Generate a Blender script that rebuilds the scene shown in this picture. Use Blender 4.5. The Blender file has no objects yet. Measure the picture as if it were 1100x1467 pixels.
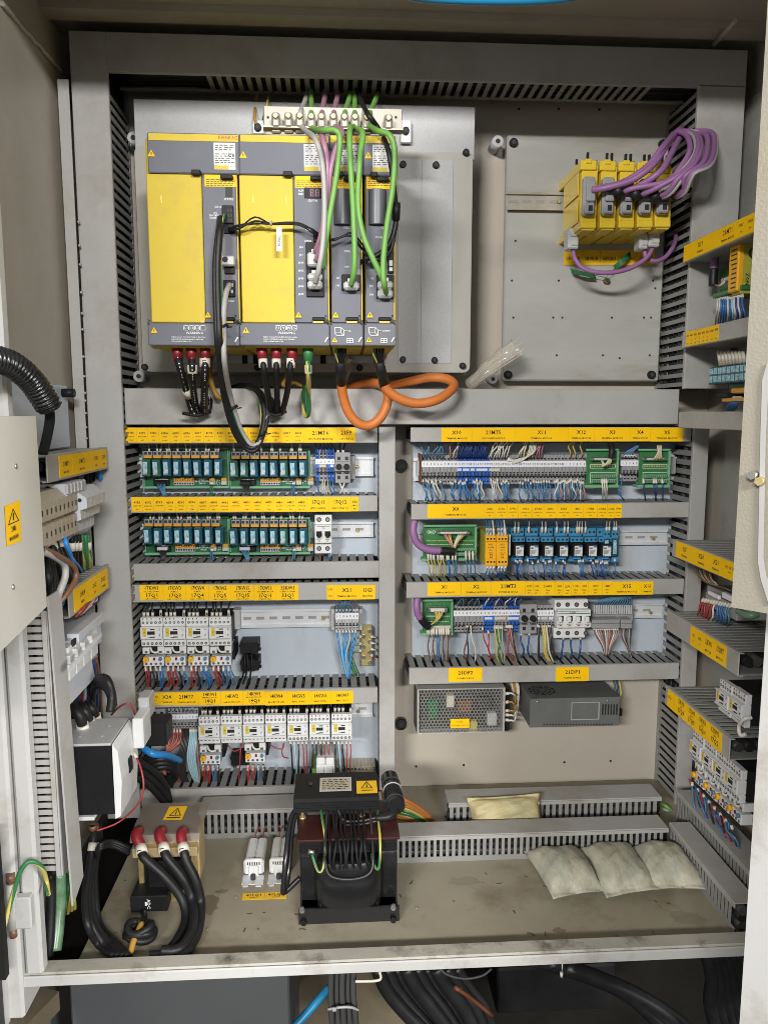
import bpy, bmesh, math, random
from mathutils import Vector, Matrix
SC = bpy.context.scene
COL = SC.collection
RND = random.Random(7)

# ------------------------------------------------------------------ camera
YAW, PITCH, FPX = math.radians(3.4), math.radians(7.4), 1090.0     # focal length in pixels of the 1100 x 1467 photograph
CAM = Vector((0.0, -1.55, 1.5))
FWD = Vector((math.sin(YAW)*math.cos(PITCH), math.cos(YAW)*math.cos(PITCH), -math.sin(PITCH)))
RGT = Vector((math.cos(YAW), -math.sin(YAW), 0))
DWN = FWD.cross(RGT)
cd = bpy.data.cameras.new('camera'); cam = bpy.data.objects.new('camera', cd); COL.objects.link(cam)
cd.sensor_fit = 'VERTICAL'; cd.sensor_height = 24.0; cd.lens = FPX/1467*24.0
cd.clip_start = 0.02; cd.clip_end = 60
cam.location = CAM
cam.rotation_euler = (math.pi/2-PITCH, 0, -YAW)
SC.camera = cam

# ------------------------------------------------------------------ light: a workshop ceiling lamp field in front of the open cabinet, dim room light around
world = bpy.data.worlds.new('World'); SC.world = world; world.use_nodes = True
bg = world.node_tree.nodes['Background']; bg.inputs[0].default_value = (0.92, 0.96, 1.0, 1); bg.inputs[1].default_value = 0.41
def area(name, loc, target, sx, sy, power, col):
    d = bpy.data.lights.new(name, 'AREA'); d.shape = 'RECTANGLE'; d.size = sx; d.size_y = sy; d.energy = power; d.color = col
    o = bpy.data.objects.new(name, d); COL.objects.link(o); o.location = loc
    o.rotation_euler = (Vector(target)-Vector(loc)).to_track_quat('-Z', 'Y').to_euler()
    return o
area('workshop_lamp', (-2.0, -5.2, 3.0), (0.2, 0, 1.4), 1.5, 0.3, 245, (1.0, 0.98, 0.95))
area('workshop_lamp', (1.1, -5.2, 3.0), (-0.1, 0, 1.4), 1.5, 0.3, 205, (1.0, 0.98, 0.95))
area('side_fill', (3.4, -3.4, 1.9), (-0.42, -0.6, 1.35), 1.2, 1.6, 160, (1.0, 0.99, 0.96))  # added fill light from the right for the left door box and wall
SC.view_settings.view_transform = 'Standard'; SC.view_settings.look = 'None'
SC.view_settings.exposure = 0.2; SC.view_settings.gamma = 1.0
SC.cycles.max_bounces = 6; SC.cycles.filter_width = 0.9

# ------------------------------------------------------------------ photograph pixel -> point on a real plane of the cabinet
def ray(px, py):
    return RGT*((px-550.0)/FPX) + DWN*((py-733.5)/FPX) + FWD
def W(px, py, y):
    v = ray(px, py); return CAM + v*((y-CAM.y)/v.y)
def WX(px, py, x):
    v = ray(px, py); return CAM + v*((x-CAM.x)/v.x)
def WZ(px, py, z):
    v = ray(px, py); return CAM + v*((z-CAM.z)/v.z)
def S(y): return (y-CAM.y)/FPX                      # metres per pixel on the plane y

# ------------------------------------------------------------------ materials
MATS = {}
def mat(name, col, rough=0.5, metal=0.0, var=0.10, scale=9.0, bump=0.0, bscale=300.0, dirt=None, dscale=4.0, damt=0.5, alpha=None, trans=0.0, coat=0.0, stretch=None, spec=0.5):
    m = bpy.data.materials.new(name); m.use_nodes = True; nt = m.node_tree; N = nt.nodes; L = nt.links
    b = N['Principled BSDF']; b.inputs['Roughness'].default_value = rough; b.inputs['Metallic'].default_value = metal
    b.inputs['Specular IOR Level'].default_value = spec
    if trans: b.inputs['Transmission Weight'].default_value = trans
    if coat: b.inputs['Coat Weight'].default_value = coat
    if alpha is not None: b.inputs['Alpha'].default_value = alpha
    c4 = (col[0], col[1], col[2], 1); b.inputs['Base Color'].default_value = c4
    if var or dirt or bump:
        tc = N.new('ShaderNodeTexCoord'); src = tc.outputs['Object']
        if stretch:
            mp = N.new('ShaderNodeMapping'); mp.inputs['Scale'].default_value = stretch; L.new(src, mp.inputs[0]); src = mp.outputs[0]
    if var:
        n = N.new('ShaderNodeTexNoise'); n.inputs['Scale'].default_value = scale; n.inputs['Detail'].default_value = 5; n.inputs['Roughness'].default_value = 0.65
        L.new(src, n.inputs['Vector'])
        r = N.new('ShaderNodeValToRGB'); e = r.color_ramp.elements
        e[0].position = 0.3; e[1].position = 0.7
        e[0].color = (col[0]*(1-var), col[1]*(1-var), col[2]*(1-var*1.1), 1); e[1].color = (min(1, col[0]*(1+var)), min(1, col[1]*(1+var)), min(1, col[2]*(1+var)), 1)
        L.new(n.outputs['Fac'], r.inputs[0]); out = r.outputs[0]
        mr = N.new('ShaderNodeMapRange'); mr.inputs['To Min'].default_value = max(0.05, rough-0.1); mr.inputs['To Max'].default_value = min(1, rough+0.12)
        L.new(n.outputs['Fac'], mr.inputs['Value']); L.new(mr.outputs[0], b.inputs['Roughness'])
        if dirt:
            n2 = N.new('ShaderNodeTexNoise'); n2.inputs['Scale'].default_value = dscale; n2.inputs['Detail'].default_value = 7; n2.inputs['Roughness'].default_value = 0.7
            L.new(src, n2.inputs['Vector'])
            r2 = N.new('ShaderNodeValToRGB'); r2.color_ramp.elements[0].position = 0.52; r2.color_ramp.elements[1].position = 0.72
            r2.color_ramp.elements[0].color = (0, 0, 0, 1); r2.color_ramp.elements[1].color = (damt, damt, damt, 1)
            L.new(n2.outputs['Fac'], r2.inputs[0])
            mx = N.new('ShaderNodeMixRGB'); mx.inputs['Color2'].default_value = (dirt[0], dirt[1], dirt[2], 1)
            L.new(r2.outputs[0], mx.inputs['Fac']); L.new(out, mx.inputs['Color1']); out = mx.outputs[0]
        L.new(out, b.inputs['Base Color'])
    if bump:
        n3 = N.new('ShaderNodeTexNoise'); n3.inputs['Scale'].default_value = bscale; n3.inputs['Detail'].default_value = 3
        L.new(src, n3.inputs['Vector'])
        bp = N.new('ShaderNodeBump'); bp.inputs['Strength'].default_value = bump; bp.inputs['Distance'].default_value = 0.002
        L.new(n3.outputs['Fac'], bp.inputs['Height']); L.new(bp.outputs[0], b.inputs['Normal'])
    MATS[name] = m
    return m
mat('duct_grey', (0.385, 0.38, 0.365), 0.42, var=0.06, scale=5, dirt=(0.24, 0.20, 0.14), dscale=5.5, damt=0.5, bump=0.05)
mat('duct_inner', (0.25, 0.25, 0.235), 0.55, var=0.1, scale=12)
mat('wall_beige', (0.455, 0.41, 0.345), 0.40, var=0.06, scale=3, dirt=(0.25, 0.18, 0.11), dscale=2.2, damt=0.4, bump=0.12, bscale=420)
mat('floor_paint', (0.30, 0.27, 0.20), 0.42, var=0.10, scale=6, dirt=(0.15, 0.11, 0.06), dscale=7, damt=0.75, bump=0.1, bscale=250)
mat('nickel', (0.38, 0.35, 0.30), 0.42, metal=0.35, var=0.12, scale=40)
mat('cover_metal', (0.60, 0.585, 0.53), 0.45, var=0.04, scale=6)
mat('frame_white', (0.46, 0.455, 0.44), 0.38, var=0.04, scale=5, dirt=(0.24, 0.20, 0.15), dscale=11, damt=0.6, bump=0.06)
mat('lip_top', (0.40, 0.38, 0.33), 0.45, var=0.12, scale=9, dirt=(0.06, 0.045, 0.03), dscale=11, damt=1.0, bump=0.15, bscale=200)
mat('zinc_plate', (0.48, 0.535, 0.60), 0.42, metal=0.08, var=0.05, scale=4, dirt=(0.36, 0.36, 0.34), dscale=6, damt=0.55, stretch=(1.6, 1, .5))
mat('zinc_dark', (0.40, 0.40, 0.375), 0.42, metal=0.12, var=0.10, scale=5, dirt=(0.27, 0.205, 0.135), dscale=4, damt=0.7, stretch=(0.5, 1, 2.0))
mat('dish_plate', (0.42, 0.41, 0.37), 0.5, metal=0.0, spec=0.3, var=0.05, scale=6, dirt=(0.33, 0.28, 0.20), dscale=5, damt=0.35)
mat('rail_metal', (0.68, 0.69, 0.71), 0.40, metal=0.25, var=0.06, scale=30)
mat('steel', (0.62, 0.60, 0.56), 0.25, metal=0.9, var=0.08, scale=60)
mat('brass', (0.62, 0.50, 0.22), 0.38, metal=0.7, var=0.12, scale=40)
mat('cream_plate', (0.62, 0.47, 0.25), 0.4, metal=0.3, var=0.12, scale=20)
mat('drive_yellow', (0.63, 0.475, 0.045), 0.5, spec=0.25, var=0.03, scale=8, dirt=(0.48, 0.355, 0.09), dscale=12, damt=0.5)
mat('module_yellow', (0.70, 0.50, 0.035), 0.34, var=0.05, scale=20)
mat('drive_grey', (0.145, 0.15, 0.178), 0.5, spec=0.25, var=0.05, scale=9, dirt=(0.22, 0.215, 0.21), dscale=6, damt=0.4, bump=0.04)
mat('tag_yellow', (0.95, 0.56, 0.004), 0.5, spec=0.2, var=0.05, scale=14, bump=0.12, bscale=45)
mat('sticker_yellow', (0.80, 0.48, 0.01), 0.4, var=0.06, scale=14)
mat('safety_orange', (0.85, 0.42, 0.01), 0.4, var=0.04)
mat('olive_side', (0.40, 0.38, 0.05), 0.5, var=0.08)
mat('black', (0.012, 0.012, 0.013), 0.5, spec=0.22, var=0.2, scale=15)
mat('black_gloss', (0.012, 0.012, 0.013), 0.22, var=0.2, scale=8, bump=0.05, bscale=60)
mat('black_rubber', (0.013, 0.013, 0.014), 0.45, var=0.25, scale=40, bump=0.08, spec=0.35)
mat('dark_grey', (0.05, 0.05, 0.05), 0.55, spec=0.25, var=0.15)
mat('shade_black', (0.009, 0.008, 0.007), 0.9, var=0.3, scale=6, spec=0.05)  # near black colour stands in for the deep shade under the cabinet
mat('white_plastic', (0.68, 0.685, 0.68), 0.35, var=0.03, scale=30)
mat('cool_plastic', (0.52, 0.545, 0.59), 0.38, var=0.04, scale=30)
mat('white_paper', (0.62, 0.62, 0.61), 0.55, var=0.05, scale=60)
mat('label_white', (0.78, 0.77, 0.82), 0.5, var=0.03)
mat('sleeve', (0.66, 0.62, 0.53), 0.5, var=0.08, scale=60)
mat('cream', (0.60, 0.56, 0.45), 0.45, var=0.05)
mat('tan_block', (0.44, 0.385, 0.29), 0.5, var=0.05, scale=30)
mat('grey_plastic', (0.29, 0.29, 0.295), 0.42, var=0.06, scale=30)
mat('light_grey', (0.46, 0.465, 0.47), 0.4, var=0.06, scale=30)
mat('terminal_blue', (0.03, 0.15, 0.60), 0.36, var=0.08, scale=40)
mat('socket_blue', (0.05, 0.22, 0.38), 0.36, var=0.1, scale=30)
mat('relay_blue', (0.018, 0.085, 0.135), 0.2, var=0.5, scale=120, spec=0.4)
mat('relay_green', (0.03, 0.11, 0.08), 0.2, var=0.5, scale=120, spec=0.4)
mat('relay_sheen', (0.27, 0.47, 0.55), 0.2, var=0.7, scale=260, spec=0.4)  # pale mottling paints the glassy reflections on the relay fronts
mat('pcb_green', (0.018, 0.115, 0.05), 0.33, var=0.2, scale=50)
mat('tray_green', (0.17, 0.40, 0.22), 0.4, var=0.06, scale=20)
mat('board_green', (0.035, 0.16, 0.05), 0.36, var=0.12, scale=30)
mat('lever_orange', (0.62, 0.30, 0.02), 0.4, var=0.08)
mat('rust', (0.15, 0.045, 0.018), 0.6, var=0.2)
mat('ink', (0.012, 0.012, 0.012), 0.6, var=0)
mat('ink_grey', (0.10, 0.10, 0.10), 0.6, var=0)
mat('ink_white', (0.75, 0.75, 0.75), 0.5, var=0)
mat('ink_red', (0.45, 0.10, 0.03), 0.5, var=0)
mat('red', (0.21, 0.012, 0.019), 0.35, var=0.08)
mat('red_wire', (0.36, 0.045, 0.04), 0.4, var=0.1)
mat('pink_wire', (0.45, 0.20, 0.15), 0.4, var=0.1)
mat('insulator_red', (0.042, 0.009, 0.008), 0.45, var=0.12, scale=12)
mat('blue_wire', (0.04, 0.16, 0.42), 0.38, var=0.1)
mat('dark_blue_wire', (0.025, 0.06, 0.22), 0.38, var=0.1)
mat('steel_blue_wire', (0.08, 0.20, 0.33), 0.4, var=0.1)
mat('pale_blue_wire', (0.36, 0.56, 0.64), 0.4, var=0.1)
mat('bright_blue', (0.03, 0.27, 0.68), 0.35, var=0.06)
mat('white_wire', (0.64, 0.62, 0.56), 0.4, var=0.08)
mat('grey_wire', (0.36, 0.35, 0.34), 0.45, var=0.08)
mat('brown_wire', (0.17, 0.08, 0.045), 0.4, var=0.1)
mat('dark_wire', (0.03, 0.028, 0.028), 0.4, var=0.2)
mat('yellow_wire', (0.55, 0.44, 0.10), 0.4, var=0.1)
mat('green_wire', (0.03, 0.17, 0.06), 0.4, var=0.1)
mat('green_cable', (0.145, 0.335, 0.065), 0.48, var=0.06, scale=20)
mat('purple', (0.275, 0.125, 0.285), 0.48, var=0.06, scale=20)
mat('mauve', (0.34, 0.16, 0.25), 0.42, var=0.08, scale=20)
mat('orange_cable', (0.56, 0.165, 0.034), 0.52, var=0.10, scale=14, dirt=(0.40, 0.10, 0.02), dscale=30, damt=0.4)
mat('amber_wire', (0.40, 0.22, 0.04), 0.45, var=0.1)
mat('blue_pipe', (0.02, 0.22, 0.42), 0.35, var=0.08)
mat('psu_grey', (0.155, 0.16, 0.155), 0.40, metal=0.2, var=0.12, scale=14)
mat('base_panel', (0.062, 0.065, 0.068), 0.5, var=0.06, scale=4)
mat('board_brown', (0.10, 0.08, 0.05), 0.7, var=0.2, scale=8)
mat('seg_glass', (0.04, 0.02, 0.025), 0.35, var=0, spec=0.2)
mat('green_jacket', (0.12, 0.22, 0.13), 0.3, var=0.3, scale=60)
mat('clear_film', (0.66, 0.60, 0.50), 0.10, var=0, alpha=0.36, spec=0.9)
mat('smoke_cover', (0.20, 0.17, 0.14), 0.2, var=0, alpha=0.75)
def galvanized(name, col):
    m = mat(name, col, 0.5, metal=0.08, var=0.06, scale=14, spec=0.3); nt = m.node_tree; N = nt.nodes; L = nt.links; b = N['Principled BSDF']
    tc = N.new('ShaderNodeTexCoord'); v = N.new('ShaderNodeTexVoronoi'); v.inputs['Scale'].default_value = 420; L.new(tc.outputs['Object'], v.inputs['Vector'])
    old = b.inputs['Base Color'].links[0].from_socket
    mx = N.new('ShaderNodeMixRGB'); mx.blend_type = 'OVERLAY'; mx.inputs['Fac'].default_value = 0.07
    bw = N.new('ShaderNodeRGBToBW'); L.new(v.outputs['Color'], bw.inputs[0])
    L.new(old, mx.inputs['Color1']); L.new(bw.outputs[0], mx.inputs['Color2']); L.new(mx.outputs[0], b.inputs['Base Color'])
galvanized('galvanized', (0.43, 0.435, 0.445))
def texture_paint():
    m = mat('textured_beige', (0.28, 0.258, 0.21), 0.36, var=0.08, scale=6, dirt=(0.24, 0.18, 0.09), dscale=6, damt=0.6, bump=0.22, bscale=520)
texture_paint()
def bag_mat():
    m = mat('bag_cloth', (0.44, 0.425, 0.335), 0.5, var=0.24, scale=42, dirt=(0.20, 0.30, 0.29), dscale=22, damt=0.8, bump=0.9, bscale=85, stretch=(1.0, 0.45, 1.0))
    m2 = mat('bag_brown', (0.50, 0.42, 0.22), 0.55, var=0.2, scale=30, dirt=(0.24, 0.28, 0.19), dscale=22, damt=0.7, bump=0.9, bscale=85, stretch=(0.45, 1.0, 1.0))
bag_mat()
def stripe_mat(name, c1, c2, twist):                # two colours running along the wire with a slow twist
    m = bpy.data.materials.new(name); m.use_nodes = True; N = m.node_tree.nodes; L = m.node_tree.links; b = N['Principled BSDF']
    b.inputs['Roughness'].default_value = 0.4
    uv = N.new('ShaderNodeUVMap'); sp = N.new('ShaderNodeSeparateXYZ'); L.new(uv.outputs[0], sp.inputs[0])
    ma = N.new('ShaderNodeMath'); ma.operation = 'MULTIPLY_ADD'; ma.inputs[1].default_value = twist; L.new(sp.outputs['Y'], ma.inputs[0]); L.new(sp.outputs['X'], ma.inputs[2])
    fr = N.new('ShaderNodeMath'); fr.operation = 'FRACT'; L.new(ma.outputs[0], fr.inputs[0])
    r = N.new('ShaderNodeValToRGB'); r.color_ramp.interpolation = 'CONSTANT'; e = r.color_ramp.elements
    e[0].color = (*c1, 1); e[1].position = 0.45; e[1].color = (*c2, 1)
    L.new(fr.outputs[0], r.inputs[0]); L.new(r.outputs[0], b.inputs['Base Color']); MATS[name] = m
stripe_mat('earth_wire', (0.52, 0.44, 0.10), (0.03, 0.16, 0.055), 0.12)

# ------------------------------------------------------------------ mesh builder
class MB:
    def __init__(s): s.v = []; s.f = []; s.m = []; s.s = []; s.uv = {}
    def add(s, vs, fs, m=0, smooth=False):
        o = len(s.v); s.v += [Vector(p) for p in vs]
        for f in fs: s.f.append([o+i for i in f]); s.m.append(m); s.s.append(smooth)
        return s
    def box(s, x0, x1, y0, y1, z0, z1, c=0.0, m=0):
        if x0 > x1: x0, x1 = x1, x0
        if y0 > y1: y0, y1 = y1, y0
        if z0 > z1: z0, z1 = z1, z0
        if c <= 0:
            vs = [(x, y, z) for x in (x0, x1) for y in (y0, y1) for z in (z0, z1)]
            return s.add(vs, [(0, 1, 3, 2), (4, 6, 7, 5), (0, 4, 5, 1), (2, 3, 7, 6), (0, 2, 6, 4), (1, 5, 7, 3)], m)
        c = min(c, (x1-x0)*.45, (y1-y0)*.45, (z1-z0)*.45); vs = []; ix = {}
        for a in (0, 1):
            for b in (0, 1):
                for d in (0, 1):
                    X = (x0, x1)[a]; Y = (y0, y1)[b]; Z = (z0, z1)[d]; q = (1, -1)
                    for k in range(3):
                        p = [X+q[a]*c, Y+q[b]*c, Z+q[d]*c]; p[k] = (X, Y, Z)[k]
                        ix[(a, b, d, k)] = len(vs); vs.append(p)
        fs = []
        for k in range(3):
            for e in (0, 1):
                cs = []
                for (i, j) in ((0, 0), (0, 1), (1, 1), (1, 0)):
                    t = [0, 0, 0]; t[k] = e; t[(k+1) % 3] = i; t[(k+2) % 3] = j; cs.append(ix[(*t, k)])
                fs.append(cs if e else cs[::-1])
        for k in range(3):
            k1, k2 = (k+1) % 3, (k+2) % 3
            for i in (0, 1):
                for j in (0, 1):
                    t0 = [0, 0, 0]; t0[k1] = i; t0[k2] = j; t1 = list(t0); t1[k] = 1
                    q = [ix[(*t0, k1)], ix[(*t1, k1)], ix[(*t1, k2)], ix[(*t0, k2)]]
                    fs.append(q if (i == j) else q[::-1])
        for a in (0, 1):
            for b in (0, 1):
                for d in (0, 1):
                    t = [ix[(a, b, d, k)] for k in range(3)]; fs.append(t if (a+b+d) % 2 else t[::-1])
        return s.add(vs, fs, m)
    def cyl(s, p0, p1, r0, r1=None, n=12, m=0, cap=True, smooth=True):
        p0 = Vector(p0); p1 = Vector(p1); r1 = r0 if r1 is None else r1; ax = (p1-p0).normalized()
        u = ax.orthogonal().normalized(); w = ax.cross(u); vs = []
        for p, r in ((p0, r0), (p1, r1)):
            for i in range(n):
                a = 2*math.pi*i/n; vs.append(p+u*(r*math.cos(a))+w*(r*math.sin(a)))
        s.add(vs, [(i, (i+1) % n, n+(i+1) % n, n+i) for i in range(n)], m, smooth)
        if cap:
            o = len(s.v)-2*n
            s.f.append([o+i for i in range(n)][::-1]); s.m.append(m); s.s.append(False)
            s.f.append([o+n+i for i in range(n)]); s.m.append(m); s.s.append(False)
        return s
    def tube(s, pts, r, n=6, m=0, sub=5, cap=True, rfun=None):
        P = smooth_path(pts, sub); o = len(s.v); K = len(P); L = 0.0
        t = (P[1]-P[0]).normalized(); u = t.orthogonal().normalized(); acc = [0.0]
        for i in range(1, K): acc.append(acc[-1]+(P[i]-P[i-1]).length)
        for i, p in enumerate(P):
            t = (P[min(i+1, K-1)]-P[max(i-1, 0)])
            if t.length < 1e-9: t = Vector((0, 0, 1))
            t.normalize(); u = (u-t*u.dot(t))
            u = u.normalized() if u.length > 1e-6 else t.orthogonal().normalized()
            w = t.cross(u); rr = r if rfun is None else r*rfun(acc[i], acc[-1])
            for k in range(n):
                a = 2*math.pi*k/n; s.v.append(p+u*(rr*math.cos(a))+w*(rr*math.sin(a)))
        for i in range(K-1):
            for k in range(n):
                k2 = (k+1) % n
                s.uv[len(s.f)] = [(k/n, acc[i]*60), ((k+1)/n, acc[i]*60), ((k+1)/n, acc[i+1]*60), (k/n, acc[i+1]*60)]
                s.f.append([o+i*n+k, o+i*n+k2, o+(i+1)*n+k2, o+(i+1)*n+k]); s.m.append(m); s.s.append(True)
        if cap:
            s.f.append([o+k for k in range(n)][::-1]); s.m.append(m); s.s.append(False)
            s.f.append([o+(K-1)*n+k for k in range(n)]); s.m.append(m); s.s.append(False)
        return s
    def prism(s, poly, axis, a, b, m=0):           # polygon in the two other axes (order x,y,z without axis), extruded from a to b
        n = len(poly); vs = []
        for t in (a, b):
            for p in poly:
                q = list(p); q.insert(axis, t); vs.append(q)
        fs = [tuple(range(n))[::-1], tuple(range(n, 2*n))]+[(i, (i+1) % n, n+(i+1) % n, n+i) for i in range(n)]
        return s.add(vs, fs, m)
    def quad(s, a, b, c, d, m=0): return s.add([a, b, c, d], [(0, 1, 2, 3)], m)
    def text(s, txt, x, z, h, y, m=0, align='C', sx=1.0):  # letters lying in an x-z plane facing -y, cap height h, centred at x, z
        vs, fs, w = glyphs(txt)
        k = h/0.70; off = {'C': -w*k*sx/2, 'L': 0, 'R': -w*k*sx}[align]
        return s.add([(x+off+p[0]*k*sx, y, z-h/2+p[1]*k) for p in vs], fs, m)
    def xf(s, M):
        s.v = [M @ p for p in s.v]; return s
    def mesh(s, name, mats):
        me = bpy.data.meshes.new(name); me.from_pydata([tuple(p) for p in s.v], [], s.f)
        if isinstance(mats, str): mats = [mats]
        for q in mats: me.materials.append(MATS[q])
        me.polygons.foreach_set('material_index', s.m); me.polygons.foreach_set('use_smooth', s.s)
        if s.uv:
            ul = me.uv_layers.new(name='UVMap'); d = ul.data
            for fi, cs in s.uv.items():
                st = me.polygons[fi].loop_start
                for i, c in enumerate(cs): d[st+i].uv = c
        me.update(); return me
def smooth_path(pts, sub=5):
    P = [Vector(p) for p in pts]
    if len(P) < 3 or sub <= 1: return P
    Q = [P[0]*2-P[1]]+P+[P[-1]*2-P[-2]]; out = []
    for i in range(1, len(Q)-2):
        p0, p1, p2, p3 = Q[i-1], Q[i], Q[i+1], Q[i+2]
        for k in range(sub):
            t = k/sub; t2 = t*t; t3 = t2*t
            out.append(0.5*((2*p1)+(p2-p0)*t+(2*p0-5*p1+4*p2-p3)*t2+(3*p1-p0-3*p2+p3)*t3))
    out.append(P[-1]); return out
GL = {}
def glyphs(t):
    if t in GL: return GL[t]
    c = bpy.data.curves.new('t', 'FONT'); c.body = t; c.resolution_u = 1; c.size = 1.0; c.offset = 0.016
    o = bpy.data.objects.new('t', c); me = bpy.data.meshes.new_from_object(o)
    vs = [tuple(v.co) for v in me.vertices]; fs = [tuple(p.vertices) for p in me.polygons]
    bpy.data.objects.remove(o); bpy.data.meshes.remove(me); bpy.data.curves.remove(c)
    w = max([p[0] for p in vs]+[0.1]); GL[t] = (vs, fs, w); return GL[t]

# ------------------------------------------------------------------ objects
def link(o, parent=None):
    COL.objects.link(o)
    if parent is not None: o.parent = parent
    return o
def tag(o, label=None, cat=None, group=None, kind=None):
    if label: o['label'] = label
    if cat: o['category'] = cat
    if group: o['group'] = group
    if kind: o['kind'] = kind
    return o
def thing(name, label, cat, group=None, loc=(0, 0, 0)):
    o = bpy.data.objects.new(name, None); o.location = loc; o.empty_display_size = 0.01; link(o)
    return tag(o, label, cat, group)
def part(name, mb, mats, parent, label=None, kind=None):
    me = mb if isinstance(mb, bpy.types.Mesh) else mb.mesh(name, mats)
    o = bpy.data.objects.new(name, me); link(o, parent)
    if parent is not None and not isinstance(mb, bpy.types.Mesh):       # meshes are given in scene coordinates
        b = Vector((0, 0, 0)); q = parent
        while q is not None: b = b+q.location; q = q.parent
        o.location = -b
    return tag(o, label, kind=kind)
def solo(name, mb, mats, label, cat, group=None):
    o = bpy.data.objects.new(name, mb.mesh(name, mats)); link(o); return tag(o, label, cat, group)
def struct(name, mb, mats):
    o = bpy.data.objects.new(name, mb.mesh(name, mats)); link(o); o['kind'] = 'structure'; return o
def dup(root, loc=None, label=None, rotz=None):
    r = root.copy(); COL.objects.link(r)
    if loc is not None: r.location = loc
    if rotz is not None: r.rotation_euler = (0, 0, rotz)
    if label: r['label'] = label
    for ch in list(root.children):
        c = ch.copy(); COL.objects.link(c); c.parent = r
        for g in list(ch.children):
            d = g.copy(); COL.objects.link(d); d.parent = c
    return r
def px_path(pts): return [W(*p) for p in pts]
def cable(name, pts, r, m, label, cat='cable', group=None, n=10, sub=7, world=False):
    mb = MB().tube(pts if world else px_path(pts), r, n, 0, sub)
    return solo(name, mb, m, label, cat, group)
def wire(pts, r, m, label, group, sleeves=(), cat='wire', n=5, sub=4, world=False):
    """thin wire; sleeves = ((t0, t1, radius, material), ...) along the path"""
    P = pts if world else px_path(pts)
    o = solo('wire', MB().tube(P, r, n, 0, sub), m, label, cat, group)
    if sleeves:
        Q = smooth_path(P, sub); acc = [0.0]
        for i in range(1, len(Q)): acc.append(acc[-1]+(Q[i]-Q[i-1]).length)
        def at(d):
            for i in range(1, len(Q)):
                if acc[i] >= d:
                    k = (d-acc[i-1])/max(1e-9, acc[i]-acc[i-1]); return Q[i-1].lerp(Q[i], k)
            return Q[-1]
        for (d0, d1, rr, mm) in sleeves:
            part('wire_sleeve', MB().cyl(at(d0), at(d1), rr, n=6), mm, o)
    return o
# ================================================================== the cabinet
XL, XR, ZF, ZC, YB, YF = -0.48, 0.765, 0.70, 2.165, 0.0, -0.535
cab = thing('electrical_cabinet', 'large open grey and beige steel cabinet full of cable ducts, drives and relays', 'cabinet', loc=(0.14, -0.25, ZF))
part('back_panel', MB().box(XL, XR, 0.0, 0.003, ZF, ZC), 'wall_beige', cab)
part('side_wall', MB().box(XL-0.003, XL, -0.525, 0.003, ZF, ZC), 'wall_beige', cab)
part('side_wall', MB().box(XR, XR+0.003, -0.525, 0.003, ZF, ZC), 'wall_beige', cab)
mb = MB().box(XL-0.01, XR+0.01, -0.56, 0.003, ZC, ZC+0.003)
mb.box(XL, XR, -0.19, -0.15, ZC-0.012, ZC).box(XL, XR, -0.42, -0.38, ZC-0.022, ZC)
part('roof', mb, 'wall_beige', cab)
part('roof_lip', MB().box(XL-0.02, XR+0.02, -0.545, -0.53, 2.125, 2.20, .002), 'frame_white', cab)
mb = MB()
a, b = WX(2, 3, XL+0.002), WX(88, 103, XL+0.002)
mb.tube([a.lerp(b, t)+Vector((RND.uniform(0, .002), 0, RND.uniform(-.0015, .0015))) for t in [i/14 for i in range(15)]], 0.004, 6, 0, 3)
a, b = WZ(1053, 30, 2.13), WZ(1022, 64, 2.15)
mb.tube([a, b], 0.004, 6)
part('weld_seam', mb, 'wall_beige', cab)
part('floor_pan', MB().box(-.389, XR, -0.515, 0.0, ZF-0.004, ZF, .001), 'floor_paint', cab)
part('sump', MB().box(XL, -.30, -0.47, 0.0, ZF-.034, ZF-.030), 'board_brown', cab)
mb = MB().box(XL-0.03, XR+0.05, -0.549, -0.5195, 0.70, 0.7205, .003)
part('bottom_lip', mb, 'lip_top', cab)
part('lip_front', MB().box(XL-0.03, XR+0.05, -0.5535, -0.5492, 0.7035, 0.7195, .0015), 'frame_white', cab)
fx = W(62, 1375, -0.55).x
part('frame_post', MB().box(fx-0.024, fx, -0.553, -0.531, 0.7207, 2.2, .004).box(fx-0.055, fx-0.026, -0.560, -0.50, 0.66, 2.2, .004), 'frame_white', cab)
part('frame_post', MB().box(0.70, 0.78, -0.553, -0.49, 0.7207, 2.2, .004), 'frame_white', cab)
part('gasket', MB().box(fx-0.0262, fx-0.0238, -0.54, -0.50, 0.70, 2.2), 'dark_grey', cab)
part('underside', MB().box(XL, XR, -0.50, 0.0, 0.675, 0.682), 'shade_black', cab)
# corner angle with rivets beside the left post
mb = MB().box(-0.4695, -0.4512, -0.150, -0.148, ZF+0.1, 2.06)
part('corner_angle', mb, 'duct_grey', cab)
mb = MB()
for py in (318, 352, 379, 419, 449, 472, 511, 539, 563, 574, 592, 612, 628):
    p = W(119+(py-470)*0.035, py, -0.150); mb.cyl(p, p+Vector((0, -0.003, 0)), 0.0026, 0.0018, 8)
part('rivet', mb, 'duct_grey', cab)
mb = MB()
for (px, py) in ((743, 156), (800, 156), (858, 157), (596, 1098), (664, 1096), (808, 1092), (874, 1090)):
    p = W(px, py, -0.0005); mb.cyl(p, p+Vector((0, -0.0006, 0)), 0.0025, n=10)
part('drilled_hole', mb, 'ink', cab)
mb = MB()
for (px, py) in ((591, 1263), (692, 1265), (597, 1301), (323, 1273), (297, 1331), (167, 1337), (180, 1262), (338, 1285)):
    p = WZ(px, py, ZF+0.0003); mb.cyl(p, p+Vector((0, 0, 0.0008)), 0.0022, n=8)
part('floor_screw', mb, 'steel', cab)
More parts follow.
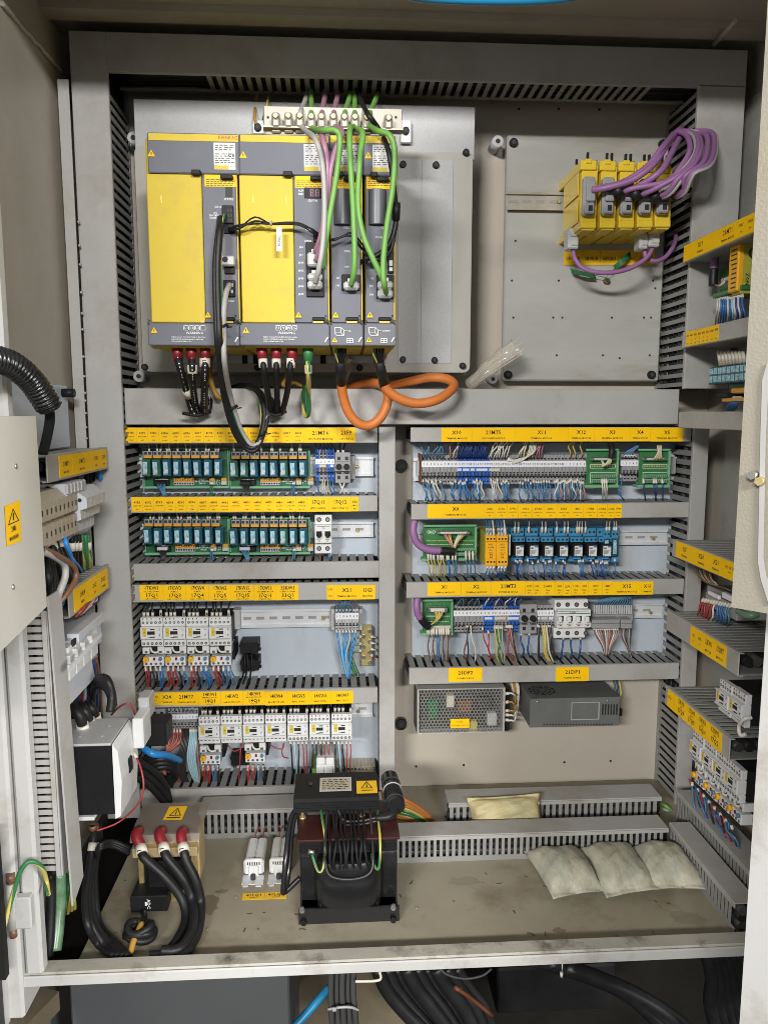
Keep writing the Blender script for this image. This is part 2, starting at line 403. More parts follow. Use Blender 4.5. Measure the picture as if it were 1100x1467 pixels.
# oil stains and crumbs on the floor pan, thin dried patches
def patch(px, py, rx, ry, m, seed):
    r = random.Random(seed); c = WZ(px, py, ZF+0.0004); vs = []
    n = 18
    for i in range(n):
        k = r.uniform(.7, 1.1); vs.append(c+Vector((rx*k*math.cos(2*math.pi*i/n), ry*k*math.sin(2*math.pi*i/n), 0)))
    return MB().add(vs, [tuple(range(n))])
mat('oil_stain', (0.13, 0.075, 0.022), 0.3, var=0.3, scale=30, alpha=0.3)
mat('glue_patch', (0.30, 0.28, 0.21), 0.4, var=0.2, scale=30, alpha=0.22)
for (px, py, rx, ry, m, sd) in ((300, 1296, .016, .030, 'oil_stain', 1), (800, 1333, .011, .007, 'oil_stain', 2), (665, 1262, .03, .014, 'glue_patch', 3), (985, 1315, .03, .02, 'glue_patch', 4), (318, 1277, .012, .006, 'oil_stain', 5)):
    tag(part('floor_stain', patch(px, py, rx, ry, m, sd), m, cab))
r = random.Random(3); mb = MB()
for i in range(24):
    px = r.uniform(330, 960); py = r.uniform(1250, 1345); p = WZ(px, py, ZF+0.0008); a = r.uniform(0, 3.1); l = r.uniform(.001, .006)
    d = Vector((math.cos(a)*l, math.sin(a)*l, 0)); mb.tube([p-d, p+Vector((d.y, -d.x, 0))*.3, p+d], r.uniform(.0003, .0007), 4, 0, 3)
tag(solo('floor_debris', mb, 'dark_grey', 'small dark crumbs and swarf lying on the cabinet floor', 'debris'), kind='stuff')

# mounting plates on the back panel
def plate(name, x0, y0, x1, y1, yf, th, m, label, ch=.0015):
    mx, my = (x0+x1)/2, (y0+y1)/2
    mb = MB().box(W(x0, my, yf).x, W(x1, my, yf).x, yf, yf+th, W(mx, y1, yf).z, W(mx, y0, yf).z, ch)
    return solo(name, mb, m, label, 'mounting plate')
plate('mounting_plate', 181, 633, 542, 1128, -0.012, 0.006, 'zinc_plate', 'pale blue zinc plate behind the relay and contactor rows at lower left')
plate('mounting_plate', 590, 634, 986, 960, -0.012, 0.006, 'zinc_plate', 'pale blue zinc plate behind the terminal rows at lower right')
pl = plate('mounting_plate', 723, 195, 951, 546, -0.034, 0.02, 'zinc_dark', 'dull grey steel plate carrying the yellow modules at upper right', .003)
def standoff(px, py, y0, y1, r, label):
    p = W(px, py, y1); t = thing('standoff', label, 'standoff', 'grey standoffs on the back panel', loc=p)
    part('sleeve_body', MB().cyl((p.x, y0, p.z), p, r, n=18), 'light_grey', t)
    part('bolt', MB().cyl(p+Vector((0, -.0004, 0)), p+Vector((0, -.0008, 0)), r*.42, n=12), 'ink', t)
standoff(191, 197, 0, -0.045, .0105, 'round grey standoff above left of the yellow drives')
standoff(199, 539, 0, -0.045, .0105, 'round grey standoff below left of the yellow drives')
standoff(713, 202, 0, -0.045, .0105, 'round grey standoff beside the top corner of the dull steel plate')
standoff(706, 543, 0, -0.03, .009, 'round grey standoff behind the rolled clear film')
def bolts(pts, y, r, owner, m='black'):
    for (px, py) in pts:
        p = W(px, py, y); mb = MB().cyl(p, p+Vector((0, -.006, 0)), r, r*.92, 14).cyl(p+Vector((0, -.006, 0)), p+Vector((0, -.0063, 0)), r*.5, n=6, m=1)
        part('bolt', mb, [m, 'dark_grey'], owner)
bolts(((735, 205), (948, 207), (727, 537), (932, 537)), -0.034, .0085, pl)
mb = MB()
for (px, py) in ((738, 345), (733, 402), (735, 455), (810, 345), (880, 346), (800, 402), (805, 455), (792, 455), (876, 455), (922, 455), (932, 455), (935, 402), (938, 413), (797, 509), (863, 509), (887, 513), (930, 509)):
    p = W(px, py, -0.0342); mb.cyl(p, p+Vector((0, -.0004, 0)), .0021, n=10)
part('drilled_hole', mb, 'ink', pl)
for (px, py, lab) in ((575, 667, 'round black grommet beside the top terminal row'), (574, 1035, 'round black grommet beside the perforated power supply')):
    p = W(px, py, -0.002); t = thing('grommet', lab, 'grommet', 'black grommets on the back panel', loc=p)
    part('ring', MB().cyl(p, p+Vector((0, -.014, 0)), .0135, .0115, 20), 'black_gloss', t)
    part('core', MB().cyl(p+Vector((0, -.0142, 0)), p+Vector((0, -.0146, 0)), .0055, n=14), 'dark_grey', t)
p = WX(84, 585, XL+0.002); pd = thing('mounting_plate', 'grey blue plate on the left side wall behind the corrugated hose', 'mounting plate', loc=p)
a, b = WX(8, 556, XL+0.012), WX(97, 553, XL+0.012); zz = WX(95, 625, XL+.012).z
part('plate_body', MB().box(XL+.004, XL+.012, -0.47, b.y, zz-0.02, b.z, .002), 'zinc_plate', pd)
p = WX(90, 563, XL+.012); part('bolt', MB().cyl(p, p+Vector((.020, 0, 0)), .0075, n=14).cyl(p+Vector((.020, 0, 0)), p+Vector((.0203, 0, 0)), .0035, n=6, m=1), ['black', 'dark_grey'], pd)
plate_r = solo('mounting_plate', MB().box(XR-.012, XR-.006, -0.50, -0.10, 0.75, 2.07, .002), 'zinc_dark', 'tall grey plate on the right side wall behind the side ducts', 'mounting plate')

# ================================================================== cable ducts
def lettering(lines, x, zc, w, h, y, sz=1.0):
    """lines = (text, fraction of the tag height from its top, letter height as a fraction)"""
    mb = MB()
    for (t, fy, fh) in lines:
        if not t: continue
        vs, fs, tw = glyphs(t); hh = h*fh; sx = min(1.0, (0.60 if fh >= .2 else .74)*w/(tw*hh/0.70))
        mb.text(t, x, zc+h/2-h*fy, hh, y, 0, 'C', sx)
    return mb
def duct(label, L, D, H, origin, rot=None, pitch=.0175, slot=.0055, sides=('top',), tags=(), cover='duct_grey', rim=.006, group='slotted grey cable ducts', cname='cover', fm='duct_inner', coverx=(0, 0), lead=0.0, seed=0):
    """local frame: x along the duct, -y out of the wall, z across; tags = (x0, x1, z0, z1, lines)"""
    t = thing('cable_duct', label, 'cable duct', group, loc=origin)
    if rot is not None: t.rotation_euler = rot.to_euler()
    cv = MB().box(coverx[0], L-coverx[1], -D-.0025, -D, 0, H, .0012).box(coverx[0], L-coverx[1], -D, -D+rim, H-.0018, H-.0003).box(coverx[0], L-coverx[1], -D, -D+rim, .0003, .0018)
    cvo = part(cname, cv.mesh('cover', cover), None, t)
    bk = MB().box(0, L, -.0025, 0, .002, H-.002)
    for s in ('top', 'bottom'):
        z0, z1 = (H-.0035, H-.002) if s == 'top' else (.002, .0035)
        if s in sides:
            bk.box(0, L, -.010, -.0026, z0, z1)
            n = int((L-2*lead)/pitch); f = MB().box(0, pitch-slot, -D+.0012, -.0102, z0, z1, .0).mesh('finger', fm)
            for i in range(n):
                o = part('finger', f, None, t); o.location = (lead+i*pitch+slot*.5, 0, 0)
        else:
            bk.box(0, L, -D+.0003, -.0026, z0, z1)
    part('trough', bk.mesh('trough', fm), None, t)
    fr = random.Random(int(L*9173+D*100)); nt_ = max(3, int((D-.02)/.0150)); wf = MB(); dz = .0145 if H > .03 else H*.5; wr = min(.0086, H*.28)
    for i in range(nt_):
        y_ = -D+.012+i*(D-.026)/(nt_-1); zz_ = (H-dz) if 'top' in sides else dz
        wf.tube([(L*k/9, y_+fr.uniform(-.002, .002), zz_+fr.uniform(-.002, .001)) for k in range(10)], wr, 6, fr.choice((0, 0, 0, 1, 1, 2, 3)), 2)
    part('packed_wires', wf.mesh('packed_wires', ['black', 'dark_wire', 'black', 'dark_grey']), None, t, kind='stuff')  # black and dark grey put the shade inside the duct into the wire colours
    for (x0, x1, z0, z1, lines) in tags:
        jt = RND.uniform(-.0004, .0004); z0 += jt; z1 += jt
        g = part('label_tag', MB().box(x0+.0002, x1-.0002, -D-.0033, -D-.0026, z0, z1).mesh('label_tag', 'tag_yellow'), None, t)
        if lines: part('lettering', lettering(lines, (x0+x1)/2, (z0+z1)/2, x1-x0, z1-z0, -D-.0035).mesh('lettering', 'ink'), None, g)
    return t
def row_duct(label, px0, px1, py0, py1, D=.10, tags=(), ty=None, **k):
    mx, my = (px0+px1)/2, (py0+py1)/2; yf = -D-.0025
    x0, x1 = W(px0, my, yf).x, W(px1, my, yf).x; z0, z1 = W(mx, py1, yf).z, W(mx, py0, yf).z
    tg = []
    ty = ty or (py0+1, py1-1)
    for (a, b, lines) in tags:
        pm = (a+b)/2
        tg.append((W(a, my, yf).x-x0, W(b, my, yf).x-x0, max(.0004, W(pm, ty[1], yf).z-z0), min(z1-z0-.0004, W(pm, ty[0], yf).z-z0), lines))
    return duct(label, x1-x0, D, z1-z0, (x0, 0, z0), None, tags=tg, **k)
def small(names, x0, x1, sub):
    w = (x1-x0)/len(names); out = []
    for i, n in enumerate(names):
        s = sub[i % len(sub)]
        out.append((x0+i*w, x0+(i+1)*w, [(n, .36, .15)]+[(q, .60+.24*j, .075) for j, q in enumerate(s)]))
    return out
def two(n, s): return [(n, .34, .27), (s, .76, .12)]
# --- left rows
row_duct('grey duct with the yellow 42R1 to 42K8 strip, topmost of the left rows', 178, 541, 612, 635, tags=
    small(['42R1', '42P2', '42R3', '42R4', '42R5', '42R6', '42R7', '42P8', '42K1', '42K2', '42K3', '42K4', '42K5', '42K6', '42K7', '42K8'], 180.5, 435, [['SPINDLE', 'START'], ['MAGAZINE', 'RET'], ['COOL', 'ON'], ['SAFETY', 'DOOR'], ['PUMP', 'ON'], ['CHUCK', 'OPEN']])
    +[(435, 483, two('21MT6', '24V POWER MODULE')), (483, 509, two('21F9', '1.6A_PWR_24'))], ty=(612.6, 634))
row_duct('grey duct with the yellow 43R1 to 17Q12 strip, between the two rows of relay boards', 180, 541, 711, 734, tags=
    small(['43R1', '43P2', '43R3', '43K4', '43R5', '43R6', '43R7', '43R8', '44R1', '44R2', '44R3', '44R4', '44R5', '44R6', '44R7', '44R8'], 189, 440, [['ALARM LAMP', 'RED'], ['ALARM LAMP', 'YELLOW'], ['ALARM LAMP', ''], ['COOL', 'PUMP'], ['SPINDLE', 'BRAKE'], ['OIL', 'PUMP'], ['MAGNET', 'SAFETY']])
    +[(440, 471, two('17Q11', 'BATH CHAIN BEL')), (471, 503, two('17Q12', 'CHAIN FILTER MOTOR')), (503, 514, [('33K3', .34, .16), ('MAG', .6, .1), ('RET', .82, .1)])])
row_duct('plain grey duct without tags below the lower pair of relay boards', 183, 543, 806, 830)
K = [('17KW1', 'OIL CHILLER MO', '17Q1', 'OVERLOAD RELAY'), ('17KW3', 'PUMP A', '17Q3', 'PUMP A OVERLOAD'), ('17KW4', 'PUMP B', '17Q4', 'PUMP B OVERLOAD'), ('17KW5', 'PUMP C', '17Q5', 'PUMP C OVERLOAD'), ('17KW15', 'BATH CLEAN PUMP', '17Q15', 'OVERLOAD RELAY'), ('17KW16', 'OIL SKIMMER MOTOR', '17Q16', 'OVERLOAD RELAY'), ('33KW1', 'OIL MIST FILTER MO', '33Q1', 'OVERLOAD RELAY')]
E4 = lambda q: [(q[0], .19, .25), (q[1], .43, .09), (q[2], .67, .25), (q[3], .91, .07)]
ks = [200.5, 234, 266.5, 299.5, 331.5, 364, 396, 428]
row_duct('grey duct with the yellow 17KW1 to 33KW1 tags above the four contactors', 183, 543, 836, 861, tags=
    [(ks[i], ks[i+1], E4(K[i])) for i in range(7)]+[(468, 478, [('21K3', .3, .14), ('TERM', .75, .08)]), (478, 515, two('X21', 'TERMINAL MODULE')), (515, 537.5, two('15G3', 'GROUND'))], ty=(838, 860), slot=.006)
row_duct('grey duct with the yellow 14KW1 to 14KW7 tags, slightly tilted', 187, 541, 989, 1011, slot=.0065, pitch=.0185, tags=
    [(203, 217, [('21FX', .35, .15), ('CONVEYOR', .62, .07), ('TYPE_32', .88, .07)]), (217, 229, [('21FX', .35, .15), ('COIL', .62, .07), ('TYPE_30', .88, .07)]), (229, 250, two('X24', 'TERMINAL')), (250, 284.5, two('21MT7', 'TERMINAL MODULE')), (284.5, 316.5, E4(('14KW1', 'ARM MOTOR CW', '14Q1', 'OVERLOAD')))]
    +[(316.5, 348, two('14KW2', 'ARM MOTOR CCW')), (348, 380, E4(('14KW3', 'MAG. MOTOR CW', '14Q3', 'OVERLOAD'))), (380, 411.5, two('14KW4', 'MAG. MOTOR CCW')), (411.5, 443.5, two('14KW5', 'MAG. SUPIN')), (443.5, 474.5, two('14KW6', 'MAG. SUPIN')), (474.5, 506, two('14KW7', 'MAG. SLIDE'))], ty=(990, 1010))
row_duct('plain grey duct at the bottom of the left rows, half behind the transformer', 189, 541, 1128, 1151, slot=.0065, pitch=.0185)
# --- right rows
row_duct('grey duct with the yellow X10 to X5 strip, topmost of the right rows', 588, 990, 612, 633, tags=
    [(632, 675.5, two('X10', 'TERMINAL MODULE')), (675.5, 737, two('21MT5', '24V POWER MODULE')), (737, 813, two('X11', 'TERMINAL MODULE')), (813, 851, two('X12', 'TERMINAL MODULE')), (851, 901.5, two('X3', 'TERMINAL MODULE')), (901.5, 931, two('X4', 'TERMINAL MODULE')), (931, 978, two('X5', 'TERMINAL MODULE'))], ty=(612.5, 632.5))
nm = ['21K1', '21K2', '17FR1', '17K1', '17FR2', '17K2', '17KA', '14K7', '11FR8', '12FR5', '21FR4', '17FR4']
ex = [692.5, 709.5, 726, 742, 762, 778.5, 797, 817, 835, 855, 869, 879.5, 890]
row_duct('grey duct with the wrinkled yellow X0 strip, above the pale blue relay sockets', 589, 986, 721, 743, tags=
    [(612, 692.5, two('X0', 'TERMINAL MODULE'))]+[(ex[i], ex[i+1], [(nm[i], .34, .14), ('CONTACTOR', .6, .08), ('ON', .82, .08)]) for i in range(12)], ty=(722, 742), seed=3)
nm = ['12FR', '13FR', '21MT4', '11FR', '12FR', '11FR', '12FR', '13FX', '14MT']
ex = [752, 763, 772.5, 794.5, 806, 818, 830, 842, 862, 876]
row_duct('grey duct with the yellow X1 to X16 strip above the lowest terminal row', 582, 979, 832, 854, slot=.0062, tags=
    [(612, 660, two('X1', 'TERMINAL MODULE')), (660, 703.5, two('X2', 'TERMINAL MODULE')), (703.5, 752, two('21MT3', 'POWER MODULE'))]+[(ex[i], ex[i+1], [(nm[i], .34, .14), ('TERM', .62, .08), ('24V', .82, .08)]) for i in range(9)]
    +[(876, 918, two('X15', 'TERMINAL MODULE')), (918, 935, two('X16', 'TERMINAL'))], ty=(833, 853))
row_duct('grey duct with two yellow POWER SUPPLY tags, lowest of the right rows', 586, 972, 954, 977, slot=.0062, tags=
    [(642.5, 690.5, two('21DP2', 'POWER SUPPLY')), (795.5, 843, two('21DP1', 'POWER SUPPLY'))], ty=(955.5, 976))
# --- wide ducts around the upper compartment
row_duct('wide plain grey duct across the middle below the yellow drives', 179, 972, 557, 608, D=.12, slot=.0055, pitch=.016)
x0, x1 = W(153, 80, -.1395).x, W(1070, 90, -.1395).x; z0, z1 = W(600, 114, -.1395).z, W(600, 58, -.1395).z
duct('wide shaded grey duct across the top of the cabinet', x1-x0, .082, z1-z0, (x0, -.055, z0), None, sides=('bottom',), pitch=.017, slot=.0085, lead=.16)
RY = lambda d: Matrix.Rotation(math.radians(d), 3, 'Y'); RZ = lambda d: Matrix.Rotation(math.radians(d), 3, 'Z'); RX = lambda d: Matrix.Rotation(math.radians(d), 3, 'X')
xl = W(128, 640, -.1395).x; xr = W(153, 75, -.1395).x+.0005; zt = W(120, 44, -.1395).z
duct('tall grey duct running up the left edge of the back panel', 1.42, .137, xr-xl, (xl, 0, zt), RY(90), pitch=.0162, slot=.0075, lead=.09, sides=('top',))
xc0, xc1 = W(543, 850, -.1025).x, W(566, 850, -.1025).x
def vduct(label, x0, x1, z0, z1, D, side, **k):
    if side == 'R': return duct(label, z1-z0, D, x1-x0, (x0, 0, z1), RY(90), sides=('top',), **k)
    return duct(label, z1-z0, D, x1-x0, (x1, 0, z0), RY(-90), sides=('top',), **k)
vduct('narrow grey duct standing between the left and right rows', xc0, xc1, W(550, 1140, -.10).z, W(550, 609.5, -.1225).z, .10, 'L', pitch=.0165, slot=.007)
xa, xb = W(1000, 130, -.1395).x, W(1070, 90, -.1395).x
vduct('tall wide grey duct at the right of the upper compartment', xa, xb, W(975, 557, -.13).z, W(1000, 118, -.1395).z-.003, .137, 'L', pitch=.0172, slot=.0095)
xa, xb = W(987, 745, -.11).x, W(1009, 745, -.11).x
vduct('grey duct at the right end of the terminal rows', xa, xb, W(985, 985, -.11).z, W(985, 612, -.11).z, .108, 'L', pitch=.0185, slot=.008)
xa, xb = W(969, 1100, -.11).x, W(991, 1100, -.11).x
vduct('short grey duct at the lower right above the floor ducts', xa, xb, W(970, 1172, -.11).z, W(970, 990, -.11).z, .108, 'L', pitch=.0165, slot=.007)
# --- ducts on the floor
def floor_duct(label, xa, xb, y, zt, depth, **k):
    return duct(label, xb-xa, zt-ZF, depth, (xa, y, ZF+.0003), RX(-90), sides=('bottom',), **k)
yfd = WZ(390, 1200, ZF).y
for lab_, a_, b_ in (('grey slotted duct on the floor between the two transformers', 285, 548), ('grey slotted duct on the floor along the back panel behind the brown bag', 642, 946)): floor_duct(lab_, W(a_, 1178, yfd).x, W(b_, 1178, yfd).x, yfd, W(350, 1162, yfd).z, .055, pitch=.0125, slot=.0055)
yf2 = WZ(600, 1237, ZF).y
xe = W(957, 1200, yf2).x
floor_duct('grey slotted duct on the floor in front of the rear floor duct', W(565, 1215, yf2).x, xe, yf2, W(700, 1197, yf2).z, .048, pitch=.0112, slot=.0055)
zt2 = W(700, 1197, yf2).z
xs = W(962, 1230, yf2).x
duct('grey slotted duct on the floor along the right, running towards the front', 0.235, zt2-ZF, .040, (xs+.0, yf2+.02, ZF+.0003), RZ(-90) @ RX(-90), sides=('bottom',), pitch=.0112, slot=.0045)
duct('plain grey floor duct beside the slotted one at the right', 0.30, zt2-ZF+.02, .05, (xs+.048, yf2+.10, ZF+.0003), RZ(-90) @ RX(-90), sides=('bottom',), pitch=.0112, slot=.0045)

# --- ducts on the side walls (left wall: local x runs to the back; right wall: local x runs to the front)
def side_tags(x0, x1, z0, z1, items):
    w = (x1-x0); out = []; a = 0
    for f, lines in items: out.append((x0+w*a, x0+w*f, z0, z1, lines)); a = f
    return out
XC = -0.413
def left_duct(label, pxn, pyt, pxf, pyt2, pyb2, items, t0, t1, **k):
    n = WX(pxn, pyt, XC); f = WX(pxf, pyt2, XC); fb = WX(pxf, pyb2, XC); H = f.z-fb.z; L = f.y-n.y
    return duct(label, L, XC-XL-.0025, H, (XL, n.y, fb.z), RZ(90), tags=side_tags(L*t0, L*t1, H*.1, H*.93, items), cover='duct_grey', group='cable ducts on the left side wall', **k)
left_duct('grey duct with a four part yellow strip, upper one on the left side wall', 67, 652, 154, 640, 672, [(.24, [('21MT1', .4, .2), ('MAIN UNIT', .78, .1)]), (.62, [('21MT2', .4, .2), ('MAIN UNIT', .78, .1)]), (.86, [('21F1', .4, .2), ('PWR', .78, .1)]), (1, [('21F2', .4, .2), ('PWR', .78, .1)])], .16, .97)
left_duct('grey duct with a torn yellow strip, lower one on the left side wall', 99, 862, 157, 808, 843, [(.45, [('21KM', .4, .2), ('MAIN', .75, .12)]), (.7, [('21Q', .4, .2), ('ON', .75, .12)]), (1, [('21Q2', .4, .2), ('POWER', .75, .12)])], .1, .93)
# vertical duct beside the left frame
zt, zb = WX(80, 862, -0.40).z, WX(85, 1252, -0.40).z
dl = duct('tall slotted grey duct just inside the left front frame', zt-zb, .085, .05, (XL, -0.527, zt), Matrix(((0, -1, 0), (0, 0, 1), (-1, 0, 0))), pitch=.0105, slot=.0033, sides=('bottom',), fm='duct_grey', group='cable ducts on the left side wall')
zb2 = zb-.028
n0 = thing('duct_cover', 'long loose grey cover strip hanging beside the tall slotted duct', 'duct cover', loc=(-.40, -.46, zb2))
mb = MB(); mb.add([(x_+dx_, y_, z_) for dx_ in (0, .0025) for (x_, y_, z_) in ((-.3915, -.529, zt+.02), (-.3915, -.483, zt+.02), (-.382, -.483, zb2), (-.382, -.529, zb2-.016))], [(0, 1, 2, 3), (7, 6, 5, 4), (0, 4, 5, 1), (1, 5, 6, 2), (2, 6, 7, 3), (3, 7, 4, 0)])
part('strip', mb, 'duct_grey', n0)
XD = 0.622
def right_duct(label, pxf, pyt, pyb, pxn, XD, items, t0, t1, depth=None, ext=.0, **k):
    f = WX(pxf, pyt, XD); fb = WX(pxf, pyb, XD); n = WX(pxn, (pyt+pyb)/2, XD); H = f.z-fb.z; L = f.y-n.y+ext
    D = XR-.012-XD-.0025 if depth is None else depth
    return duct(label, L, D, H, (XD+.0025+D, f.y, fb.z), RZ(-90), tags=side_tags((L-ext)*t0, (L-ext)*t1, H*.06, H*.96, items), group='cable ducts on the right side wall', **k)
right_duct('grey duct with a full yellow strip, uppermost on the right side wall', 979, 352, 377, 1079, .632, [(.54, two('X19', 'TERMINAL')), (.78, two('21MT1', 'TERMINAL MODULE')), (.89, [('11K7', .35, .16), ('ON', .7, .1)]), (1, [('11K8', .35, .16), ('ON', .7, .1)])], 0.01, .995, ext=.09)
right_duct('grey duct with a short yellow strip of eight small tags on the right side wall', 977, 476, 499, 1063, .632, [(i/8, [('4%dR%d' % (5, i), .3, .14), (str(i), .6, .1), ('ON', .85, .1)]) for i in range(1, 9)], .08, .64, ext=.12)
right_duct('plain grey duct on the right side wall at the end of the middle duct', 972, 590, 613, 1063, .626, [], 0, 1, ext=.12)
right_duct('grey duct with a yellow X7 strip on the right side wall', 963, 772, 797, 1058, .626, [(.33, two('X7', 'TERMINAL')), (.58, two('X20', 'TERMINAL')), (.8, two('X21', 'TERMINAL')), (1, [('11K 11K 11K', .35, .16), ('A A A', .6, .1)])], .07, 1.0, ext=.12)
right_duct('grey duct with a short yellow 17KW strip on the right side wall', 955, 874, 903, 1061, .617, [(.18, [('11K', .4, .14), ('A', .7, .1)]), (.38, [('11K', .4, .14), ('A', .7, .1)]), (.68, two('17KW6', 'MOTOR')), (1, two('17KW7', 'MOTOR'))], .38, .86, pitch=.0155, slot=.006)
right_duct('grey duct with five yellow tags, lowest on the right side wall', 953, 982, 1010, 1049, .617, [(.09, [('17Q', .4, .16)]), (.18, None), (.38, E4(('17KW8', 'FAN', '17Q8', 'A'))), (.58, E4(('17KW9', 'FAN', '17Q9', 'A'))), (.78, E4(('17KW10', 'FAN', '17Q10', 'A'))), (1, E4(('17KW2', 'FAN', '17Q2', 'A')))], .05, .90, pitch=.0155, slot=.006)
# ================================================================== DIN rails
def din_rail(label, px0, px1, py0, py1, y, slots=True, m='rail_metal', screw=None):
    my = (py0+py1)/2; x0, x1 = W(px0, my, y).x, W(px1, my, y).x; z0, z1 = W((px0+px1)/2, py1, y).z, W((px0+px1)/2, py0, y).z; h = z1-z0
    t = thing('din_rail', label, 'rail', 'mounting rails for the row devices', loc=((x0+x1)/2, y, z0))
    mb = MB().box(x0, x1, y, y+.0012, z1-h*.14, z1).box(x0, x1, y, y+.0012, z0, z0+h*.14).box(x0, x1, y+.0055, y+.0067, z0+h*.13, z1-h*.13)
    mb.box(x0, x1, y+.0012, y+.0055, z1-h*.15, z1-h*.13).box(x0, x1, y+.0012, y+.0055, z0+h*.13, z0+h*.15)
    part('profile', mb, m, t)
    if slots:
        sb = MB(); x = x0+.006
        while x+.018 < x1:
            sb.box(x, x+.016, y+.0049, y+.0054, z0+h*.42, z0+h*.58, .0002); x += .0265
        part('slot', sb, 'grey_plastic', t)
    for sx in (screw or ()):
        p = W(sx, my, y+.005); part('screw', MB().cyl(p, p+Vector((0, -.004, 0)), .0042, .003, 12).box(p.x-.003, p.x+.003, p.y-.0043, p.y-.0039, p.z-.0004, p.z+.0004, m=1), ['brass', 'ink'], t)
    return t
din_rail('bright rail ending right of the round fuse holders in the top relay row', 196, 535, 655, 683, -.026, False, screw=(512,))
din_rail('bright rail behind the two pole breaker in the second relay row', 200, 535, 749, 771, -.026, screw=(512,))
din_rail('bright slotted rail right of the four contactors', 325, 480, 873, 899, -.026, screw=(463,))
din_rail('bright rail end right of the 14KW7 contactor', 270, 534, 1008, 1030, -.026, screw=(513,))
din_rail('rail behind the long X10 terminal strip', 592, 968, 655, 688, -.026)
din_rail('dull slotted rail right of the pale blue relay sockets', 600, 956, 761, 782, -.026, screw=(935,))
din_rail('dull rail right of the grey double terminal plug row', 594, 950, 867, 888, -.026, screw=(931,))
din_rail('bright slotted rail left of the yellow modules on the steel plate', 725, 955, 276, 302, -.046, m='nickel', screw=(800,))

# ================================================================== drive mounting plate
yd = -0.10
dp = thing('drive_plate', 'large galvanized plate with rounded lower dish behind the yellow drives', 'mounting plate', loc=W(440, 530, yd))
def pbox(px0, py0, px1, py1, yf, yb, c=0.0, mb=None, m=0):
    """box whose front face fills a pixel rectangle of the plane yf"""
    mx, my = (px0+px1)/2, (py0+py1)/2
    x0, x1 = W(px0, my, yf).x, W(px1, my, yf).x; z0, z1 = W(mx, py1, yf).z, W(mx, py0, yf).z
    return (mb or MB()).box(x0, x1, yf, yb, z0, z1, c, m)
part('upper_plate', pbox(193, 147, 680, 225, yd+.008, yd+.012, .001), 'galvanized', dp)
q0, q1 = W(197, 214, yd), W(675, 537, yd); x0, x1, z1, z0 = W(199, 370, yd).x, W(675, 370, yd).x, W(440, 214, yd).z, W(440, 533, yd).z
f = .016; rc = .012
def rrect(x0, x1, z0, z1, r, n=4):
    out = []
    for (cx, cz, a0) in ((x1-r, z0+r, -90), (x1-r, z1-r, 0), (x0+r, z1-r, 90), (x0+r, z0+r, 180)):
        for i in range(n+1):
            a = math.radians(a0+90*i/n); out.append((cx+r*math.cos(a), cz+r*math.sin(a)))
    return out
A = rrect(x0, x1, z0, z1, rc); B = rrect(x0-f*.5, x1+f*.2, z0-f*.35, z1+f*.1, rc*1.2); n = len(A)
mb = MB().add([(a, yd, b) for a, b in A]+[(a, yd+.03, b) for a, b in B], [tuple(range(n))]+[(i, (i+1) % n, n+(i+1) % n, n+i) for i in range(n)])
part('dish', mb, 'dish_plate', dp)
for (a, b, top) in ((570.5, 603, 228), (603.6, 647.5, 229)):
    part('cover_strip', pbox(a, top, b, 520, yd-.0015, yd-.0002), 'galvanized', dp)
bolts(((577, 236), (624, 237), (577, 515), (622, 516), (662, 524), (667, 219), (208, 526), (515, 527), (369, 527)), yd-.001, .0062, dp)
mb = pbox(247, 509, 535, 520, yd-.006, yd)
for px in (258, 351, 367, 463): pbox(px-4, 508.5, px+4, 521, yd-.0066, yd-.006, mb=mb, m=1)
part('foot_flange', mb, ['zinc_plate', 'black'], dp)

